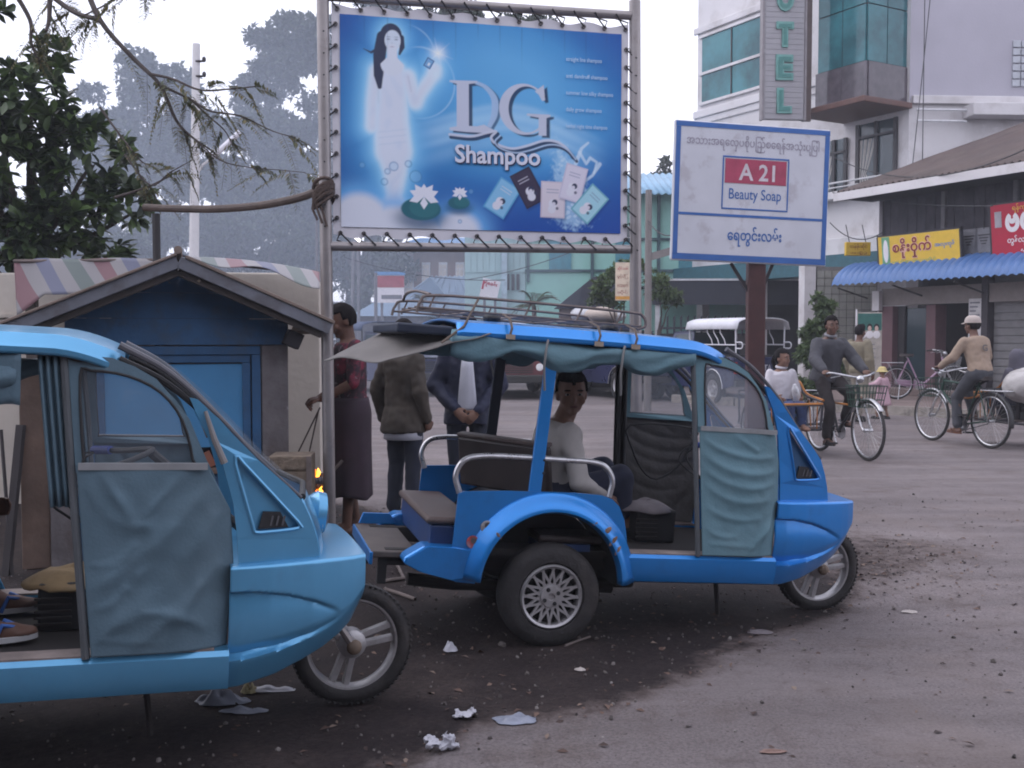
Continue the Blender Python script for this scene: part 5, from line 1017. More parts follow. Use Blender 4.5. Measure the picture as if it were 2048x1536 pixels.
MB().b2((x0, 0.0, 0.02), (x1 + 0.3, 0.03, z0 - 0.02)).build('lower_panel', kblue, kio, 0)
MB().b2((xl - 0.1, 0.9, 0), (xr, 0.95, rows[0][0])).build('back_panel', kwood, kio, 0); MB().b2((xl - 0.13, 0.13, 0), (xl - 0.10, 0.9, rows[0][0] - 0.1)).build('side_panel', kwood, kio, 0); MB().b2((xr - 0.03, 0.13, 0), (xr - 0.002, 0.89, rows[0][0] - 0.05)).build('side_panel', kwood, kio, 0)
# roof: fascia boards, tan sheets laid over them, soffit boards
for sx, ex, ez in ((-1, elx, elz), (1, erx, erz)):
    d = Vector((ex - apx, 0, ez - apz)); L2 = d.length; d.normalize(); nrm = Vector((-d.z, 0, d.x)); nrm = nrm if nrm.z > 0 else -nrm; A = Vector((apx, 0, apz))
    def rb(name, m, y0, y1, n0, n1, t0, t1):
        q = [A + d * t0 + nrm * n0, A + d * t1 + nrm * n0, A + d * t1 + nrm * n1, A + d * t0 + nrm * n1]; mb = MB(); mb.add([v + Vector((0, y0, 0)) for v in q] + [v + Vector((0, y1, 0)) for v in q], [(0, 1, 2, 3), (7, 6, 5, 4), (0, 4, 5, 1), (1, 5, 6, 2), (2, 6, 7, 3), (3, 7, 4, 0)]); return mb.build(name, m, kio, 0, bevel=0.004)
    rb('fascia', fasc, -0.30, -0.27, -0.058, 0.012, 0.012, L2); rb('barge_board', mat('barge_dark', (0.055, 0.045, 0.042), 0.85, var=0.3, scale=6), -0.265, -0.235, -0.10, -0.04, 0.03, L2 - 0.03)
    n = 8
    for k in range(n): rb('roof_board', tanr, -0.315 + k * 0.163 + random.uniform(-.004, .004), -0.315 + (k + 1) * 0.163 - 0.006, 0.014, 0.030 + random.uniform(0, .008), 0.0 if sx < 0 else 0.036, L2 + random.uniform(0.0, 0.05))
    for t in (0.22, 0.6, L2 - 0.12): rb('rafter', kwood, -0.23, 0.9, -0.09, -0.03, t, t + 0.05)
    rb('eave_bracket', dark, -0.2, 0.0, -0.22, -0.12, L2 - 0.22, L2 - 0.12)
mb = MB(); mb.tube([(apx, -0.32, apz + 0.045), (apx, 1.0, apz + 0.045)], 0.025, 8); mb.build('ridge_cap', tanr, kio)
MB().ell((K(397, 566)[0], -0.24, K(397, 566)[1]), (0.028, 0.028, 0.02)).build('bulb', mat('dusty_bulb', (0.3, 0.24, 0.18), 0.4), kio)

# planks leaning on the kiosk corner
for k, (a, b, w, lab) in enumerate((((42, 850), (12, 1130), 0.05, 'dark narrow board leaning against the kiosk corner post'), ((2, 860), (22, 1040), 0.015, 'thin dark cane leaning beside the kiosk'))):
    A = at(*a, 6.35); B = at(*b, 6.2); B.z = 0.0; o = MB().bar(A, B, w, 0.03).build('leaning_board', mat('black_board', (0.035, 0.03, 0.032), 0.8), None, 0); tag(o, lab, 'board')
# bamboo-mat box and tin stove with fire
q = at(592, 980, 6.6); bm_ = mat('bamboo_mat', (0.20, 0.155, 0.115), 0.85, var=0.35, scale=14, bump=0.5, bscale=50)
bxo = empty('bamboo_crate', (q.x, 6.6, 0), 0.06, 'woven bamboo crate beside the kiosk and the fire', 'crate')
zt = at(592, 913, 6.46).z
MB().b2((-0.15, -0.14, 0.0), (0.105, 0.14, zt)).build('body', bm_, bxo, 0, bevel=0.006)
for k in range(8): MB().b2((-0.155, -0.150, 0.02 + k * zt / 8.2), (0.11, -0.142, 0.02 + (k + 0.8) * zt / 8.2)).build('slat', bm_, bxo, 0)
for x in (-0.152, 0.102): MB().box((x, -0.155, zt / 2), (0.03, 0.012, zt)).build('edge_strip', barkp, bxo, 0)
tinm = mat('sooty_tin', (0.13, 0.12, 0.125), 0.55, metal=0.4, var=0.3, scale=8, dirt=((0.03, 0.025, 0.025), 5, 0.5, 0.15, 0.8))
q = at(626, 985, 7.05); st = empty('tin_stove', (q.x, 7.05, 0), 0, 'sooty tin drum stove with open fire behind the post', 'stove'); zs = at(632, 950, 6.95).z
def dz(py): return at(632, py, 7.0).z
mb = MB(); n = 28; ra = 0.115
for j in range(n):
    a0, a1 = 2 * PI * j / n, 2 * PI * (j + 1) / n; front = math.sin((a0 + a1) / 2) < -0.55
    for z0, z1 in ((0.0, dz(995)), (dz(995), dz(966)), (dz(966), dz(952))):
        if front and abs(z0 - dz(995)) < 1e-6: continue
        mb.add([(ra * math.cos(a0), ra * math.sin(a0), z0), (ra * math.cos(a1), ra * math.sin(a1), z0), (ra * math.cos(a1), ra * math.sin(a1), z1), (ra * math.cos(a0), ra * math.sin(a0), z1)], [(0, 1, 2, 3)])
mb.build('drum', tinm, st, 40, solid=0.006); MB().lathe([(0.0, dz(1003)), (0.1, dz(1003))], 20, 'z').build('grate', dark, st)
fl = emis('flame', (1.0, 0.20, 0.015), 1.6); flh = emis('flame_core', (1.0, 0.42, 0.05), 2.6)
for k in range(7):
    x, y = random.uniform(-.06, .06), random.uniform(-.06, .02); h = random.uniform(0.05, 0.09); z = dz(1001); MB().tube([(x, y, z), (x + 0.01, y, z + h * 0.4), (x - 0.008, y, z + h * 0.75), (x + 0.006, y, z + h)], [0.012, 0.016, 0.009, 0.001], 7).build('flame', fl if k % 3 else flh, st)
for k in range(6):
    x = -0.055 + 0.018 * k; h = 0.018 + 0.009 * k; z = dz(955); MB().tube([(x, -0.03, z), (x + 0.012, -0.03, z + h * 0.5), (x + 0.006, -0.03, z + h)], [0.010, 0.013, 0.001], 7).build('flame', flh if k % 2 else fl, st)
for k in range(3): a = k * 2.0; MB().tube([(0.1 * math.cos(a), 0.1 * math.sin(a), dz(955)), (0.2 * math.cos(a + .3), 0.06 + 0.1 * math.sin(a), dz(925))], 0.012, 6).build('stick', bark, st)
# wire hanger lines on the wall by the kiosk
for k in (0, 1):
    A = at(640 - k * 3, 815 + k * 6, 7.3); B = at(597 + k * 22, 903, 7.3); o = MB().tube([A, A.lerp(B, 0.5), B, Vector((B.x, B.y, 0.0))], 0.006, 5).build('thin_stick', bark); tag(o, ('thin stick leaning left of the post by the stove', 'thin stick leaning close to the post by the stove')[k], 'stick')
# ------------------------------------------------------------------ three-wheelers
rubber = mat('tyre_rubber', (0.028, 0.026, 0.027), 0.8, var=0.25, scale=14, bump=0.25, bscale=60, dirt=((0.07, 0.06, 0.055), 6, 0.5, 0.2, 0.5))
alloy = mat('alloy_grey', (0.42, 0.41, 0.42), 0.4, metal=0.5, var=0.15, scale=10, dirt=((0.15, 0.13, 0.12), 9, 0.5, 0.2, 0.5))
chrome = mat('worn_chrome', (0.50, 0.50, 0.52), 0.3, metal=0.85, var=0.2, scale=18, spots=((0.16, 0.12, 0.10), 30, 0.66))
canv = mat('teal_canvas', (0.12, 0.225, 0.27), 0.75, var=0.12, scale=4, bump=0.12, bscale=90, dirt=((0.15, 0.20, 0.21), 3, 0.5, 0.25, 0.25))
canvd = mat('slate_canvas', (0.092, 0.155, 0.20), 0.7, var=0.14, scale=4, bump=0.12, bscale=90, dirt=((0.10, 0.13, 0.15), 3, 0.5, 0.25, 0.25))
canvdirty = mat('dirty_canvas', (0.10, 0.095, 0.095), 0.85, var=0.25, scale=5, bump=0.2, bscale=60, spots=((0.22, 0.22, 0.23), 9, 0.66))
canvg = mat('grey_canvas', (0.135, 0.125, 0.12), 0.85, var=0.15, scale=4, bump=0.2, bscale=80)
vinylseat = mat('dark_seat', (0.028, 0.02, 0.02), 0.5, var=0.3, scale=6)
cush = mat('worn_cushion', (0.085, 0.062, 0.058), 0.6, var=0.3, scale=6)
blackm = mat('black_metal', (0.02, 0.02, 0.022), 0.6)
grime = mat('chassis_grime', (0.025, 0.022, 0.022), 0.85, var=0.3)
plastic_l = mat('clear_plastic', (0.42, 0.46, 0.52), 0.2, var=0.1, scale=6, alpha=0.06, spec=0.3)
plastic = mat('hazy_plastic', (0.42, 0.46, 0.52), 0.2, var=0.1, scale=6, alpha=0.20, spec=0.5)
glassw = mat('windscreen_glass', (0.4, 0.45, 0.5), 0.08, var=0.05, alpha=0.16, spec=0.8)
def paintmat(name, c, dark_):
    return mat(name, c, 0.34, metal=0.5, var=0.07, scale=2.5, coat=0.6, spec=0.5, bump=0.10, bscale=5, dirt=(dark_, 3.2, 0.56, 0.16, 0.55), spots=((0.13, 0.10, 0.095), 21, 0.715))
paint_b = paintmat('azure_paint', (0.010, 0.215, 0.62), (0.012, 0.13, 0.40)); paint_l = paintmat('pale_azure_paint', (0.10, 0.345, 0.58), (0.09, 0.27, 0.46))
slate_shade_p = mat('slate_paint_and_shade', (0.016, 0.024, 0.045), 0.5, var=0.2, scale=5)
navy = mat('navy_paint', (0.013, 0.04, 0.13), 0.5, var=0.2, scale=5)

def tyre(mb, r, w, rim_r, n=48, tread=True):
    h = w / 2; prof = [(rim_r, -h * 0.75), (rim_r + 0.01, -h * 0.95), ((r + rim_r) / 2, -h), (r - 0.018, -h * 0.88), (r - 0.003, -h * 0.6), (r, 0), (r - 0.003, h * 0.6), (r - 0.018, h * 0.88), ((r + rim_r) / 2, h), (rim_r + 0.01, h * 0.95), (rim_r, h * 0.75)]
    mb.lathe(prof, n, 'y'); return mb
def wheel_rear(parent, y, sg):
    e = empty('rear_wheel', (0, y, 0.237)); e.parent = parent; r, rr = 0.24, 0.148
    t = tyre(MB(), r, 0.15, rr)
    for k in (-0.05, -0.018, 0.018, 0.05): pass
    t.build('tyre', rubber, e, 40)
    f = sg * 0.062
    mb = MB(); mb.lathe([(rr + 0.002, f), (rr - 0.006, f + sg * 0.012), (rr - 0.016, f + sg * 0.006), (rr - 0.02, f - sg * 0.03), (rr - 0.02, -f)], 48, 'y'); mb.build('rim', alloy, e, 40)
    MB().lathe([(0.0, f - sg * 0.03), (rr - 0.02, f - sg * 0.045)], 32, 'y').build('rim_back', blackm, e)
    sp = MB(); nS = 16
    for k in range(nS):
        a = 2 * PI * k / nS
        for tw in (-1, 1): b = a + tw * 0.42; sp.bar((0.048 * math.cos(a), f - sg * 0.012, 0.048 * math.sin(a)), ((rr - 0.014) * math.cos(b), f - sg * 0.004, (rr - 0.014) * math.sin(b)), 0.0105, 0.012, (0, 1, 0))
    sp.build('spokes', alloy, e, 0)
    mb = MB(); mb.lathe([(0.0, f - 0.004 * sg), (0.016, f - 0.004 * sg), (0.017, f + sg * 0.004), (0.05, f + sg * 0.002), (0.056, f - sg * 0.02)], 28, 'y'); mb.build('hub', alloy, e, 40)
    for k in range(4): a = PI / 2 * k + 0.5; MB().lathe([(0, f + sg * 0.006), (0.0095, f + sg * 0.006), (0.0095, f)], 10, 'y', (0.036 * math.cos(a), 0, 0.036 * math.sin(a))).build('bolt', blackm, e)
    return e
def wheel_front(parent, x, z, steer=0.0):
    e = empty('front_wheel', (x, 0, z), steer); e.parent = parent; r, rr = 0.237, 0.178
    t = tyre(MB(), r, 0.085, rr, 64); 
    for k in range(64):
        a = 2 * PI * k / 64
        for sg in (-1, 1): t.box(((r - 0.004) * math.cos(a), sg * 0.022, (r - 0.004) * math.sin(a)), (0.006, 0.03, 0.011), Matrix.Rotation(-a, 3, 'Y') @ Matrix.Rotation(sg * 0.5, 3, 'X'))
    t.build('tyre', rubber, e, 40)
    MB().lathe([(rr + 0.002, -0.032), (rr - 0.008, -0.03), (rr - 0.016, -0.012), (rr - 0.016, 0.012), (rr - 0.008, 0.03), (rr + 0.002, 0.032)], 64, 'y').build('rim', alloy, e, 40)
    for k in range(3):
        a = 2 * PI * k / 3 + 0.25; mb = MB()
        for tw in (-0.17, 0.17): mb.bar((0.035 * math.cos(a + tw * 3), 0, 0.035 * math.sin(a + tw * 3)), ((rr - 0.012) * math.cos(a + tw), 0, (rr - 0.012) * math.sin(a + tw)), 0.026, 0.03, (0, 1, 0))
        mb.build('spoke', alloy, e, 0, bevel=0.004)
    MB().lathe([(0.0, -0.05), (0.03, -0.05), (0.055, -0.03), (0.055, 0.03), (0.03, 0.05), (0, 0.05)], 24, 'y').build('hub', alloy, e, 40)
    return e

# creases in the door canvases: start, end, sag, width, depth
FL = [((1.10, 1.00), (0.74, 0.66), 0.03, 0.030, 0.026), ((1.11, 0.88), (0.78, 0.52), 0.05, 0.028, 0.024), ((1.12, 0.72), (0.86, 0.46), 0.02, 0.022, 0.022), ((0.72, 0.98), (0.90, 0.86), 0.04, 0.024, 0.020), ((0.76, 1.03), (0.84, 0.90), 0.0, 0.018, 0.018), ((1.00, 1.03), (0.90, 0.90), 0.0, 0.018, 0.016), ((0.74, 0.74), (0.86, 0.80), 0.03, 0.014, 0.014), ((0.74, 0.60), (0.84, 0.66), 0.02, 0.013, 0.014), ((0.90, 0.58), (1.08, 0.52), -0.02, 0.02, 0.018), ((0.98, 0.86), (0.88, 0.70), 0.02, 0.02, 0.014), ((1.06, 0.66), (0.98, 0.47), 0.0, 0.016, 0.016), ((0.75, 0.50), (0.95, 0.48), 0.0, 0.014, 0.012)]
FB = [((0.70, 1.00), (1.08, 0.93), 0.035, 0.016, 0.018), ((0.70, 0.93), (1.09, 0.86), 0.045, 0.020, 0.020), ((0.71, 0.86), (1.10, 0.80), 0.05, 0.017, 0.016), ((0.73, 0.78), (1.05, 0.72), 0.04, 0.020, 0.015), ((0.74, 0.68), (1.02, 0.63), 0.03, 0.017, 0.013), ((1.11, 0.62), (0.98, 0.47), 0.0, 0.018, 0.022), ((1.115, 0.70), (1.04, 0.47), 0.0, 0.013, 0.018), ((0.74, 0.58), (0.90, 0.54), 0.02, 0.014, 0.012), ((0.78, 0.50), (1.0, 0.49), 0.0, 0.012, 0.014), ((0.86, 1.03), (0.98, 0.96), 0.0, 0.013, 0.014)]
def folds(x, z, F):
    d = 0.0
    for (ax, az), (bx_, bz_), sag, w, h in F:
        dx, dz = bx_ - ax, bz_ - az; L2 = dx * dx + dz * dz; t = ((x - ax) * dx + (z - az) * dz) / L2; tc_ = min(1.0, max(0.0, t)); ln = math.sqrt(L2); px_, pz_ = ax + dx * tc_, az + dz * tc_ - sag * 4 * tc_ * (1 - tc_); q = math.hypot(x - px_, z - pz_)
        d += 0.68 * h * math.exp(-(q / w) ** 1.6) * (0.35 + 0.65 * math.sin(PI * (0.15 + 0.7 * tc_)))
    return d
def make_auto(label, loc, heading, pitch, paint, canvm, left):
    rt = empty('three_wheeler', loc, 0, label, 'three-wheeler', 'three-wheeled taxis'); rt.rotation_euler = (0, R(pitch), R(heading))
    sh = 0.035 if left else 0.0
    # --- nose shell
    def hw(x): return interp(x, [1.08, 1.2, 1.3, 1.45, 1.55, 1.6, 1.645], [0.492, 0.478, 0.458, 0.415, 0.378, 0.355, 0.325])
    def zb(x): return interp(x, [1.08, 1.2, 1.33, 1.42, 1.5, 1.56, 1.6, 1.645], [0.300, 0.303, 0.328, 0.358, 0.394, 0.432, 0.468, 0.545])
    def nose(s, t):
        x = lerp(1.13 + sh, 1.645, s); w = hw(x); b = zb(x); zt_ = 0.712
        a = abs(t - 0.5) * 2; sg = -1 if t < 0.5 else 1
        if a < 0.3: q = a / 0.3; y = w * 0.97 * q; z = zt_ + 0.010 * (1 - q * q)
        elif a < 0.36: q = (a - 0.3) / 0.06; y = w * (0.97 + 0.03 * math.sin(q * PI / 2)); z = zt_ - 0.010 * (1 - math.cos(q * PI / 2))
        else:
            q = (a - 0.36) / 0.64; z = lerp(zt_ - 0.010, b, q); y = w + 0.006 * math.sin(PI * q) - 0.055 * (max(0, q - 0.62) / 0.38) ** 1.5
            br = interp(x, [1.10, 1.25, 1.36, 1.46, 1.53, 1.565], [0.636, 0.630, 0.610, 0.578, 0.545, 0.515]); lp = interp(x, [1.10, 1.2, 1.35, 1.46, 1.53, 1.565], [0.402, 0.404, 0.420, 0.449, 0.480, 0.510])
            if z <= lp: y += max(0.0, 0.510 - w) * max(0.0, 1 - (x - 1.13) / 0.30) ** 1.5
            if z < br and z > lp and x < 1.565:      # scooped flank under the brow, meeting the lip that runs on from the sill
                k_ = max(0.0, 1 - (x - 1.13) / 0.435) ** 0.45; eu = min(1, (br - z) / 0.008); el_ = min(1, (z - lp) / 0.014); qq = (z - lp) / (br - lp); y -= k_ * (0.030 * eu * el_) - 0.020 * k_ * math.sin(PI * qq) * 0.8
        return Vector((x, sg * y, z))
    mb = MB(); mb.grid(nose, 60, 260); n1 = 61; last = [j * n1 + 60 for j in range(261)]
    mb.f.append(tuple(last)); mb.mi.append(0); nb = mb.build('nose', paint, rt, 45, solid=0.006)
    # --- sill and floor
    prof = [(0.40, 0.438), (0.495, 0.440), (0.512, 0.425), (0.512, 0.36), (0.495, 0.312), (0.46, 0.300), (0.40, 0.30)]
    for sg in (-1, 1):
        MB().loft([[Vector((x, sg * y, z - (0.0 if x < 1 else 0))) for y, z in prof] for x in (0.335, 0.6, 0.9, 1.132 + sh)]).build('sill', paint, rt, 30)
        MB().box((0.74, sg * 0.45, 0.4435), (0.76, 0.09, 0.006)).build('tread_strip', mat('worn_tread', (0.22, 0.18, 0.165), 0.6, var=0.3, scale=12), rt, 0)
    MB().b2((-0.45, -0.40, 0.40), (1.13, 0.40, 0.43)).build('floor', grime, rt, 0)
    # --- cowl sides with a triangular vent
    def cy(x): return interp(x, [1.05, 1.2, 1.48], [0.462, 0.445, 0.365])
    outer = [(1.160 + sh, 0.70), (1.479, 0.70), (1.462, 0.78), (1.44, 0.845), (1.403, 0.922), (1.356, 0.970), (1.25, 1.064), (1.16, 1.155), (1.112, 1.208), (1.045, 1.268), (1.02, 1.272), (1.038, 1.23), (1.085, 1.14), (1.112 + sh * .5, 1.06), (1.135 + sh, 0.92), (1.152 + sh, 0.80)]
    tri = smooth_pts([(1.172, 1.055), (1.182, 1.075), (1.20, 1.055), (1.392, 0.848), (1.398, 0.83), (1.38, 0.822), (1.262, 0.818), (1.242, 0.825), (1.236, 0.845)], 2, True)
    vent_shade = mat(paint.name + '_vent_shade', (0.02, 0.08, 0.18) if not left else (0.045, 0.14, 0.22), 0.5, var=0.1)  # darker than the body paint: the recess's shade put into the colour
    for sg in (-1, 1):
        MB().poly(outer, [tri], lambda u, v, d, sg=sg: Vector((u, sg * (cy(u) - d), v)), 0.012).build('cowl_panel', paint, rt, 0)
        MB().poly(tri, [], lambda u, v, d, sg=sg: Vector((u, sg * (cy(u) - 0.022 - d), v)), 0.004).build('vent_panel', paint if left else vent_shade, rt, 0)
        mb = MB(); mb.tube([Vector((u, sg * (cy(u) + 0.001), v)) for u, v in tri], 0.0065, 6, True); mb.build('vent_rim', paint, rt)
        mb = MB(); c = (1.312, 0.852)
        mb.poly([(c[0] - 0.055, c[1] - 0.024), (c[0] + 0.05, c[1] - 0.024), (c[0] + 0.02, c[1] + 0.03), (c[0] - 0.04, c[1] + 0.035)], [], lambda u, v, d, sg=sg: Vector((u, sg * (cy(u) - 0.020 + d), v)), 0.010); vg = mb.build('vent_grille', blackm, rt, 0)
        for k in range(4): MB().box((c[0] - 0.03 + k * 0.02, sg * (cy(1.31) - 0.006), c[1] + 0.002), (0.006, 0.004, 0.034), (0, 0.2, 0)).build('louver', mat('grille_grey', (0.10, 0.10, 0.11), 0.5), vg, 0)
    # --- hood and windscreen
    hood = [(1.476, 0.705), (1.462, 0.78), (1.44, 0.845), (1.403, 0.922)]
    def hf(s, t):
        q = t * 3; i = min(int(q), 2); x = lerp(hood[i][0], hood[i + 1][0], q - i); z = lerp(hood[i][1], hood[i + 1][1], q - i); y = lerp(-1, 1, s) * (cy(x) - 0.004); return Vector((x + 0.055 * (1 - (2 * s - 1) ** 2), y, z))
    MB().grid(hf, 20, 12).build('hood', paint, rt, 180, solid=0.006)
    arc = smooth_pts([(1.403, 0.926), (1.25, 1.064), (1.112, 1.208), (0.95, 1.352), (0.80, 1.432)], 5)
    def wy(x): return interp(x, [0.8, 1.1, 1.4], [0.455, 0.445, 0.375])
    def wf(s, t): q = t * (len(arc) - 1); i = min(int(q), len(arc) - 2); x = lerp(arc[i][0], arc[i + 1][0], q - i); z = lerp(arc[i][1], arc[i + 1][1], q - i); return Vector((x + 0.04 * (1 - (2 * s - 1) ** 2), lerp(-1, 1, s) * wy(x), z))
    MB().grid(wf, 10, 16).build('windscreen', glassw, rt, 180)
    for sg in (-1, 1):
        MB().tube([Vector((x, sg * (wy(x) + 0.006), z + 0.004)) for x, z in arc], [lerp(0.006, 0.013, (i / (len(arc) - 1)) ** 1.5) for i in range(len(arc))], 8).build('windscreen_pillar', mat('pillar_grey', (0.10, 0.10, 0.115), 0.55, var=0.25, scale=9), rt)
        MB().tube([Vector((x, sg * (wy(x) - 0.008), z - 0.022 - 0.02 * i / (len(arc) - 1))) for i, (x, z) in enumerate(arc)], [lerp(0.006, 0.013, i / (len(arc) - 1)) for i in range(len(arc))], 8).build('pillar_trim', blackm, rt)
    MB().tube([(1.41, -0.36, 0.928), (1.46, 0, 0.93), (1.41, 0.36, 0.928)], 0.012, 8).build('windscreen_seal', blackm, rt)
    mb = MB(); mb.tube([(1.46, 0, 0.822), (1.51, 0, 0.815), (1.545, 0, 0.812)], [0.05, 0.085, 0.078], 20); mb.build('headlight_shell', paint, rt)
    MB().lathe([(0.0, 1.558), (0.05, 1.555), (0.074, 1.544), (0.080, 1.53)], 24, 'x', (0, 0, 0.812)).build('headlight', chrome, rt)
    # --- roof
    def rf(s, t):
        x = lerp(-0.53, 0.815, s); drop = 0.0 if x < 0.60 else 0.056 * ((x - 0.60) / 0.215) ** 1.8; a = lerp(-1, 1, t); w = 0.515 - 0.05 * max(0, (x - 0.55) / 0.26) ** 2; aa = abs(a)
        if aa > 0.94: q = (aa - 0.94) / 0.06; y = w * (1.0 - 0.012 * q); z = 1.420 - 0.016 * q
        elif aa > 0.84: q = (aa - 0.84) / 0.10; y = w * lerp(0.925, 1.0, q); z = 1.462 - 0.042 * q - 0.004 * math.sin(PI * q)
        else: y = w * 1.1012 * aa; z = 1.462 + 0.022 * (1 - (aa / 0.84) ** 2)
        return Vector((x, math.copysign(y, a), z - drop - 0.010 * (s - 0.5) ** 2 * 4))
    MB().grid(rf, 40, 60).build('roof', paint, rt, 22, solid=0.012)
    for sg in (-1, 1): MB().tube([(-0.52, sg * 0.49, 1.412), (0.3, sg * 0.495, 1.412), (0.62, sg * 0.485, 1.405), (0.78, sg * 0.46, 1.36)], 0.012, 6).build('roof_rail', blackm, rt)
    for x in (-0.5, -0.1, 0.3, 0.62): MB().tube([(x, -0.49, 1.41), (x, 0, 1.445), (x, 0.49, 1.41)], 0.012, 6).build('roof_bow', blackm, rt)
    MB().grid(lambda s, t: Vector((lerp(-0.5, 0.7, s), lerp(-0.46, 0.46, t), 1.425 + 0.03 * math.sin(PI * t))), 10, 8).build('headliner', mat('headliner_dark', (0.03, 0.03, 0.035), 0.9), rt, 180)
    MB().b2((-0.79, -0.44, 1.392), (-0.53, 0.44, 1.437)).build('rear_frame', slate_shade_p, rt, 0, bevel=0.01)
    # --- doors: canvas below, framed window above
    fe = lambda z: interp(z, [0.45, 0.723, 0.90, 1.038, 1.205, 1.331, 1.393], [1.130 + sh, 1.145 + sh, 1.130 + sh, 1.092, 1.02, 0.915, 0.779]); re = lambda z: interp(z, [0.448, 1.382], [0.732 + sh * .2, 0.632 + sh * .5])
    wind = smooth_pts([(0.688, 1.335), (0.705, 1.075), (0.725, 1.056), (1.015, 1.056), (1.033, 1.075), (0.998, 1.20), (0.93, 1.288), (0.83, 1.338), (0.72, 1.352)], 3, True)
    topo = [(re(1.03), 1.03), (fe(1.03), 1.03), (fe(1.1), 1.1), (1.02, 1.205), (0.975, 1.265), (0.915, 1.331), (0.85, 1.368), (0.779, 1.395), (re(1.40), 1.40)]
    def dy(x, z): return interp(z, [0.44, 1.05, 1.40], [0.506, 0.500, 0.476]) - 0.045 * max(0, (x - 0.95) / 0.17) ** 2
    for sg in (-1, 1):
        door = empty('door', (0, 0, 0)); door.parent = rt; seed = 3.1 if left else 9.7
        def dc(s, t, sg=sg):
            z = lerp(0.446, 1.062, t); x = lerp(re(z) + 0.004, fe(z) - 0.004, s); ed = min(s, 1 - s, t, 1 - t); k = min(1, ed * 6)
            if left: wv = folds(x, z, FL) + 0.014 * nz(x * 4, z * 4, seed) + 0.003 * nz(x * 19, z * 15, seed)
            else: wv = folds(x, z, FB) + 0.010 * nz(x * 4, z * 5, seed) + 0.0025 * nz(x * 23, z * 26, seed)
            return Vector((x, sg * (dy(x, z) + 0.010 + wv * k), z))
        MB().grid(dc, 70, 90).build('door_canvas', canvm if (sg < 0 or left) else canvdirty, door, 180, solid=0.004)
        MB().poly(topo, [wind], lambda u, v, d, sg=sg: Vector((u, sg * (dy(u, v) + 0.004 - d), v)), 0.008).build('window_surround', canvm, door, 0)
        MB().poly(wind, [], lambda u, v, d, sg=sg: Vector((u, sg * (dy(u, v) - d), v)), 0.002).build('window_sheet', plastic_l if left else plastic, door, 0)
        MB().tube([Vector((u, sg * (dy(u, v) + 0.005), v)) for u, v in wind], 0.005, 6, True).build('window_seam', blackm, door)
        MB().bar((re(1.06) + 0.01, sg * 0.512, 1.052), (fe(1.04) - 0.01, sg * 0.505, 1.052), 0.012, 0.022).build('window_rail', mat('rail_grey', (0.26, 0.27, 0.28), 0.6), door, 0)
        MB().tube([(re(1.40) - 0.012, sg * 0.478, 1.405), (re(0.9) - 0.012, sg * 0.497, 0.9), (re(0.44) - 0.012, sg * 0.503, 0.44)], 0.013, 8).build('door_post', mat('post_grey', (0.09, 0.10, 0.11), 0.6), door)
        if left: MB().tube([(1.07, sg * 0.475, 1.23), (1.10, sg * 0.482, 1.14), (1.135, sg * 0.478, 1.06)], [0.006, 0.010, 0.012], 8).build('door_handle', mat('handle_grey', (0.22, 0.21, 0.21), 0.5), door)
        # gathered curtain beside the door and the rolled curtain under the roof
        if left: MB().grid(lambda s, t, sg=sg: Vector((lerp(re(lerp(.9, 1.4, t)) - 0.085, re(lerp(.9, 1.4, t)) - 0.02, s), sg * (0.475 + 0.016 * math.sin(s * 19)), lerp(0.92, 1.40, t))), 18, 8).build('gathered_curtain', canvm, rt, 180, solid=0.003)
    for sg in (-1, 1):
        rings = []; kx_ = 60
        x0r, x1r = (-0.55, 0.615) if not left else (-0.55, 0.50)
        for k in range(kx_ + 1):
            s = k / kx_; x = lerp(x0r, x1r, s); c = Vector((x, sg * 0.487, (1.352 if not left else 1.335) + 0.015 * math.sin(s * 5.2 + 1) - 0.018 * math.sin(PI * s) * (1 - s) + (0.025 * s if not left else -0.01 * s)))
            ry, rz_ = 0.032 + 0.014 * nz(s * 5, 1, sg), (0.050 if not left else 0.07 * (1 - 0.6 * max(0, s - 0.3))) + 0.014 * nz(s * 6, 4, sg)
            rings.append([c + Vector((0.01 * math.sin(s * 40), ry * math.cos(a) * (1 + 0.22 * math.sin(3 * a + s * 9) + 0.12 * math.sin(5 * a + s * 31)), rz_ * math.sin(a) * (1 + 0.14 * math.cos(4 * a + s * 14) + 0.10 * math.sin(6 * a - s * 37)) - 0.012 * math.sin(s * 17) * (1 - math.sin(a)))) for a in np.linspace(0, 2 * PI, 19)[:-1]])
        MB().loft(rings).build('rolled_curtain', canvm, rt, 180)
        for x in (-0.12, 0.25): MB().tube([(x + 0.01, sg * 0.52, 1.41), (x, sg * 0.535, 1.37), (x, sg * 0.52, 1.29), (x + 0.02, sg * 0.49, 1.18)], 0.006, 5).build('curtain_tie', mat('tie_grey', (0.2, 0.2, 0.2), 0.8), rt)
    # --- rear side panels with flared wheel arches
    cx_, cz_ = -0.012, 0.285; arch = [(cx_ + 0.338 * math.cos(a) * (1.0 if math.cos(a) > 0 else 1.02), cz_ + 0.348 * math.sin(a)) for a in np.linspace(R(4), R(176), 30)]
    side = [(0.362, 0.305), (0.363, 0.434), (0.352, 0.53), (0.335, 0.60), (0.305, 0.662), (0.268, 0.694), (0.22, 0.71), (0.08, 0.717), (-0.25, 0.712), (-0.44, 0.702), (-0.466, 0.69), (-0.476, 0.45), (-0.452, 0.292), (-0.36, 0.285)]
    poly_ = side + list(reversed(arch))
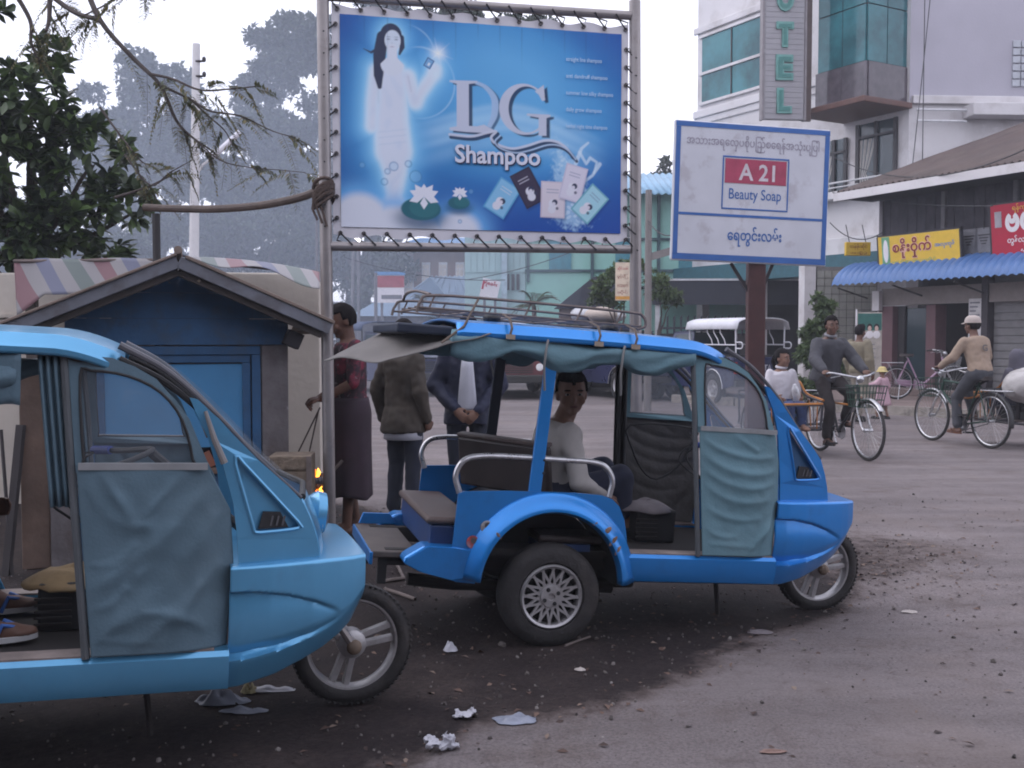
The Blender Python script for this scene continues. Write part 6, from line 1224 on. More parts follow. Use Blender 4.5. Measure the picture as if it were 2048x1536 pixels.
    for sg in (-1, 1):
        MB().poly(poly_, [], lambda u, v, d, sg=sg: Vector((u, sg * (0.496 - d), v)), 0.012).build('side_panel', paint, rt, 0)
        def fl(s, t, sg=sg):
            a = lerp(R(3), R(177), s); ca, sa = math.cos(a), math.sin(a)
            rad = lerp(0.418, 0.340, min(1, t / 0.75)) if t < 0.75 else 0.340 - 0.012 * (t - 0.75) / 0.25
            y = 0.497 + 0.062 * math.sin(min(1, t / 0.75) * PI / 2) ** 1.4 if t < 0.75 else lerp(0.559, 0.520, (t - 0.75) / 0.25)
            return Vector((cx_ + rad * ca, sg * y, cz_ + rad * 1.03 * sa))
        MB().grid(fl, 40, 12).build('fender', paint, rt, 40, solid=0.005)
        MB().grid(lambda s, t, sg=sg: Vector((cx_ + 0.335 * math.cos(lerp(0, PI, s)), sg * lerp(0.23, 0.50, t), cz_ + 0.342 * math.sin(lerp(0, PI, s)))), 24, 2).build('wheel_well', blackm, rt, 180)
        MB().poly([(cx_ + 0.33 * math.cos(a), cz_ + 0.34 * math.sin(a)) for a in np.linspace(0, PI, 20)], [], lambda u, v, d, sg=sg: Vector((u, sg * (0.24 - d), v)), 0.006).build('well_inner', blackm, rt, 0)
        MB().tube(smooth_pts([(-0.455, sg * 0.462, 0.69), (-0.478, sg * 0.465, 0.77), (-0.445, sg * 0.465, 0.838), (-0.36, sg * 0.465, 0.862), (-0.20, sg * 0.465, 0.866), (0.02, sg * 0.465, 0.864), (0.17, sg * 0.465, 0.860), (0.235, sg * 0.465, 0.838), (0.272, sg * 0.465, 0.78), (0.262, sg * 0.465, 0.70)], 5), 0.0135, 10).build('grab_rail', chrome if not left else steel, rt)
        MB().box((-0.09, sg * 0.478, 1.05), (0.058, 0.022, 0.70), (0, R(3), 0)).build('roof_post', paint if sg < 0 else slate_shade_p, rt, 0, bevel=0.004)  # far post: same paint as the near one, its shade put into colour
        for z in (0.80, 0.86): MB().ell((-0.075, sg * 0.490, z), (0.006, 0.004, 0.006)).build('bolt', blackm, rt)
        MB().poly([(-0.69, 0.398), (-0.605, 0.452), (-0.46, 0.450), (-0.335, 0.432), (-0.338, 0.312), (-0.45, 0.294), (-0.62, 0.335), (-0.695, 0.372)], [], lambda u, v, d, sg=sg: Vector((u, sg * (0.507 - d), v)), 0.13).build('rear_corner', paint, rt, 0, bevel=0.015)
        wheel_rear(rt, sg * 0.455, sg)
    if not left:
        for u, v, c1 in ((-0.325, 0.545, (0.30, 0.28, 0.26)), (-0.385, 0.475, (0.40, 0.08, 0.08))):
            MB().lathe([(0, -0.507), (0.028, -0.507), (0.03, -0.502)], 20, 'y', (u, 0, v)).build('sticker', mat('sticker_%d' % int(c1[0] * 100), c1, 0.5, var=0.6, scale=30, col2=(0.25, 0.3, 0.4)), rt); 
            MB().lathe([(0, -0.509), (0.014, -0.509)], 14, 'y', (u + 0.002, 0, v + 0.008)).build('sticker_print', mat('sticker_ink', (0.08, 0.07, 0.07), 0.5, var=0.5, scale=40), rt)
    for k, (aa_, rr_, w_, h_) in enumerate(((38, 0.352, 0.030, 0.010), (47, 0.362, 0.022, 0.012), (30, 0.350, 0.026, 0.008), (58, 0.345, 0.014, 0.006), (140, 0.350, 0.020, 0.007))):
        a_ = R(aa_); MB().ell((cx_ + rr_ * math.cos(a_), -0.5575, cz_ + rr_ * 1.03 * math.sin(a_)), (w_, 0.0035, h_), 12, 6, (0, a_ + PI / 2 + 0.0, 0)).build('chipped_paint', mat('rust_putty', (0.20, 0.13, 0.10), 0.8, var=0.4, scale=30), rt)
    # --- rear bench, step, backrest
    MB().b2((-0.57, -0.43, 0.405), (-0.42, 0.43, 0.535)).build('seat_box', navy, rt, 0, bevel=0.01)
    MB().b2((-0.59, -0.44, 0.537), (-0.36, 0.44, 0.572)).build('seat', cush, rt, 30, bevel=0.015)
    MB().box((-0.13, 0.02, 0.77), (0.045, 0.56, 0.26), (0, R(-12), R(40))).build('backrest', vinylseat, rt, 30, bevel=0.015); MB().box((-0.150, 0.003, 0.905), (0.05, 0.56, 0.02), (0, R(-12), R(40))).build('backrest_edge', cush, rt, 30, bevel=0.006)
    MB().b2((-0.05, -0.43, 0.432), (0.20, 0.43, 0.465)).build('bench_box', navy, rt, 0); MB().b2((-0.06, -0.44, 0.467), (0.26, 0.44, 0.505)).build('bench_seat', vinylseat, rt, 30, bevel=0.015)
    MB().b2((-0.82, -0.36, 0.365), (-0.605, 0.36, 0.395)).build('step', mat('worn_step', (0.09, 0.075, 0.07), 0.7, var=0.3, scale=9), rt, 0, bevel=0.006)
    MB().poly([(-0.80, 0.398), (-0.78, 0.455), (-0.64, 0.455), (-0.60, 0.40)], [], lambda u, v, d: Vector((u, 0.372 - d, v)), 0.02).build('step_wing', paint, rt, 0, bevel=0.004); MB().b2((-0.828, -0.37, 0.335), (-0.812, 0.37, 0.392)).build('step_edge', paint, rt, 0, bevel=0.004)
    MB().b2((-0.78, 0.30, 0.20), (-0.74, 0.33, 0.362)).build('step_bracket', blackm, rt, 0); MB().b2((-0.78, -0.33, 0.24), (-0.74, -0.30, 0.362)).build('step_bracket', blackm, rt, 0)
    # --- driver's position: tank box, cloth, saddle, handlebar, fork
    MB().b2((0.55, -0.13, 0.432), (0.76, 0.13, 0.600)).build('tank_box', blackm, rt, 0, bevel=0.012)
    for k in range(5): MB().box((0.60 + 0.0 * k, -0.134, 0.46 + k * 0.022), (0.12, 0.008, 0.008)).build('tank_fin', grime, rt, 0)
    def rag(s, t): a = s * 2 * PI; r_ = t; return Vector((0.64 + (0.15 * r_ + 0.02 * nz(s * 6, t, 1)) * math.cos(a), (0.16 * r_) * math.sin(a), 0.625 - 0.045 * r_ ** 3 + 0.022 * nz(math.cos(a) * 2 * r_, math.sin(a) * 2 * r_, 3 + left)))
    MB().grid(rag, 26, 8).build('seat_cloth', mat('cloth_left' if left else 'cloth_right', (0.30, 0.21, 0.11) if left else (0.17, 0.15, 0.16), 0.9, var=0.3, scale=7, col2=(0.30, 0.30, 0.27) if left else (0.09, 0.10, 0.14)), rt, 180, solid=0.008)
    MB().b2((0.00, -0.19, 0.60), (0.22, 0.19, 0.65)).build('driver_seat', vinylseat, rt, 30, bevel=0.02) if left else None; MB().tube([(0.11, 0, 0.43), (0.11, 0, 0.60 if left else 0.466)], 0.05).build('seat_post', blackm, rt)
    hx, hzz = (0.10, 0.06) if left else (0.47, -0.05); hbar = empty('steering_gear', (hx, 0, hzz)); hbar.parent = rt
    mb = MB(); mb.tube(smooth_pts([(0.60, -0.36, 0.955), (0.70, -0.24, 0.965), (0.80, -0.06, 0.99), (0.80, 0.06, 0.99), (0.70, 0.24, 0.965), (0.60, 0.36, 0.955)], 4), 0.011, 8); mb.tube([(0.80, 0, 0.99), (1.28 - hx, 0, 0.66), (1.48 - hx, 0, 0.52)], 0.018, 8); mb.build('handlebar', blackm, hbar)
    for sg in (-1, 1): MB().tube([(0.595, sg * 0.365, 0.954), (0.66, sg * 0.285, 0.962)], 0.017, 10).build('grip', mat('blue_grip', (0.03, 0.06, 0.30), 0.6), hbar); MB().tube(smooth_pts([(0.69, sg * 0.26, 0.955), (0.61, sg * 0.34, 0.95), (0.545, sg * 0.37, 0.90), (0.57, sg * 0.33, 0.82), (0.63, sg * 0.27, 0.76)], 4), 0.005, 6).build('brake_lever', blackm, hbar); MB().tube(smooth_pts([(0.61, sg * 0.34, 0.95), (0.53, sg * 0.36, 0.93), (0.50, sg * 0.36, 0.86), (0.56, sg * 0.33, 0.80), (0.62, sg * 0.28, 0.74), (0.66, sg * 0.2, 0.45)], 4), 0.0045, 6).build('brake_cable', blackm, hbar)
    wheel_front(rt, 1.668, 0.302, 0.0)
    for sg in (-1, 1): MB().tube([(1.50, sg * 0.065, 0.56), (1.60, sg * 0.065, 0.40), (1.668, sg * 0.062, 0.302)], 0.016, 8).build('fork', steel, rt); MB().ell((1.668, sg * 0.07, 0.302), (0.03, 0.02, 0.03)).build('axle_nut', mat('axle_rust', (0.16, 0.12, 0.09), 0.7), rt)
    MB().tube([(1.44, 0, 0.66), (1.52, 0, 0.52)], 0.03, 8).build('steering_head', blackm, rt)
    # --- chassis
    for sg in (-1, 1): MB().b2((-0.75, sg * 0.30 - 0.025, 0.325), (1.15, sg * 0.30 + 0.025, 0.398)).build('chassis_rail', grime, rt, 0)
    MB().tube([(0, -0.40, 0.237), (0, 0.40, 0.237)], 0.035, 10).build('axle', grime, rt); MB().ell((0, 0.02, 0.237), (0.09, 0.11, 0.09)).build('differential', grime, rt)
    MB().b2((0.15, -0.16, 0.20), (0.55, 0.16, 0.38)).build('engine', grime, rt, 0, bevel=0.02); MB().tube([(0.4, -0.22, 0.22), (-0.4, -0.22, 0.22), (-0.62, -0.22, 0.24)], 0.03, 8).build('exhaust', grime, rt)
    MB().tube([(0.9, -0.32, 0.37), (0.93, -0.34, 0.12)], 0.012, 6).build('stand', grime, rt)
    if not left:
        # rear awning of grey canvas
        def aw(s, t):
            A = Vector((-0.38, -0.538, 1.418)).lerp(Vector((-0.66, 0.47, 1.445)), s); B = Vector((-0.86, -0.52, 1.262)).lerp(Vector((-1.03, 0.48, 1.232)), s); q = A.lerp(B, t); q.z += 0.028 * math.sin(PI * t) * math.sin(PI * s) + 0.010 * nz(s * 4, t * 4, 2) - 0.010 * math.sin(s * 6 + 1) * t; return q
        MB().grid(aw, 26, 26).build('rear_awning', canvg, rt, 180, solid=0.004)
        MB().grid(lambda s, t: Vector((lerp(-0.52, -0.40, t) + 0.0 * s, lerp(-0.5, 0.47, s), lerp(1.36, 1.42, t))), 8, 3).build('awning_hem', canvg, rt, 180)
        # roof rack
        rk = MB(); gal = mat('rack_wire', (0.16, 0.13, 0.12), 0.6, metal=0.3, var=0.3, scale=20)
        for sg in (-1, 1):
            y = sg * 0.40; rk2 = MB(); rk2.tube(smooth_pts([(-0.70, y, 1.49), (-0.685, y, 1.54), (-0.62, y, 1.572), (-0.2, y, 1.578), (0.30, y, 1.574), (0.385, y, 1.56), (0.40, y, 1.515), (0.36, y, 1.497)], 4), 0.0075, 6); rk2.tube([(-0.69, y, 1.512), (0.38, y, 1.512)], 0.006, 6)
            rk2.build('rack_side', gal, rt)
            for x in (-0.62, -0.42, -0.17, 0.08, 0.28): MB().tube([(x, y, 1.575), (x - 0.03, y, 1.50)], 0.005, 6).build('rack_upright', gal, rt)
        for x in (-0.66, -0.42, -0.17, 0.08, 0.35): MB().tube([(x, -0.40, 1.513), (x, 0.40, 1.513)], 0.006, 6).build('rack_crossbar', gal, rt)
        for y in (-0.2, 0.0, 0.2): MB().tube([(-0.68, y, 1.52), (0.37, y, 1.52)], 0.0055, 6).build('rack_slat', gal, rt)
        MB().tube(smooth_pts([(-0.645, -0.40, 1.575), (-0.66, -0.1, 1.60), (-0.66, 0.2, 1.60), (-0.645, 0.40, 1.575)], 4), 0.0075, 6).build('rack_end', gal, rt)
        for x in (-0.30, 0.12, 0.30): MB().tube([(x, -0.41, 1.51), (x + 0.01, -0.50, 1.49), (x + 0.015, -0.528, 1.45), (x + 0.01, -0.515, 1.405)], 0.006, 5).build('rope_tie', mat('tie_brown', (0.14, 0.11, 0.09), 0.9), rt); MB().box((x + 0.012, -0.527, 1.41), (0.04, 0.012, 0.022)).build('rope_knot', mat('tie_tan', (0.3, 0.25, 0.2), 0.9), rt, 0)
        MB().tube([(-0.42, -0.40, 1.575), (-0.50, -0.50, 1.44), (-0.60, -0.53, 1.36)], 0.006, 5).build('awning_rope', mat('tie_brown', (0.14, 0.11, 0.09), 0.9), rt)
        for x in (-0.28, 0.33): MB().ell((x, -0.1, 1.500), (0.045, 0.05, 0.03)).build('rack_pad', blackm, rt)
        MB().grid(lambda s, t: Vector((lerp(0.585, 0.66, s) + 0.05 * (1 - t), 0.47 + 0.012 * math.sin(s * 14), lerp(0.46, 1.40, t))), 14, 8).build('gathered_curtain', blackm, rt, 180, solid=0.004)
        # far-side storm flap seen through the cab
        fl_ = [(0.70, 0.99), (1.09, 0.99), (1.07, 0.88), (1.0, 0.76), (0.88, 0.69), (0.79, 0.74), (0.72, 0.86)]
        MB().tube([(u, 0.46, v) for u, v in smooth_pts(fl_, 3, True)], 0.006, 6, True).build('flap_cord', blackm, rt)
    else:
        MB().grid(lambda s, t: Vector((lerp(0.02, 0.52, s), -0.52 + 0.02 * math.sin(s * 9), lerp(1.40, 1.24 + 0.03 * nz(s * 4, 1), t))), 24, 6).build('curtain_flap', canvm, rt, 180, solid=0.004)
    return rt
_h = R(14.5)
auto_b = make_auto('bright blue three-wheeled taxi with a roof rack and grey awning', (0.033, 5.268, -0.002), 14.5, 4.5, paint_b, canv, False)
auto_l = make_auto('pale blue three-wheeled taxi cut off by the picture edge', (-2.218, 3.515, 0.0), 19.0, 2.4, paint_l, canvd, True)
# ------------------------------------------------------------------ pickups across the junction (local x forwards)
navyc = mat('navy_car_paint', (0.022, 0.030, 0.085), 0.3, var=0.1, coat=0.6); maroonc = mat('maroon_car_paint', (0.12, 0.03, 0.035), 0.35, var=0.15, coat=0.5); silverc = mat('silver_car_paint', (0.42, 0.43, 0.46), 0.35, metal=0.3, var=0.08, coat=0.5)
canw = mat('canopy_white', (0.62, 0.62, 0.66), 0.5, var=0.08); canb = mat('canopy_navy', (0.03, 0.05, 0.11), 0.7, var=0.15); lampw = mat('lamp_glass', (0.7, 0.7, 0.7), 0.15); lampr = mat('lamp_red', (0.4, 0.03, 0.03), 0.2); bumper = mat('black_bumper', (0.02, 0.02, 0.02), 0.5); trim = mat('chrome_trim', (0.6, 0.6, 0.62), 0.2, metal=0.8)
def car_wheel(p, x, y, sg):
    e = empty('wheel', (x, y, 0.325)); e.parent = p; tyre(MB(), 0.325, 0.19, 0.20, 32).build('tyre', rubber, e, 40)
    f = sg * 0.08; MB().lathe([(0.0, f - sg * 0.01), (0.06, f), (0.075, f - sg * 0.02), (0.13, f - sg * 0.03), (0.17, f - sg * 0.01), (0.2, f + sg * 0.008)], 28, 'y').build('rim', alloy, e, 40)
    for k in range(6): a = PI * k / 3; MB().lathe([(0, f - sg * 0.012), (0.016, f - sg * 0.012)], 10, 'y', (0.12 * math.cos(a), 0, 0.12 * math.sin(a))).build('vent_hole', blackm, e)
def pickup(label, loc, rz, paint, canopy, load=False, text=None):
    e = empty('pickup_truck', (loc[0], loc[1], 0), rz, label, 'pickup', 'pickups at the junction'); W = 0.80
    # body side: bonnet, cab base and bed in one outline with wheel arches
    def arch_(cx, r): return [(cx + r * math.cos(a), 0.34 + r * math.sin(a)) for a in np.linspace(0, PI, 12)]
    out = [(-1.55, 0.42)] + list(reversed(arch_(-0.75, 0.40))) [::1] + list(reversed(arch_(1.75, 0.40))) + [(2.45, 0.40), (2.50, 0.62), (2.42, 0.90), (1.45, 1.0), (1.40, 1.02), (0.05, 1.02), (0.05, 1.0), (-1.55, 1.0)]
    for sg in (-1, 1): MB().poly(out, [], lambda u, v, d, sg=sg: Vector((u, sg * (W - d), v)), 0.05).build('body_side', paint, e, 0, bevel=0.012)
    MB().b2((-1.5, -W + 0.055, 0.46), (2.36, W - 0.055, 0.56)).build('floor', grime, e, 0); MB().grid(lambda s, t: Vector((lerp(1.40, 2.44, s), lerp(-W + .03, W - .03, t), lerp(1.02, 0.90, s) + 0.025 * math.sin(PI * t))), 6, 8).build('bonnet', paint, e, 180)
    MB().b2((-1.57, -W + 0.02, 0.55), (-1.51, W - 0.02, 1.0)).build('tailgate', paint, e, 0, bevel=0.01); MB().b2((2.40, -W + 0.03, 0.45), (2.46, W - 0.03, 0.88)).build('front_panel', paint, e, 0)
    MB().b2((-1.66, -W, 0.40), (-1.575, W, 0.52)).build('rear_bumper', bumper, e, 0, bevel=0.02); MB().b2((2.47, -W - 0.02, 0.38), (2.62, W + 0.02, 0.56)).build('front_bumper', bumper, e, 0, bevel=0.03)
    for sg in (-1, 1):
        MB().b2((-1.575, sg * (W - 0.06) - 0.05, 0.66), (-1.56, sg * (W - 0.06) + 0.05, 0.90)).build('tail_light', lampr, e, 0); MB().lathe([(0, 2.485), (0.075, 2.48), (0.085, 2.46)], 18, 'x', (0, sg * 0.60, 0.73)).build('headlight', lampw, e)
        MB().tube([(-1.5, sg * (W + 0.002), 0.80), (2.2, sg * (W + 0.002), 0.80)], 0.008).build('side_trim', trim, e)
        for cx in (-0.75, 1.75): MB().tube([(u, sg * (W + 0.004), v) for u, v in arch_(cx, 0.40)], 0.016, 6).build('arch_trim', trim, e)
        for x in (-0.75, 1.75): car_wheel(e, x, sg * 0.70, sg)
        MB().b2((1.15, sg * (W + 0.1) - 0.07, 1.05), (1.2, sg * (W + 0.1) + 0.07, 1.18)).build('mirror', bumper, e, 0)
    for k in range(5): MB().b2((2.463, -0.45, 0.60 + k * 0.05), (2.475, 0.45, 0.625 + k * 0.05)).build('grille_bar', bumper, e, 0)
    # cab
    cab_ = lambda z: lerp(0, 1, (z - 1.02) / 0.5)
    def cabp(u, sg, z): return Vector((u, sg * lerp(W - 0.02, W - 0.13, cab_(z)), z))
    for sg in (-1, 1):
        o_ = [(0.05, 1.022), (1.38, 1.022), (0.95, 1.52), (0.15, 1.54)]; h_ = [(0.15, 1.06), (1.20, 1.06), (0.88, 1.46), (0.22, 1.47)]
        MB().poly(o_, [h_], lambda u, v, d, sg=sg: Vector((u, sg * (lerp(W - 0.02, W - 0.13, cab_(v)) - d), v)), 0.03).build('cab_side', paint, e, 0); MB().poly(h_, [], lambda u, v, d, sg=sg: Vector((u, sg * (lerp(W - 0.02, W - 0.13, cab_(v)) - 0.012 - d), v)), 0.006).build('side_window', darkglass, e, 0)
    MB().add([cabp(1.37, -1, 1.03), cabp(1.37, 1, 1.03), cabp(0.96, 1, 1.51), cabp(0.96, -1, 1.51)], [(0, 1, 2, 3)]).build('windscreen', darkglass, e, 0); MB().add([cabp(0.06, -1, 1.03), cabp(0.06, 1, 1.03), cabp(0.15, 1, 1.51), cabp(0.15, -1, 1.51)], [(0, 1, 2, 3)]).build('rear_window', darkglass, e, 0)
    MB().grid(lambda s, t: Vector((lerp(0.12, 0.99, s), lerp(-0.69, 0.69, t), 1.535 + 0.03 * math.sin(PI * t) - 0.02 * s)), 4, 8).build('cab_roof', paint, e, 180, solid=0.02)
    if canopy:
        zc = 1.80
        def cf(s, t):
            x = lerp(-1.72, 0.30, s); a = abs(2 * t - 1); y = lerp(-0.84, 0.84, t); return Vector((x, y * (1 if a < .97 else 1), zc - 0.11 * a ** 4 - 0.12 * max(0, (a - 0.93) / 0.07) - 0.02 * (s - .5) ** 2))
        MB().grid(cf, 8, 28).build('canopy_roof', canopy, e, 180, solid=0.02)
        tubew = canw if canopy is canw else bumper
        for sg in (-1, 1):
            for x in (-1.60, 0.20): MB().tube([(x, sg * 0.76, 0.98), (x, sg * 0.78, 1.62)], 0.018).build('canopy_post', tubew, e)
            for x in (-1.1, -0.85, -0.6): MB().tube([(x - 0.12, sg * 0.77, 1.25), (x - 0.08, sg * 0.78, 1.36), (x + 0.06, sg * 0.79, 1.50), (x + 0.08, sg * 0.79, 1.62)], 0.012).build('canopy_bar', tubew, e)
            MB().tube([(-1.6, sg * 0.77, 1.25), (0.20, sg * 0.77, 1.25)], 0.014).build('side_rail', tubew, e); MB().b2((-1.45, sg * 0.62 - 0.14, 0.98), (0.02, sg * 0.62 + 0.14, 1.03)).build('bench', bumper, e, 0)
            MB().tube(smooth_pts([(-1.60, sg * 0.77, 1.30), (-1.80, sg * 0.77, 1.30), (-1.85, sg * 0.77, 1.24), (-1.80, sg * 0.77, 1.18), (-1.6, sg * 0.77, 1.18)], 3), 0.014).build('grab_loop', tubew, e)
        MB().b2((-1.86, -0.55, 0.36), (-1.66, 0.55, 0.385)).build('tail_step', bumper, e, 0)
    if load:
        for k, (x, y, z, r_, m_) in enumerate(((-0.9, -0.3, 2.02, (0.55, 0.42, 0.24), 'sack_white'), (-0.35, 0.35, 2.0, (0.50, 0.42, 0.22), 'sack_cream'), (-1.1, 0.4, 1.98, (0.40, 0.34, 0.18), 'sack_white'))):
            o = MB().ell((loc[0] + x * math.cos(rz) - y * math.sin(rz), loc[1] + x * math.sin(rz) + y * math.cos(rz), z), r_, 20, 12, (0, 0, rz + k)).build('load_sack', mat(m_, (0.6, 0.6, 0.62) if m_ == 'sack_white' else (0.5, 0.42, 0.36), 0.8, var=0.1, bump=0.4, bscale=12)); tag(o, ('white sack tied on the silver pickup roof', 'cream sack tied on the silver pickup roof', 'smaller white sack at back of the silver pickup roof')[k], 'sack')
    if text: lettering('lettering', text, 0.13, mat('decal_grey', (0.42, 0.42, 0.46), 0.5), e, (-1.574, 0.0, 0.78), (0, 0, -PI / 2), width=0.8, bold=0.03)
    return e
def place(px, Y): return (at(px, 700, Y).x, Y)
pickup('navy pickup taxi with white canopy parked beyond the street sign', (4.46, 22.7), R(90 + 27), navyc, canw, text='TOYOTA').scale = (0.85, 0.82, 1.0)
pickup('navy pickup standing just left of the white-canopied one', place(1262, 24.6), R(90 + 24), navyc, None)
pickup('silver pickup with white sacks loaded on its dark canopy', place(1168, 28.2), R(-90 - 25), silverc, canb, True)
pickup('maroon pickup facing the camera beyond the junction', place(1036, 26.0), R(-90 - 3), maroonc, canb)
pickup('dark navy pickup half hidden behind the grey awning', place(775, 27.0), R(-60), navyc, canb)
# ------------------------------------------------------------------ bicycles and sidecar trishaws (local x forwards, rear hub over the origin)
spoke_m = mat('spoke_steel', (0.35, 0.34, 0.34), 0.4, metal=0.6); bikeblack = mat('bike_black', (0.03, 0.03, 0.032), 0.45); bikegreen = mat('bike_green', (0.015, 0.05, 0.035), 0.5); orange = mat('orange_frame', (0.40, 0.145, 0.02), 0.5, var=0.15); pinkf = mat('pink_frame', (0.42, 0.27, 0.38), 0.4)
def bwheel(p, name, x, r=0.345, ns=28, guard=None):
    e = empty(name, (x, 0, r)); e.parent = p; mb = MB(); n = 48
    mb.tube([((r - 0.018) * math.cos(a), 0, (r - 0.018) * math.sin(a)) for a in np.linspace(0, 2 * PI, n + 1)[:-1]], 0.019, 8, True); mb.build('tyre', rubber, e)
    MB().tube([((r - 0.042) * math.cos(a), 0, (r - 0.042) * math.sin(a)) for a in np.linspace(0, 2 * PI, n + 1)[:-1]], 0.010, 6, True).build('rim', chrome, e)
    sp = MB()
    for k in range(ns): a = 2 * PI * k / ns; b = a + (0.5 if k % 2 else -0.5); sp.tube([(0.022 * math.cos(b), 0.025 * (1 if k % 4 < 2 else -1), 0.022 * math.sin(b)), ((r - 0.045) * math.cos(a), 0, (r - 0.045) * math.sin(a))], 0.0022, 3)
    sp.build('spokes', spoke_m, e, 0, fix=False); MB().tube([(0, -0.05, 0), (0, 0.05, 0)], 0.022, 10).build('hub', chrome, e)
    if guard:
        a0, a1 = guard; MB().grid(lambda s, t: Vector(((r + 0.022 - 0.008 * abs(2 * t - 1) ** 2) * math.cos(lerp(a0, a1, s)), lerp(-0.03, 0.03, t), (r + 0.022 - 0.012 * abs(2 * t - 1) ** 2) * math.sin(lerp(a0, a1, s)))), 24, 4).build('mudguard', chrome if name == 'front_wheel' else bikeblack, e, 180, solid=0.003)
    return e
def bicycle(e, frame, r=0.345, step=False, basket=None, guardm=True):
    WB = 1.10; hz = r; bbk = Vector((0.45, 0, 0.28)); seat = Vector((0.20, 0, 0.84)); headt = Vector((0.86, 0, 0.86)); headb = Vector((0.90, 0, 0.70))
    bwheel(e, 'rear_wheel', 0.0, r, guard=(R(20), R(190))); bwheel(e, 'front_wheel', WB, r, guard=(R(40), R(150)))
    fr = MB(); fr.tube([bbk, seat], 0.015); fr.tube([headt, headb], 0.019)
    if step: fr.tube(smooth_pts([headb, (0.72, 0, 0.50), (0.55, 0, 0.34), bbk], 5), 0.019)
    else: fr.tube([headb, bbk], 0.016); fr.tube([headt - Vector((0, 0, 0.03)), seat - Vector((0, 0, 0.06))], 0.015)
    for sg in (-1, 1): fr.tube([bbk + Vector((0, sg * 0.03, 0)), (0, sg * 0.06, hz)], 0.009); fr.tube([seat + Vector((0, sg * 0.02, -0.06)), (0, sg * 0.06, hz)], 0.008)
    fr.build('frame', frame, e)
    fk = MB(); fk.tube([headt, headb], 0.014)
    for sg in (-1, 1): fk.tube(smooth_pts([headb + Vector((0.005, sg * 0.02, 0)), (0.96, sg * 0.055, 0.58), (1.04, sg * 0.055, 0.42), (WB, sg * 0.055, hz)], 4), 0.011)
    fk.build('fork', chrome, e)
    MB().tube(smooth_pts([(0.66, -0.29, 0.98), (0.76, -0.28, 1.0), (0.86, -0.14, 0.97), (0.85, 0, 0.95), (0.86, 0.14, 0.97), (0.76, 0.28, 1.0), (0.66, 0.29, 0.98)], 4), 0.011).build('handlebar', chrome, e); MB().tube([headt, (0.85, 0, 0.95)], 0.012).build('stem', chrome, e)
    for sg in (-1, 1): MB().tube([(0.63, sg * 0.29, 0.975), (0.74, sg * 0.285, 0.997)], 0.016, 8).build('grip', blackm, e); MB().tube([(0.82, sg * 0.2, 0.965), (0.70, sg * 0.25, 0.94)], 0.005, 5).build('brake_lever', chrome, e)
    MB().loft([[Vector((x, y * w, 0.89 + z)) for y, z in ((-1, -0.02), (-0.7, 0.02), (0, 0.03), (0.7, 0.02), (1, -0.02), (0, -0.03))] for x, w in ((0.05, 0.07), (0.10, 0.09), (0.18, 0.075), (0.28, 0.025), (0.32, 0.015))]).build('saddle', vinylseat, e, 60); MB().tube([seat, (0.17, 0, 0.87)], 0.012).build('seat_post', chrome, e)
    MB().lathe([(0.0, 0.045), (0.09, 0.045), (0.092, 0.05), (0.0, 0.05)], 28, 'y', bbk).build('chainring', chrome, e)
    if step: MB().poly([(0.52, 0.36), (0.60, 0.28), (0.52, 0.20), (-0.02, 0.29), (-0.04, 0.36), (0.0, 0.40)], [], lambda u, v, d: Vector((u, 0.05 + d, v)), 0.03).build('chain_guard', frame, e, 0, bevel=0.008)
    else: MB().tube([(0.45, 0.05, 0.37), (0.0, 0.05, hz + 0.035), (-0.03, 0.05, hz), (0.0, 0.05, hz - 0.035), (0.45, 0.05, 0.19), (0.53, 0.05, 0.28)], 0.006, 5, True).build('chain', bikeblack, e)
    for sg, a in ((-1, 0.9), (1, 0.9 + PI)): p2 = bbk + Vector((0.16 * math.cos(a), sg * 0.08, -0.16 * math.sin(a))); MB().tube([bbk + Vector((0, sg * 0.06, 0)), p2], 0.010).build('crank', chrome, e); MB().box(p2 + Vector((0, sg * 0.05, 0)), (0.09, 0.09, 0.02)).build('pedal', blackm, e, 0)
    if basket:
        mb = MB()
        for z in (0.62, 0.70, 0.78, 0.86): k = (z - 0.62) * 0.15; mb.tube([(0.93 - k * .3, -0.15 - k, z), (1.16 + k, -0.14 - k, z), (1.16 + k, 0.14 + k, z), (0.93 - k * .3, 0.15 + k, z)], 0.005, 5, True)
        for t in np.linspace(-1, 1, 9): mb.tube([(1.16, 0.14 * t, 0.62), (1.20, 0.175 * t, 0.86)], 0.004, 4); mb.tube([(0.93, 0.15 * t, 0.62), (0.92, 0.18 * t, 0.86)], 0.004, 4)
        for t in np.linspace(0, 1, 6):
            for sg in (-1, 1): mb.tube([(0.93 + .23 * t, sg * 0.145, 0.62), (0.92 + .28 * t, sg * 0.18, 0.86)], 0.004, 4)
        mb.tube([(0.93, -0.1, 0.62), (1.16, -0.1, 0.62)], 0.005, 4); mb.tube([(0.93, 0.1, 0.62), (1.16, 0.1, 0.62)], 0.005, 4); mb.build('basket', basket, e, 0)
    mb = MB()
    for sg in (-1, 1): mb.tube([(0.12, sg * 0.06, 0.74), (-0.30, sg * 0.07, 0.74)], 0.007); mb.tube([(-0.18, sg * 0.07, 0.74), (0, sg * 0.065, hz)], 0.006)
    mb.tube([(-0.30, -0.07, 0.74), (-0.30, 0.07, 0.74)], 0.007); mb.tube([(-0.1, -0.07, 0.74), (-0.1, 0.07, 0.74)], 0.006); mb.build('rack', chrome, e)
    MB().ell((0.92, 0, 0.93), (0.05, 0.045, 0.045)).build('lamp', chrome, e)
sidegrey = mat('sidecar_grey', (0.14, 0.14, 0.16), 0.5)
def heading(e, d): e.rotation_euler = (0, 0, math.atan2(d[1], d[0]))
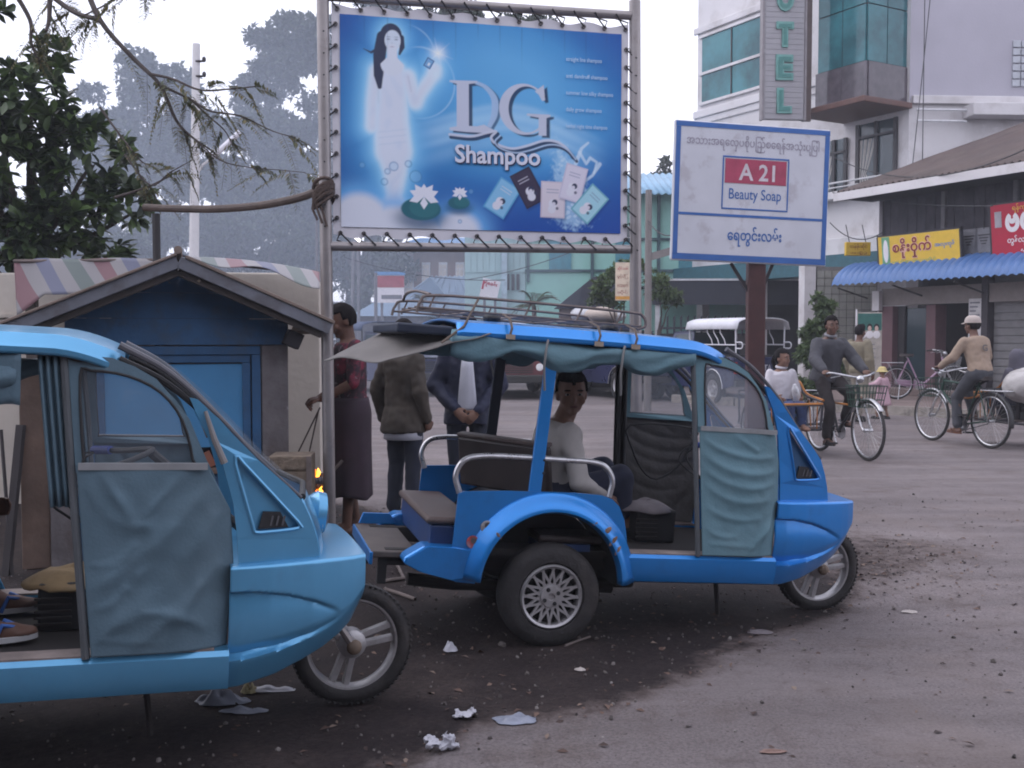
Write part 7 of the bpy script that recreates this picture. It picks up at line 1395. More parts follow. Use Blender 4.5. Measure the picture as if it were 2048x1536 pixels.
def trishaw(label, loc, d, frame, side, padm):
    """side: -1 puts the sidecar on the rider's right"""
    e = empty('trishaw', (loc[0], loc[1], 0), 0, label, 'trishaw', 'sidecar trishaws in the street'); heading(e, d); bicycle(e, frame, 0.35, basket=bikegreen)
    sy = side; c = 0.62
    w = bwheel(e, 'sidecar_wheel', 0.12, 0.33); w.location.y = sy * (c + 0.33)
    fr = MB()
    for y in (c - 0.26, c + 0.24):
        fr.tube(smooth_pts([(-0.48, sy * y, 0.74), (-0.46, sy * y, 0.40), (-0.40, sy * y, 0.32), (0.60, sy * y, 0.32), (0.68, sy * y, 0.40), (0.72, sy * y, 0.62)], 4), 0.014)
        fr.tube(smooth_pts([(-0.46, sy * y, 0.70), (-0.1, sy * y, 0.72), (0.1, sy * y, 0.86), (0.3, sy * y, 0.72), (0.70, sy * y, 0.66)], 4), 0.013)
    for x, z in ((-0.40, 0.32), (0.12, 0.32), (0.60, 0.32), (0.72, 0.62), (-0.48, 0.74)): fr.tube([(x, sy * (c - 0.26), z), (x, sy * (c + 0.24), z)], 0.012)
    fr.tube([(0.12, 0, 0.35), (0.12, sy * (c + 0.33), 0.33)], 0.014); fr.tube([(0.40, 0, 0.34), (0.40, sy * (c - 0.26), 0.32)], 0.012); fr.tube([(0.17, 0, 0.75), (0.12, sy * (c - 0.26), 0.75)], 0.012); fr.build('sidecar_frame', mat('sidecar_dark', (0.05, 0.05, 0.06), 0.5), e)
    MB().tube(smooth_pts([(-0.46, sy * (c - 0.28), 0.71), (-0.1, sy * (c - 0.28), 0.735), (0.1, sy * (c - 0.28), 0.875), (0.3, sy * (c - 0.28), 0.735), (0.70, sy * (c - 0.28), 0.675)], 4), 0.014).build('arm_rail', orange, e); MB().tube([(0.72, sy * (c - 0.26), 0.635), (0.72, sy * (c + 0.24), 0.635)], 0.014).build('front_rail', orange, e); MB().tube([(0.18, 0.0, 0.66), (0.40, 0.0, 0.62), (0.66, 0, 0.62)], 0.012).build('link_bar', orange, e)
    for k in range(5): MB().tube([(0.66 - k * 0.07, sy * (c - 0.26), 0.33), (0.70 - k * 0.10, sy * (c - 0.26), 0.66)], 0.007).build('side_bar', orange if k % 2 else sidegrey, e); MB().tube([(0.66 - k * 0.07, sy * (c + 0.24), 0.33), (0.70 - k * 0.10, sy * (c + 0.24), 0.66)], 0.007).build('side_bar', orange if k % 2 else sidegrey, e)
    MB().b2((-0.42, sy * c - 0.23, 0.335), (0.62, sy * c + 0.22, 0.355)).build('sidecar_floor', barkp, e, 0)
    for x0, x1 in ((0.06, 0.36), (-0.36, -0.06)): MB().b2((x0, sy * c - 0.22, 0.46), (x1, sy * c + 0.21, 0.53)).build('sidecar_seat', padm, e, 30, bevel=0.02)
    MB().b2((-0.03, sy * c - 0.22, 0.36), (0.03, sy * c + 0.21, 0.92)).build('sidecar_backrest', padm, e, 30, bevel=0.015)
    MB().b2((-0.3, sy * c - 0.2, 0.36), (0.3, sy * c + 0.19, 0.458)).build('seat_support', bikeblack, e, 0)
    return e
pad_b = mat('blue_pad', (0.04, 0.14, 0.34), 0.6, var=0.2); pad_k = mat('black_pad', (0.03, 0.025, 0.03), 0.6)
T1 = Vector((3.83, 13.05)); T1d = Vector((0.22, -0.975)); tri1 = trishaw('trishaw with orange sidecar coming towards the camera', T1, T1d, bikeblack, -1, pad_b)
T2 = Vector((6.08, 13.3)); T2d = Vector((-0.30, 0.95)); tri2 = trishaw('dark green trishaw ridden away, sidecar piled with sacks', T2, T2d, bikegreen, 1 if False else -1, pad_k)
pb = empty('pink_bicycle', (at(1793, 790, 21.3).x, 21.3, 0.15), 0, 'parked pink step-through bicycle on the shop pavement', 'bicycle'); heading(pb, (1, -0.16)); bicycle(pb, pinkf, 0.33, True, mat('grey_basket', (0.2, 0.2, 0.21), 0.6))
MB().tube([(0.05, -0.05, 0.30), (0.0, -0.16, 0.0)], 0.010).build('kick_stand', chrome, pb)
# ------------------------------------------------------------------ people (local y is the way they face)
skin_d = mat('skin_brown', (0.125, 0.062, 0.042), 0.55, var=0.10, scale=12); skin_m = mat('skin_tan', (0.21, 0.115, 0.08), 0.55, var=0.10, scale=12)
hairm = mat('black_hair', (0.010, 0.008, 0.009), 0.75, var=0.3, scale=60, bump=0.4, bscale=140, spec=0.12); eyem = mat('eye_white', (0.24, 0.22, 0.21), 0.3); pup = mat('eye_dark', (0.01, 0.008, 0.008), 0.2); lipm = mat('lips', (0.13, 0.05, 0.045), 0.5)
def cap_(mb, a, b, ra, rb):
    a = Vector(a); b = Vector(b); mb.tube([a, b], [ra, rb], 12); mb.ell(a, ra, 12, 8); mb.ell(b, rb, 12, 8)
def remesh(mb, voxel, smooth=4):
    me = mb.mesh('tmp'); o = bpy.data.objects.new('tmp', me); COL.objects.link(o); m = o.modifiers.new('r', 'REMESH'); m.mode = 'VOXEL'; m.voxel_size = voxel; m.use_smooth_shade = True
    s = o.modifiers.new('s', 'SMOOTH'); s.iterations = smooth; s.factor = 0.5
    bpy.context.view_layer.update(); out = bpy.data.meshes.new_from_object(o.evaluated_get(bpy.context.evaluated_depsgraph_get())); bpy.data.objects.remove(o); bpy.data.meshes.remove(me); return out
def wrinkle(me, amp, sc, seed=0.0, zs=0.5):
    n = len(me.vertices); co = np.zeros(n * 3); no = np.zeros(n * 3); me.vertices.foreach_get('co', co); me.vertices.foreach_get('normal', no); co = co.reshape(-1, 3); no = no.reshape(-1, 3)
    d = np.array([nz(c[0] * sc, c[1] * sc, c[2] * sc * zs + seed) + 0.5 * nz(c[0] * sc * 2.3, c[1] * sc * 2.3, c[2] * sc * 2.3 + seed) for c in co]); co += no * (d * amp)[:, None]; me.vertices.foreach_set('co', co.ravel()); me.update()
STAND = dict(pel=(0, 0, 0.90), nb=(0, -0.01, 1.40), hd=(0, 0.02, 1.545), shL=(-0.175, -0.01, 1.355), shR=(0.175, -0.01, 1.355), elL=(-0.225, -0.03, 1.08), elR=(0.225, -0.03, 1.08), wrL=(-0.225, 0.05, 0.84), wrR=(0.225, 0.05, 0.84), hiL=(-0.09, 0, 0.87), hiR=(0.09, 0, 0.87), knL=(-0.10, 0.02, 0.47), knR=(0.10, 0.02, 0.47), anL=(-0.10, -0.02, 0.075), anR=(0.10, -0.02, 0.075))
def person(label, loc, rz, J=None, face=(0, 0), scale=1.0, skin=None, top=None, bottom=None, voxel=0.008, sleeves='long', hair=True, hat=None, shoes=None, girth=1.0, puff=0.0, longyi=None, dress=None, handL=None, handR=None, curl=0.5, group='people in the street', hem=None, collar=None, inner=None, hairlong=False, top_wr=0.006, toeL=None, toeR=None, tail=None, hemlow=None, shorts=False):
    e = empty('person', loc, rz, label, 'person', group); e.scale = (scale,) * 3; skin = skin or skin_d
    j = {k: Vector(v) for k, v in STAND.items()}
    for k, v in (J or {}).items(): j[k] = Vector(v)
    pel, nb, hd = j['pel'], j['nb'], j['hd']; up = (nb - pel).normalized(); rt_ = (j['shR'] - j['shL']).normalized(); fw = up.cross(rt_) * -1; fw.normalize()
    if fw.dot(up.cross(rt_)) > 0: pass
    fw = rt_.cross(up) * -1.0; fw = up.cross(rt_)
    # make sure fw points the way the chest faces (local +y when upright)
    if abs(rt_.x) > 0.5 and fw.y < 0 and up.z > 0.5: fw = -fw
    def ring(c, rx, ry, n=16): return [c + rt_ * rx * math.cos(a) + fw * ry * math.sin(a) for a in np.linspace(0, 2 * PI, n + 1)[:-1]]
    def torso(mb, g, lo=-0.06, hi=1.0):
        st_ = [(-0.10, 0.115, 0.095), (0.0, 0.145, 0.11), (0.22, 0.130, 0.10), (0.45, 0.138, 0.102), (0.70, 0.158, 0.110), (0.86, 0.150, 0.100), (0.95, 0.105, 0.080), (1.0, 0.06, 0.06)]
        L_ = (nb - pel); mb.loft([ring(pel + L_ * t, rx + g, ry + g) for t, rx, ry in st_ if lo - 1e-6 <= t <= hi + 1e-6])
    # head frame
    yaw, pit = R(face[0]), R(face[1]); Mh = Matrix.Rotation(yaw, 3, 'Z') @ Matrix.Rotation(pit, 3, 'X')
    def H(x, y, z): return hd + Mh @ Vector((x, y, z))
    b = MB(); torso(b, -0.004)
    for s in 'LR':
        cap_(b, j['sh' + s] - up * 0.014 - rt_ * (0.014 if s == 'R' else -0.014), j['el' + s], 0.040, 0.038); cap_(b, j['el' + s], j['wr' + s], 0.038, 0.026)
        cap_(b, j['hi' + s], j['kn' + s], 0.078, 0.052); cap_(b, j['kn' + s], j['an' + s], 0.050, 0.034); mid = j['kn' + s].lerp(j['an' + s], 0.3); b.ell(mid - Vector((0, 0.012, 0)), (0.05, 0.054, 0.10))
        toe = (toeL if s == 'L' else toeR); toe = Vector(toe) if toe else j['an' + s] + Vector((0, 0.17, -0.055)); heel = j['an' + s] + Vector((0, -0.035, -0.045)); cap_(b, heel, toe.lerp(heel, 0.3), 0.031, 0.036); cap_(b, toe.lerp(heel, 0.35), toe, 0.036, 0.022); b.ell(toe.lerp(heel, 0.15), (0.042, 0.05, 0.02)); cap_(b, j['an' + s], toe.lerp(heel, 0.45), 0.034, 0.03)
        # hand
        w = j['wr' + s]; d = (w - j['el' + s]).normalized(); hs = handL if s == 'L' else handR
        if hs: d = Vector(hs[0]).normalized()
        pn = Vector(hs[1]) if hs else Vector((1 if s == 'L' else -1, 0.25, 0)); pn = (pn - d * pn.dot(d)).normalized(); sd_ = d.cross(pn); cu = hs[2] if hs else curl
        b.ell(w + d * 0.045, (0.040, 0.016, 0.052), 12, 8, Matrix((sd_, pn, d)).transposed())
        for i, ln in enumerate((0.066, 0.076, 0.070, 0.054)):
            f0 = w + d * 0.082 + sd_ * (i - 1.5) * 0.0195; d1 = (d * math.cos(cu) + pn * math.sin(cu)); d2 = (d * math.cos(cu * 2.2) + pn * math.sin(cu * 2.2)); f1 = f0 + d1 * ln * 0.55; f2 = f1 + d2 * ln * 0.5; cap_(b, f0 - d * 0.012, f1, 0.0092, 0.0085); cap_(b, f1, f2, 0.0085, 0.007)
        fside = sd_ if (sd_.dot(Vector((0, 1, 0.01))) > 0) else -sd_; t0_ = w + d * 0.022 + fside * 0.030; t1_ = t0_ + (d * 0.6 + fside * 0.55 + pn * 0.35).normalized() * 0.04; t2_ = t1_ + (d * 0.85 + pn * 0.4).normalized() * 0.03; cap_(b, t0_, t1_, 0.0125, 0.010); cap_(b, t1_, t2_, 0.010, 0.008)
    cap_(b, nb - up * 0.05, H(0, -0.012, -0.05), 0.058, 0.050)
    b.ell(H(0, -0.004, 0.018), (0.073, 0.092, 0.098), 20, 14, Mh); b.ell(H(0, 0.022, -0.045), (0.057, 0.064, 0.062), 16, 12, Mh); b.ell(H(0, 0.066, -0.088), (0.024, 0.022, 0.020), 12, 8, Mh)
    b.ell(H(0, 0.088, -0.022), (0.013, 0.017, 0.019), 10, 8, Mh); b.ell(H(0, 0.084, 0.002), (0.009, 0.010, 0.028), 10, 8, Mh); b.ell(H(0, 0.078, -0.055), (0.024, 0.013, 0.012), 10, 8, Mh)
    for sx in (-1, 1): b.ell(H(sx * 0.073, -0.006, -0.012), (0.010, 0.020, 0.032), 10, 8, Mh); b.ell(H(sx * 0.030, 0.074, 0.022), (0.026, 0.014, 0.010), 10, 8, Mh); b.ell(H(sx * 0.04, 0.06, -0.03), (0.026, 0.022, 0.026), 10, 8, Mh)
    body = link_mesh('body', remesh(b, voxel, 3), skin, e)
    for sx in (-1, 1):
        ey = MB().ell(H(sx * 0.031, 0.0775, 0.004), (0.014, 0.009, 0.0065), 10, 6, Mh).build('eye', eyem, body); MB().ell(H(sx * 0.031, 0.083, 0.004), (0.0062, 0.005, 0.006), 8, 6, Mh).build('pupil', pup, body); MB().ell(H(sx * 0.032, 0.084, 0.025), (0.018, 0.006, 0.0045), 8, 6, Mh).build('eyebrow', hairm, body)
    MB().ell(H(0, 0.090, -0.058), (0.021, 0.006, 0.0065), 10, 6, Mh).build('mouth', lipm, body)
    if hair:
        hb = MB(); n, m_ = 30, 18; vs = []; keep = []
        for i in range(m_ + 1):
            t = PI * 0.80 * i / m_
            for k in range(n):
                a = 2 * PI * k / n; dx, dy, dz = math.sin(t) * math.cos(a), math.sin(t) * math.sin(a), math.cos(t); r_ = 1 + 0.05 * nz(dx * 5, dy * 5, dz * 5 + loc[0]) + 0.03 * nz(dx * 14, dy * 14, dz * 14); vs.append(H(dx * 0.079 * r_, -0.008 + dy * 0.099 * r_, 0.021 + dz * 0.106 * r_)); keep.append((dx, dy, dz))
        fs = []
        for i in range(m_):
            for k in range(n):
                q = (i * n + k, i * n + (k + 1) % n, (i + 1) * n + (k + 1) % n, (i + 1) * n + k); c = np.mean([keep[z] for z in q], 0)
                if (c[1] > 0.18 and c[2] < 0.36 + 0.1 * abs(c[0])) or (c[1] > -0.12 and c[2] < -0.12) or (c[2] < (-0.62 if not hairlong else -0.9)): continue
                fs.append(q)
        hb.add(vs, fs); hb.build('hair', hairm, e, 180, solid=0.012)
        if hairlong: MB().tube([H(0, -0.09, 0.0), H(0, -0.12, -0.05), H(0, -0.11, -0.13)], [0.05, 0.04, 0.015], 10).build('ponytail', hairm, e)
    # clothing
    if top:
        t = MB(); torso(t, 0.016 + puff, -0.1 if hem is None else hem, 0.95)
        for s in 'LR':
            cap_(t, j['sh' + s] - up * 0.010 - rt_ * (0.010 if s == 'R' else -0.010), j['el' + s], 0.058 + puff * 0.7, 0.050 + puff)
            if sleeves == 'long': w_ = j['el' + s].lerp(j['wr' + s], 0.93); cap_(t, j['el' + s], w_, 0.052 + puff, 0.037 + puff * 0.6)
            elif sleeves == 'half': pass
        if hemlow: t.loft([ring(pel + up * z, rx + puff, ry + puff) for z, rx, ry in ((hemlow, 0.188, 0.158), (hemlow * 0.5, 0.186, 0.154), (0.04, 0.165, 0.132))])
        t.ell(nb - up * 0.03, (0.075, 0.07, 0.035)); me = remesh(t, 0.012, 5); wrinkle(me, top_wr * 1.6, 9.0, loc[0]); link_mesh('shirt' if puff < 0.015 else 'jacket', me, top, e)
        if collar: MB().tube([nb + rt_ * 0.062 * math.cos(a) + fw * (0.058 * math.sin(a) + 0.01) + up * (0.028 + 0.012 * math.sin(a + PI)) for a in np.linspace(0, 2 * PI, 21)[:-1]], 0.016, 7, True).build('collar', collar, e)
    if inner:
        c0 = pel.lerp(nb, -0.06); c1 = pel.lerp(nb, 0.93); MB().grid(lambda s, t: c0.lerp(c1, t) + rt_ * lerp(-1, 1, s) * lerp(0.085, 0.040, t) + fw * (0.145 + puff - 0.02 * abs(2 * s - 1) - 0.045 * max(0, t - 0.75) / 0.25 + 0.012 * math.sin(t * 3) + 0.018 * (0.5 - abs(t - .4))), 6, 20).build('undershirt', inner, e, 180, solid=0.004)
    if bottom:
        t = MB(); t.loft([ring(pel + up * z, rx, ry) for z, rx, ry in ((-0.13, 0.11, 0.105), (-0.05, 0.165, 0.13), (0.04, 0.155, 0.122), (0.10, 0.146, 0.115))])
        for s in 'LR': cap_(t, j['hi' + s], j['kn' + s], 0.098, 0.070); a_ = j['kn' + s].lerp(j['an' + s], 0.90 if not shorts else 0.03); cap_(t, j['kn' + s], a_, 0.070, 0.060)
        me = remesh(t, 0.012, 5); wrinkle(me, 0.011, 8.0, loc[1]); link_mesh('trousers', me, bottom, e)
    if tail: MB().loft([ring(pel - up * z, rx, ry, 28) for z, rx, ry in ((0.10, 0.165, 0.135), (0.16, 0.178, 0.145), (0.225, 0.180, 0.148))], cap=False).build('shirt_tail', tail, e, 180, solid=0.005)
    if longyi:
        mL, z0, z1, flare = longyi; cx = lambda z: pel.lerp((j['anL'] + j['anR']) / 2, max(0, (pel.z - z) / pel.z)); rings = []
        for k in range(25):
            z = lerp(z1, z0, k / 24); c = cx(z); q = k / 24; rx = interp(q, [0, 0.15, 0.5, 1], [0.155, 0.185, 0.19, flare]); ry = interp(q, [0, 0.15, 0.5, 1], [0.125, 0.145, 0.14, flare * 0.72])
            rings.append([Vector((c.x + rx * math.cos(a) * (1 + 0.05 * q * math.sin(5 * a + 1.3)), c.y + ry * math.sin(a) * (1 + 0.06 * q * math.sin(7 * a + 2 * q)), z + 0.015 * q * math.sin(3 * a))) for a in np.linspace(0, 2 * PI, 41)[:-1]])
        MB().loft(rings, cap=False).build('longyi', mL, e, 180, solid=0.006); MB().ell((0.0, pel.y + 0.135, z1 - 0.03), (0.05, 0.03, 0.045)).build('longyi_knot', mL, e)
    if dress:
        mL, z0, r0 = dress; rings = [[Vector((lerp(r0, 0.10, t) * math.cos(a) * (1 + 0.06 * (1 - t) * math.sin(6 * a)), lerp(r0, 0.10, t) * 0.85 * math.sin(a), lerp(z0, nb.z - 0.04, t))) for a in np.linspace(0, 2 * PI, 33)[:-1]] for t in np.linspace(0, 1, 12)]; MB().loft(rings, cap=False).build('dress', mL, e, 180, solid=0.006)
    if shoes:
        for s in 'LR':
            toe = (toeL if s == 'L' else toeR); toe = Vector(toe) if toe else j['an' + s] + Vector((0, 0.17, -0.055)); heel = j['an' + s] + Vector((0, -0.055, -0.06)); m1, kind_ = shoes[:2]; dv = (toe - heel); L_ = dv.length + 0.04; dv.normalize(); c = (heel + toe) / 2; c.z = min(heel.z, toe.z) - 0.012; px_ = Vector((dv.y, -dv.x, 0)).normalized()
            if kind_ == 'sandal':
                so = MB(); so.loft([[c + dv * L_ * 0.5 * math.cos(a) + px_ * (0.046 + 0.006 * math.cos(a)) * math.sin(a) + Vector((0, 0, z)) for a in np.linspace(0, 2 * PI, 25)[:-1]] for z in (-0.008, 0.010)]); so.build('sandal', m1, e, 40); mb = MB(); tp_ = c + dv * L_ * 0.32 + Vector((0, 0, 0.03))
                for sg in (-1, 1): mb.tube([tp_, c + dv * L_ * 0.08 + px_ * sg * 0.035 + Vector((0, 0, 0.055)), c - dv * L_ * 0.02 + px_ * sg * 0.047 + Vector((0, 0, 0.0))], 0.008, 6)
                mb.build('sandal_strap', shoes[2] if len(shoes) > 2 else m1, e)
            else: so = MB(); so.loft([[c + dv * (L_ * 0.5 * math.cos(a) * sx) + px_ * (0.045 * sx) * math.sin(a) + Vector((0, 0, z)) for a in np.linspace(0, 2 * PI, 21)[:-1]] for z, sx in ((-0.012, 1), (0.02, 1.02), (0.05, 0.9), (0.08, 0.6))]); so.build('shoe', m1, e, 60)
    if hat:
        m1, kind_ = hat
        if kind_ == 'cap':
            MB().loft([[H(0.086 * r_ * math.cos(a), -0.006 + 0.106 * r_ * math.sin(a), z) for a in np.linspace(0, 2 * PI, 25)[:-1]] for z, r_ in ((0.035, 1.02), (0.07, 1.0), (0.10, 0.88), (0.125, 0.62), (0.135, 0.25))]).build('cap', m1, e, 60); MB().grid(lambda s, t: H(lerp(-0.075, 0.075, s), 0.085 * math.sqrt(max(0, 1 - (2 * s - 1) ** 2 * .75)) + 0.075 * t * math.sqrt(max(0.05, 1 - (2 * s - 1) ** 2)), 0.042 - 0.02 * t), 12, 4).build('cap_brim', m1, e, 180, solid=0.006)
        elif kind_ == 'bucket': MB().loft([[H(0.1 * r_ * math.cos(a), 0.115 * r_ * math.sin(a), z) for a in np.linspace(0, 2 * PI, 29)[:-1]] for z, r_ in ((-0.02, 1.55), (0.03, 1.1), (0.075, 1.0), (0.115, 0.8), (0.13, 0.35))]).build('bucket_hat', m1, e, 60)
        elif kind_ == 'hood': MB().loft([[H(0.1 * r_ * math.cos(a), -0.015 + 0.118 * r_ * math.sin(a), z) for a in np.linspace(0, 2 * PI, 25)[:-1]] for z, r_ in ((-0.14, 1.1), (-0.05, 1.0), (0.04, 1.02), (0.10, 0.8), (0.135, 0.4))]).build('hood', m1, e, 60)
    return e

shirt_red = mat('red_pattern_shirt', (0.030, 0.016, 0.024), 0.8, var=0.5, scale=26, col2=(0.25, 0.025, 0.055), spots=((0.20, 0.16, 0.18), 17, 0.60), detail=2)
longyi_d = mat('plum_longyi', (0.034, 0.020, 0.030), 0.85, var=0.25, scale=10); blk_rub = mat('black_flipflop', (0.02, 0.02, 0.02), 0.7)
q = gnd(703, 1068)
person('man in red patterned shirt and plum longyi facing the fire', (q.x, q.y, 0.012), R(108), dict(hd=(0, 0.055, 1.525), nb=(0, 0.01, 1.395), elL=(-0.23, 0.02, 1.09), wrL=(-0.16, 0.23, 0.98), elR=(0.24, -0.03, 1.09), wrR=(0.15, 0.20, 0.97), anL=(-0.10, 0.05, 0.075), anR=(0.10, -0.05, 0.075)), (4, -20), 1.0, skin_d, shirt_red, None, 0.007, longyi=(longyi_d, 0.27, 0.98, 0.20), shoes=(blk_rub, 'sandal'), handL=((0.4, 0.8, -0.2), (0, 0, -1), 0.9), handR=((-0.4, 0.8, -0.1), (0, 0, -1), 0.9), sleeves='half', collar=None)
stickp = [Vector((q.x - 0.18, q.y - 0.10, 1.02)), Vector((q.x - 0.20, q.y - 0.16, 0.97)), Vector((q.x - 0.12, q.y - 0.26, 0.66))]
jk_br = mat('brown_jacket', (0.062, 0.050, 0.040), 0.75, var=0.2, scale=6); jeans_d = mat('dark_trousers', (0.018, 0.022, 0.038), 0.85, var=0.2, scale=8); whsh = mat('white_shirt', (0.52, 0.53, 0.60), 0.8, var=0.06, scale=8)
person('man in brown jacket seen from behind, white shirt tail showing', (at(806, 800, 8.15).x, 8.15, 0.0), R(-38), dict(wrL=(-0.26, 0.02, 0.82), elL=(-0.245, -0.05, 1.08), anL=(-0.08, -0.04, 0.075)), (0, 0), 0.935, skin_d, jk_br, jeans_d, 0.008, puff=0.014, hemlow=-0.165, tail=whsh, shoes=(blk_rub, 'shoe'), curl=1.1, top_wr=0.010)
o_ = at(806, 800, 8.15); 
jk_nv = mat('navy_jacket', (0.014, 0.018, 0.045), 0.7, var=0.2, scale=6)
person('man in navy jacket over white shirt with hands clasped', (at(936, 800, 8.5).x, 8.5, 0.0), R(180), dict(elL=(-0.275, 0.0, 1.08), elR=(0.275, 0.0, 1.08), wrL=(-0.085, 0.20, 0.86), wrR=(0.10, 0.19, 0.88)), (0, -5), 0.96, skin_m, jk_nv, jeans_d, 0.007, puff=0.022, hemlow=-0.15, inner=whsh, shoes=(blk_rub, 'shoe'), handL=((0.65, 0.15, -0.6), (0, -1, 0), 0.6), handR=((-0.65, 0.2, -0.6), (0, -1, 0), 0.6), top_wr=0.010)
shirt_gr = mat('pale_grey_shirt', (0.46, 0.435, 0.42), 0.85, var=0.12, scale=5)
trou_n = mat('navy_trousers', (0.018, 0.022, 0.045), 0.85, var=0.2)
# passenger sitting in the bright blue taxi
def in_auto(o, h, x, y): h = R(h); return (o[0] + math.cos(h) * x - math.sin(h) * y, o[1] + math.sin(h) * x + math.cos(h) * y)
px_, py_ = in_auto((0.033, 5.268), 14.5, 0.155, 0.08)
person('smiling man in pale grey shirt sitting inside the bright blue taxi', (px_, py_, 0.0), R(-70), dict(pel=(0, 0, 0.60), nb=(0.0, 0.10, 1.00), hd=(0.0, 0.155, 1.135), shL=(-0.175, 0.08, 0.955), shR=(0.175, 0.08, 0.955), elL=(-0.23, 0.08, 0.70), elR=(0.23, 0.10, 0.70), wrL=(-0.14, 0.26, 0.62), wrR=(0.15, 0.26, 0.62), hiL=(-0.09, 0.03, 0.585), hiR=(0.09, 0.03, 0.585), knL=(-0.10, 0.38, 0.72), knR=(0.11, 0.38, 0.70), anL=(-0.10, 0.36, 0.50), anR=(0.11, 0.38, 0.50)), (-105, -6), 1.0, skin_m, shirt_gr, trou_n, 0.007, shoes=(blk_rub, 'sandal'), top_wr=0.006, handL=((0.3, 0.8, -0.3), (0, 0, -1), 0.7), handR=((-0.3, 0.8, -0.3), (0, 0, -1), 0.7), group='people in the taxis')
# driver of the pale taxi: only a shin and a sandalled foot come into view
AX, AY = in_auto((-2.218, 3.515), 19.0, 0.10, -0.02)
person('driver of the pale taxi, bare shin and blue sandals showing', (AX, AY, 0.0), R(19 - 90), dict(pel=(0, -0.02, 0.735), nb=(0, 0.02, 1.12), hd=(0, 0.06, 1.245), shL=(-0.175, 0.0, 1.08), shR=(0.175, 0.0, 1.08), elL=(-0.23, 0.03, 0.84), elR=(0.23, 0.03, 0.84), wrL=(-0.22, 0.26, 0.86), wrR=(0.22, 0.26, 0.86), hiL=(-0.09, 0.0, 0.71), hiR=(0.09, 0.0, 0.71), knL=(-0.2, 0.26, 0.90), knR=(0.22, 0.20, 0.90), anL=(-0.18, 0.30, 0.535), anR=(0.25, 0.33, 0.535)), (0, 0), 0.93, skin_d, jk_br, mat('khaki_shorts', (0.06, 0.05, 0.045), 0.8), 0.008, shoes=(mat('white_sole', (0.55, 0.55, 0.56), 0.6), 'sandal', mat('blue_strap', (0.04, 0.13, 0.42), 0.5)), sleeves='half', group='people in the taxis', shorts=True)
# trishaw riders and passengers
def on_bike(T, d, x, y): d = d.normalized(); return (T.x + d.x * x - d.y * y, T.y + d.y * x + d.x * y), math.atan2(d.y, d.x) - PI / 2
jk_gy = mat('charcoal_jacket', (0.052, 0.052, 0.062), 0.8, var=0.15, scale=6)
RIDE = dict(pel=(0, -0.02, 0.96), nb=(0, 0.06, 1.44), hd=(0, 0.10, 1.58), shL=(-0.175, 0.05, 1.37), shR=(0.175, 0.05, 1.37), elL=(-0.27, 0.18, 1.16), elR=(0.27, 0.18, 1.16), wrL=(-0.27, 0.42, 1.03), wrR=(0.27, 0.42, 1.03), hiL=(-0.09, 0.02, 0.93), hiR=(0.09, 0.02, 0.93), knL=(-0.11, 0.36, 0.74), knR=(0.11, 0.28, 0.58), anL=(-0.13, 0.22, 0.42), anR=(0.13, 0.24, 0.20))
(p_, rz_) = on_bike(T1, T1d, 0.17, 0)
person('trishaw rider in charcoal jacket coming towards the camera', (p_[0], p_[1], 0), rz_, RIDE, (-8, 0), 0.985, skin_d, jk_gy, mat('dark_longyi_trouser', (0.022, 0.017, 0.018), 0.85), 0.010, puff=0.03, hemlow=-0.06, collar=mat('grey_vest', (0.22, 0.22, 0.24), 0.8), handL=((0, 1, -0.1), (0, 0, -1), 1.0), handR=((0, 1, -0.1), (0, 0, -1), 1.0), shoes=(blk_rub, 'sandal'))
SITS = dict(pel=(0, 0, 0.60), nb=(0, 0.0, 1.06), hd=(0, 0.03, 1.195), shL=(-0.16, 0.0, 1.02), shR=(0.16, 0.0, 1.02), elL=(-0.21, 0.03, 0.78), elR=(0.21, 0.03, 0.78), wrL=(-0.15, 0.24, 0.72), wrR=(0.17, 0.22, 0.72), hiL=(-0.09, 0.02, 0.58), hiR=(0.09, 0.02, 0.58), knL=(-0.08, 0.40, 0.62), knR=(0.08, 0.40, 0.62), anL=(-0.08, 0.40, 0.40), anR=(0.08, 0.40, 0.40))
(p_, rz_) = on_bike(T1, T1d, 0.18, -0.62)
person('woman in white blouse sitting in the orange sidecar', (p_[0], p_[1], 0), rz_, SITS, (30, 0), 0.97, skin_m, mat('white_blouse', (0.56, 0.54, 0.58), 0.8, var=0.06), mat('flower_longyi', (0.03, 0.05, 0.13), 0.8, var=0.4, scale=14, spots=((0.35, 0.33, 0.36), 22, 0.62)), 0.010, hairlong=True, collar=mat('white_blouse', (0.56, 0.54, 0.58), 0.8), sleeves='half')
o = MB().lathe([(0.0, 0.0), (0.045, 0.0), (0.047, 0.14), (0.03, 0.17), (0.02, 0.20), (0.0, 0.20)], 18, 'z', (0, 0, 0)).build('steel_flask', mat('flask_steel', (0.6, 0.6, 0.63), 0.3, metal=0.5), None, 50); (p_, _) = on_bike(T1, T1d, 0.43, -0.53); o.location = (p_[0], p_[1], 0.665); o.rotation_euler = (0.2, -0.25, 0); tag(o, 'steel flask on the lap of the sidecar passenger', 'flask')
tan_s = mat('tan_shirt', (0.30, 0.225, 0.17), 0.85, var=0.10, scale=6); capm = mat('beige_cap', (0.42, 0.36, 0.33), 0.8)
(p_, rz_) = on_bike(T2, T2d, 0.20, 0)
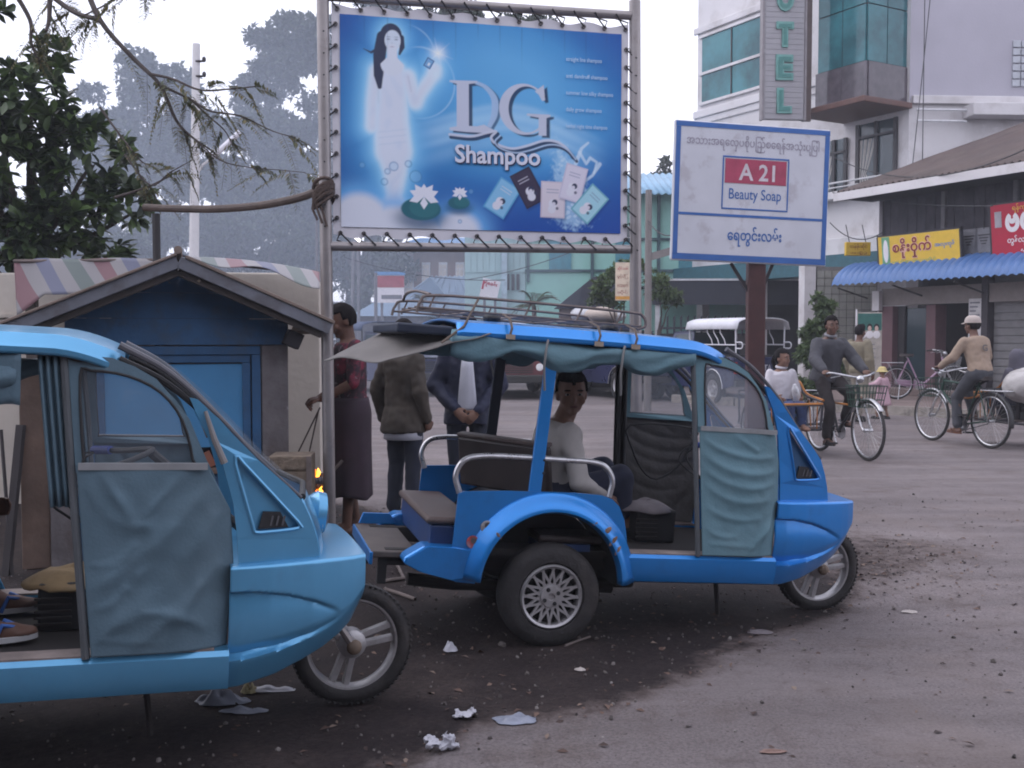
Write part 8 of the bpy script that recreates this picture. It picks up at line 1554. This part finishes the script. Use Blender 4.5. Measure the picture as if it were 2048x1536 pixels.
pr_ = person('rider in tan shirt and beige cap seen from behind', (p_[0], p_[1], 0), rz_, dict(RIDE, pel=(0, 0.0, 0.98), nb=(0, 0.12, 1.43), hd=(0, 0.16, 1.565), shL=(-0.175, 0.11, 1.36), shR=(0.175, 0.11, 1.36), knL=(-0.11, 0.30, 0.62), anL=(-0.13, 0.24, 0.24), knR=(0.11, 0.38, 0.76), anR=(0.13, 0.26, 0.42)), (10, 0), 1.0, skin_d, tan_s, mat('slate_trousers', (0.05, 0.052, 0.062), 0.85, var=0.2), 0.010, hat=(capm, 'cap'), shoes=(mat('brown_sandal', (0.12, 0.05, 0.03), 0.7), 'sandal'), puff=0.012, handL=((0, 1, -0.1), (0, 0, -1), 1.0), handR=((0, 1, -0.1), (0, 0, -1), 1.0))
lettering('shirt_print', 'G', 0.085, mat('print_grey', (0.12, 0.11, 0.11), 0.8), pr_, (0, -0.075, 1.28), (R(-12), 0, 0), width=0.08, bold=0.03)
(p_, rz_) = on_bike(T2, T2d, 0.22, -0.62)
person('hooded passenger in grey behind the white sacks', (p_[0], p_[1], 0), rz_, SITS, (0, 0), 0.95, skin_d, mat('grey_hoodie', (0.085, 0.08, 0.105), 0.85, var=0.15), trou_n, 0.012, hat=(mat('grey_hoodie', (0.085, 0.08, 0.105), 0.85), 'hood'), puff=0.02)
sackm = mat('white_sack', (0.44, 0.42, 0.41), 0.85, var=0.12, scale=5, bump=0.5, bscale=14)
for k, (x, y, z, r_, lab) in enumerate(((-0.18, -0.36, 0.78, (0.30, 0.24, 0.20), 'large white sack bulging at the sidecar edge'), (-0.25, -0.74, 0.74, (0.24, 0.2, 0.19), 'white sack behind the hooded passenger'), (-0.05, -0.52, 0.92, (0.2, 0.17, 0.11), 'small white sack lying towards the rider'))):
    (p_, rz_) = on_bike(T2, T2d, x, y); b = MB(); b.ell((0, 0, 0), r_, 24, 16); b.tube([(r_[0] * 0.8, 0, r_[2] * 0.3), (r_[0] * 1.1, 0, r_[2] * 0.55)], [0.05, 0.03], 8); me = remesh(b, 0.02, 3); wrinkle(me, 0.03, 6, k); o = link_mesh('sack', me, sackm); o.location = (p_[0], p_[1], z); o.rotation_euler = (0.1, 0.1, rz_ + k); tag(o, lab, 'sack', 'sacks on the trishaw')
# pedestrians by the kerb
olive = mat('olive_jacket', (0.19, 0.165, 0.115), 0.85, var=0.12)
person('pedestrian in olive jacket walking with the child', (at(1717, 800, 17.3).x, 17.3, 0.0), R(-55), dict(anL=(-0.09, 0.14, 0.085), knL=(-0.1, 0.13, 0.47), anR=(0.09, -0.2, 0.12), knR=(0.1, 0.02, 0.47)), (0, 0), 0.97, skin_d, olive, mat('beige_trousers', (0.24, 0.21, 0.17), 0.85, var=0.1), 0.012, puff=0.025, shoes=(blk_rub, 'shoe'))
q = gnd(1764, 838)
person('small child in pink dress and yellow hat', (q.x, q.y, 0), R(40), dict(pel=(0, 0, 0.78), nb=(0, 0, 1.2), hd=(0, 0.02, 1.38), hiL=(-0.1, 0, 0.74), hiR=(0.1, 0, 0.74), knL=(-0.1, 0.12, 0.42), anL=(-0.1, 0.1, 0.08), knR=(0.1, 0, 0.42), anR=(0.1, -0.12, 0.09), shL=(-0.16, 0, 1.15), shR=(0.16, 0, 1.15), elL=(-0.3, 0.06, 1.0), wrL=(-0.36, 0.2, 0.98), elR=(0.27, 0, 0.94), wrR=(0.3, 0.08, 0.78)), (0, 0), 0.60, skin_m, mat('pink_cloth', (0.50, 0.33, 0.38), 0.85, var=0.08), None, 0.016, hat=(mat('yellow_hat', (0.55, 0.45, 0.20), 0.85), 'bucket'), dress=(mat('pink_cloth', (0.50, 0.33, 0.38), 0.85), 0.40, 0.28), shoes=(blk_rub, 'shoe'), puff=0.03)
# items on the pale taxi's brown-jacket man: the white shirt tail is its own cloth
q = at(806, 800, 8.15)
# ------------------------------------------------------------------ litter and loose stones
film = mat('plastic_film', (0.45, 0.45, 0.50), 0.35, var=0.15, scale=6, spec=0.6); film2 = mat('blue_film', (0.22, 0.24, 0.30), 0.4, var=0.2, scale=6); paper = mat('pale_paper', (0.40, 0.36, 0.34), 0.85, var=0.15); card = mat('brown_card', (0.20, 0.13, 0.11), 0.85, var=0.2)
def bag(px, py, lab, seed, s, flat=0.85):
    q = gnd(px, py); rg = random.Random(int(seed * 10)); b = MB()
    for k in range(7): b.ell((s * rg.uniform(-.8, .8), s * rg.uniform(-.6, .6), s * flat * rg.uniform(0.2, 0.75)), (s * rg.uniform(.3, .55), s * rg.uniform(.3, .5), s * flat * rg.uniform(.25, .5)), 12, 8)
    b.tube([(s * 0.2, 0, s * flat), (s * 0.45, 0.1 * s, s * flat * 1.5)], [s * 0.25, s * 0.06], 8); me = remesh(b, 0.005, 1); n = len(me.vertices); co = np.zeros(n * 3); no = np.zeros(n * 3); me.vertices.foreach_get('co', co); me.vertices.foreach_get('normal', no); co = co.reshape(-1, 3); no = no.reshape(-1, 3)
    d = np.array([abs(nz(c[0] * 38, c[1] * 38, c[2] * 38 + seed)) + 0.5 * abs(nz(c[0] * 90, c[1] * 90, c[2] * 90)) for c in co]); co -= no * (d * 0.022)[:, None]; co[:, 2] = np.maximum(co[:, 2], 0.001); me.vertices.foreach_set('co', co.ravel()); me.update(); o = link_mesh('plastic_bag', me, film); o.location = (q.x, q.y, gh(q.x, q.y)); tag(o, lab, 'plastic bag', 'litter on the ground'); return o
def crumple(px, py, sx, sy, h, m, lab, cat, name, seed, rz=0.0):
    q = gnd(px, py); z = gh(q.x, q.y)
    def f(s, t):
        a = s * 2 * PI; r_ = t; n_ = nz(math.cos(a) * r_ * 2.2, math.sin(a) * r_ * 2.2, seed); n2 = nz(math.cos(a) * r_ * 6, math.sin(a) * r_ * 6, seed + 9)
        return Vector((sx * r_ * math.cos(a) * (1 + 0.35 * nz(math.cos(a) * 1.5, math.sin(a) * 1.5, seed + 3)), sy * r_ * math.sin(a) * (1 + 0.3 * nz(math.cos(a) * 2, math.sin(a) * 2, seed + 5)), max(0.002, h * (1 - r_ ** 2) * (0.7 + 0.8 * n_) + h * 0.22 * n2 * (1 - r_) * min(1, r_ * 3)) + 0.003))
    o = MB().grid(f, 44, 16).build(name, m, None, 60, solid=0.002); o.location = (q.x, q.y, z); o.rotation_euler = (0, 0, rz); tag(o, lab, cat, 'litter on the ground'); return o
bag(880, 1500, 'bright crumpled plastic bag nearest the camera', 1.3, 0.06)
bag(935, 1435, 'flat clear plastic bag on the dirt edge', 2.7, 0.055, 0.5)
crumple(1030, 1440, 0.08, 0.05, 0.025, film2, 'thin grey plastic scrap right of the clear bag', 'plastic scrap', 'plastic_scrap', 3.9)
crumple(900, 1300, 0.035, 0.03, 0.05, film, 'small white scrap before the big rear wheel', 'plastic scrap', 'plastic_scrap', 5.2)
crumple(440, 1395, 0.10, 0.05, 0.06, film2, 'crumpled grey plastic under the pale taxi', 'plastic bag', 'plastic_bag', 6.1)
crumple(498, 1378, 0.035, 0.03, 0.05, mat('yellow_card', (0.33, 0.29, 0.17), 0.8), 'crumpled yellowish card under the pale taxi', 'card', 'crumpled_card', 7.4)
crumple(540, 1375, 0.10, 0.03, 0.02, film, 'pale plastic strip behind the front wheel', 'plastic scrap', 'plastic_scrap', 8.8)
crumple(490, 1415, 0.09, 0.03, 0.02, film2, 'dull plastic strip on the dirt below the taxi', 'plastic scrap', 'plastic_scrap', 9.3)
crumple(722, 1108, 0.09, 0.06, 0.04, paper, 'pale crumpled paper beside the flip-flops', 'paper', 'crumpled_paper', 10.4)
crumple(1820, 1210, 0.04, 0.03, 0.012, paper, 'pale paper scrap on asphalt ahead of the bright taxi', 'paper', 'paper_scrap', 11.4)
crumple(1545, 1505, 0.045, 0.02, 0.008, card, 'flat brownish card scrap near the lower frame edge', 'card', 'card_scrap', 12.4)
crumple(1160, 1340, 0.025, 0.02, 0.012, paper, 'tiny pale scrap below the rear wheel', 'paper', 'paper_scrap', 13.4)
crumple(1520, 1260, 0.06, 0.04, 0.01, mat('dusty_film', (0.16, 0.14, 0.15), 0.6), 'dusty flattened film under the bright taxi nose', 'plastic scrap', 'plastic_scrap', 14.4)
for k, (a, b, r_, lab) in enumerate((((1130, 1295), (1180, 1275), 0.006, 'short twig lying by the rear tyre'), ((765, 1165), (810, 1160), 0.012, 'pale stick behind the rear step'), ((795, 1135), (808, 1160), 0.010, 'short stick upright under the rear step'), ((770, 1180), (830, 1200), 0.010, 'dark stick below the rear step'))):
    A, B = gnd(*a), gnd(*b); A.z = gh(A.x, A.y) + r_; B.z = gh(B.x, B.y) + r_; o = MB().tube([A, A.lerp(B, 0.5) + Vector((0, 0, 0.002)), B], r_, 6).build('twig', barkp); tag(o, lab, 'twig', 'litter on the ground')
# loose stones and dead leaves, too many to count
rng = np.random.default_rng(77); st = MB(); cnt = 0
base = MB().ell((0, 0, 0), 1.0, 5, 3); bv = np.array(base.v); bf = base.f; V, F_ = [], []
while cnt < 4200:
    x = rng.uniform(-3, 4.6); y = rng.uniform(2.9, 9.5); d = dirt_amount(x, y); edge_ = 1 - abs(d - 0.5) * 2
    if rng.uniform() > 0.12 + 0.5 * d + 0.45 * edge_: continue
    r_ = rng.gamma(2.0, 0.0022) + 0.0015; M = np.array(Euler(rng.uniform(0, 6, 3)).to_matrix()); v = (bv * np.array([1, rng.uniform(.6, 1), rng.uniform(.4, .8)]) * r_) @ M.T + np.array([x, y, gh(x, y) + r_ * 0.25]); b0 = cnt * len(bv); V.append(v); F_ += [tuple(b0 + i for i in f) for f in bf]; cnt += 1
me = bpy.data.meshes.new('loose_stones'); me.from_pydata([tuple(q) for q in np.concatenate(V)], [], F_); o = link_mesh('loose_stones', me, leafmat('stone_mix', [(0.03, 0.025, 0.025), (0.06, 0.05, 0.048), (0.10, 0.085, 0.08), (0.22, 0.20, 0.19)], 0.85, 0.0)); tag(o, 'scattered small stones and grit on dirt and asphalt', 'grit', kind='stuff')
n = 1500; P = np.zeros((0, 3))
pts = []
while len(pts) < n:
    x = rng.uniform(-2.6, 4.4); y = rng.uniform(3.0, 8.8); d = dirt_amount(x, y); edge_ = max(0, 1 - abs(d - 0.45) * 2.2); near_nose = math.exp(-(((x - 2.35) / 0.6) ** 2 + ((y - 6.35) / 0.5) ** 2))
    if rng.uniform() < 0.05 + 0.4 * edge_ + 0.12 * d + 0.8 * near_nose: pts.append((x, y, gh(x, y) + 0.004))
P = np.array(pts); a = rng.uniform(0, 2 * PI, n); D = unit(np.stack([np.cos(a), np.sin(a), rng.normal(0.05, 0.15, n)], 1)); NN = unit(np.stack([rng.normal(0, .3, n), rng.normal(0, .3, n), np.ones(n)], 1)); l = rng.uniform(0.015, 0.05, n)
V, F_ = leaf_quads(P, D, NN, l, l * rng.uniform(0.3, 0.6, n), 0.15); o = np_mesh('leaf_litter', V, F_, leafmat('dead_leaf', [(0.03, 0.02, 0.018), (0.07, 0.04, 0.032), (0.13, 0.08, 0.06), (0.20, 0.15, 0.12)], 0.8, 0.0)); tag(o, 'scattered dead leaves along the dirt edge', 'leaf litter', kind='stuff')
# ------------------------------------------------------------------ haze
hz = MB().b2((-620, -65, -1.2), (620, 920, 18.5)).build('haze', None, None, 0); tag(hz, kind='stuff')
hm = bpy.data.materials.new('haze_air'); hm.use_nodes = True; hn = hm.node_tree.nodes; hn.remove(hn['Principled BSDF']); pv = hn.new('ShaderNodeVolumePrincipled')
pv.inputs['Color'].default_value = (0.88, 0.92, 1.0, 1); pv.inputs['Density'].default_value = 0.0018; pv.inputs['Anisotropy'].default_value = 0.2
hm.node_tree.links.new(pv.outputs[0], hn['Material Output'].inputs['Volume']); hz.data.materials.append(hm)
hz.display_type = 'WIRE'
# smoke of cooking fires hanging between the wall and the far trees
sk = MB().ell((-9.5, 29.0, 3.6), (11.5, 10.5, 8.5), 40, 24).build('smoke', None, None, 180); tag(sk, 'bluish smoke hanging in front of the far trees', 'smoke', kind='stuff'); sm_ = hm.copy(); sm_.name = 'smoke_air'
for n_ in sm_.node_tree.nodes:
    if n_.type == 'PRINCIPLED_VOLUME': n_.inputs['Density'].default_value = 0.0165; n_.inputs['Color'].default_value = (0.74, 0.84, 1.0, 1)
sk.data.materials.append(sm_)
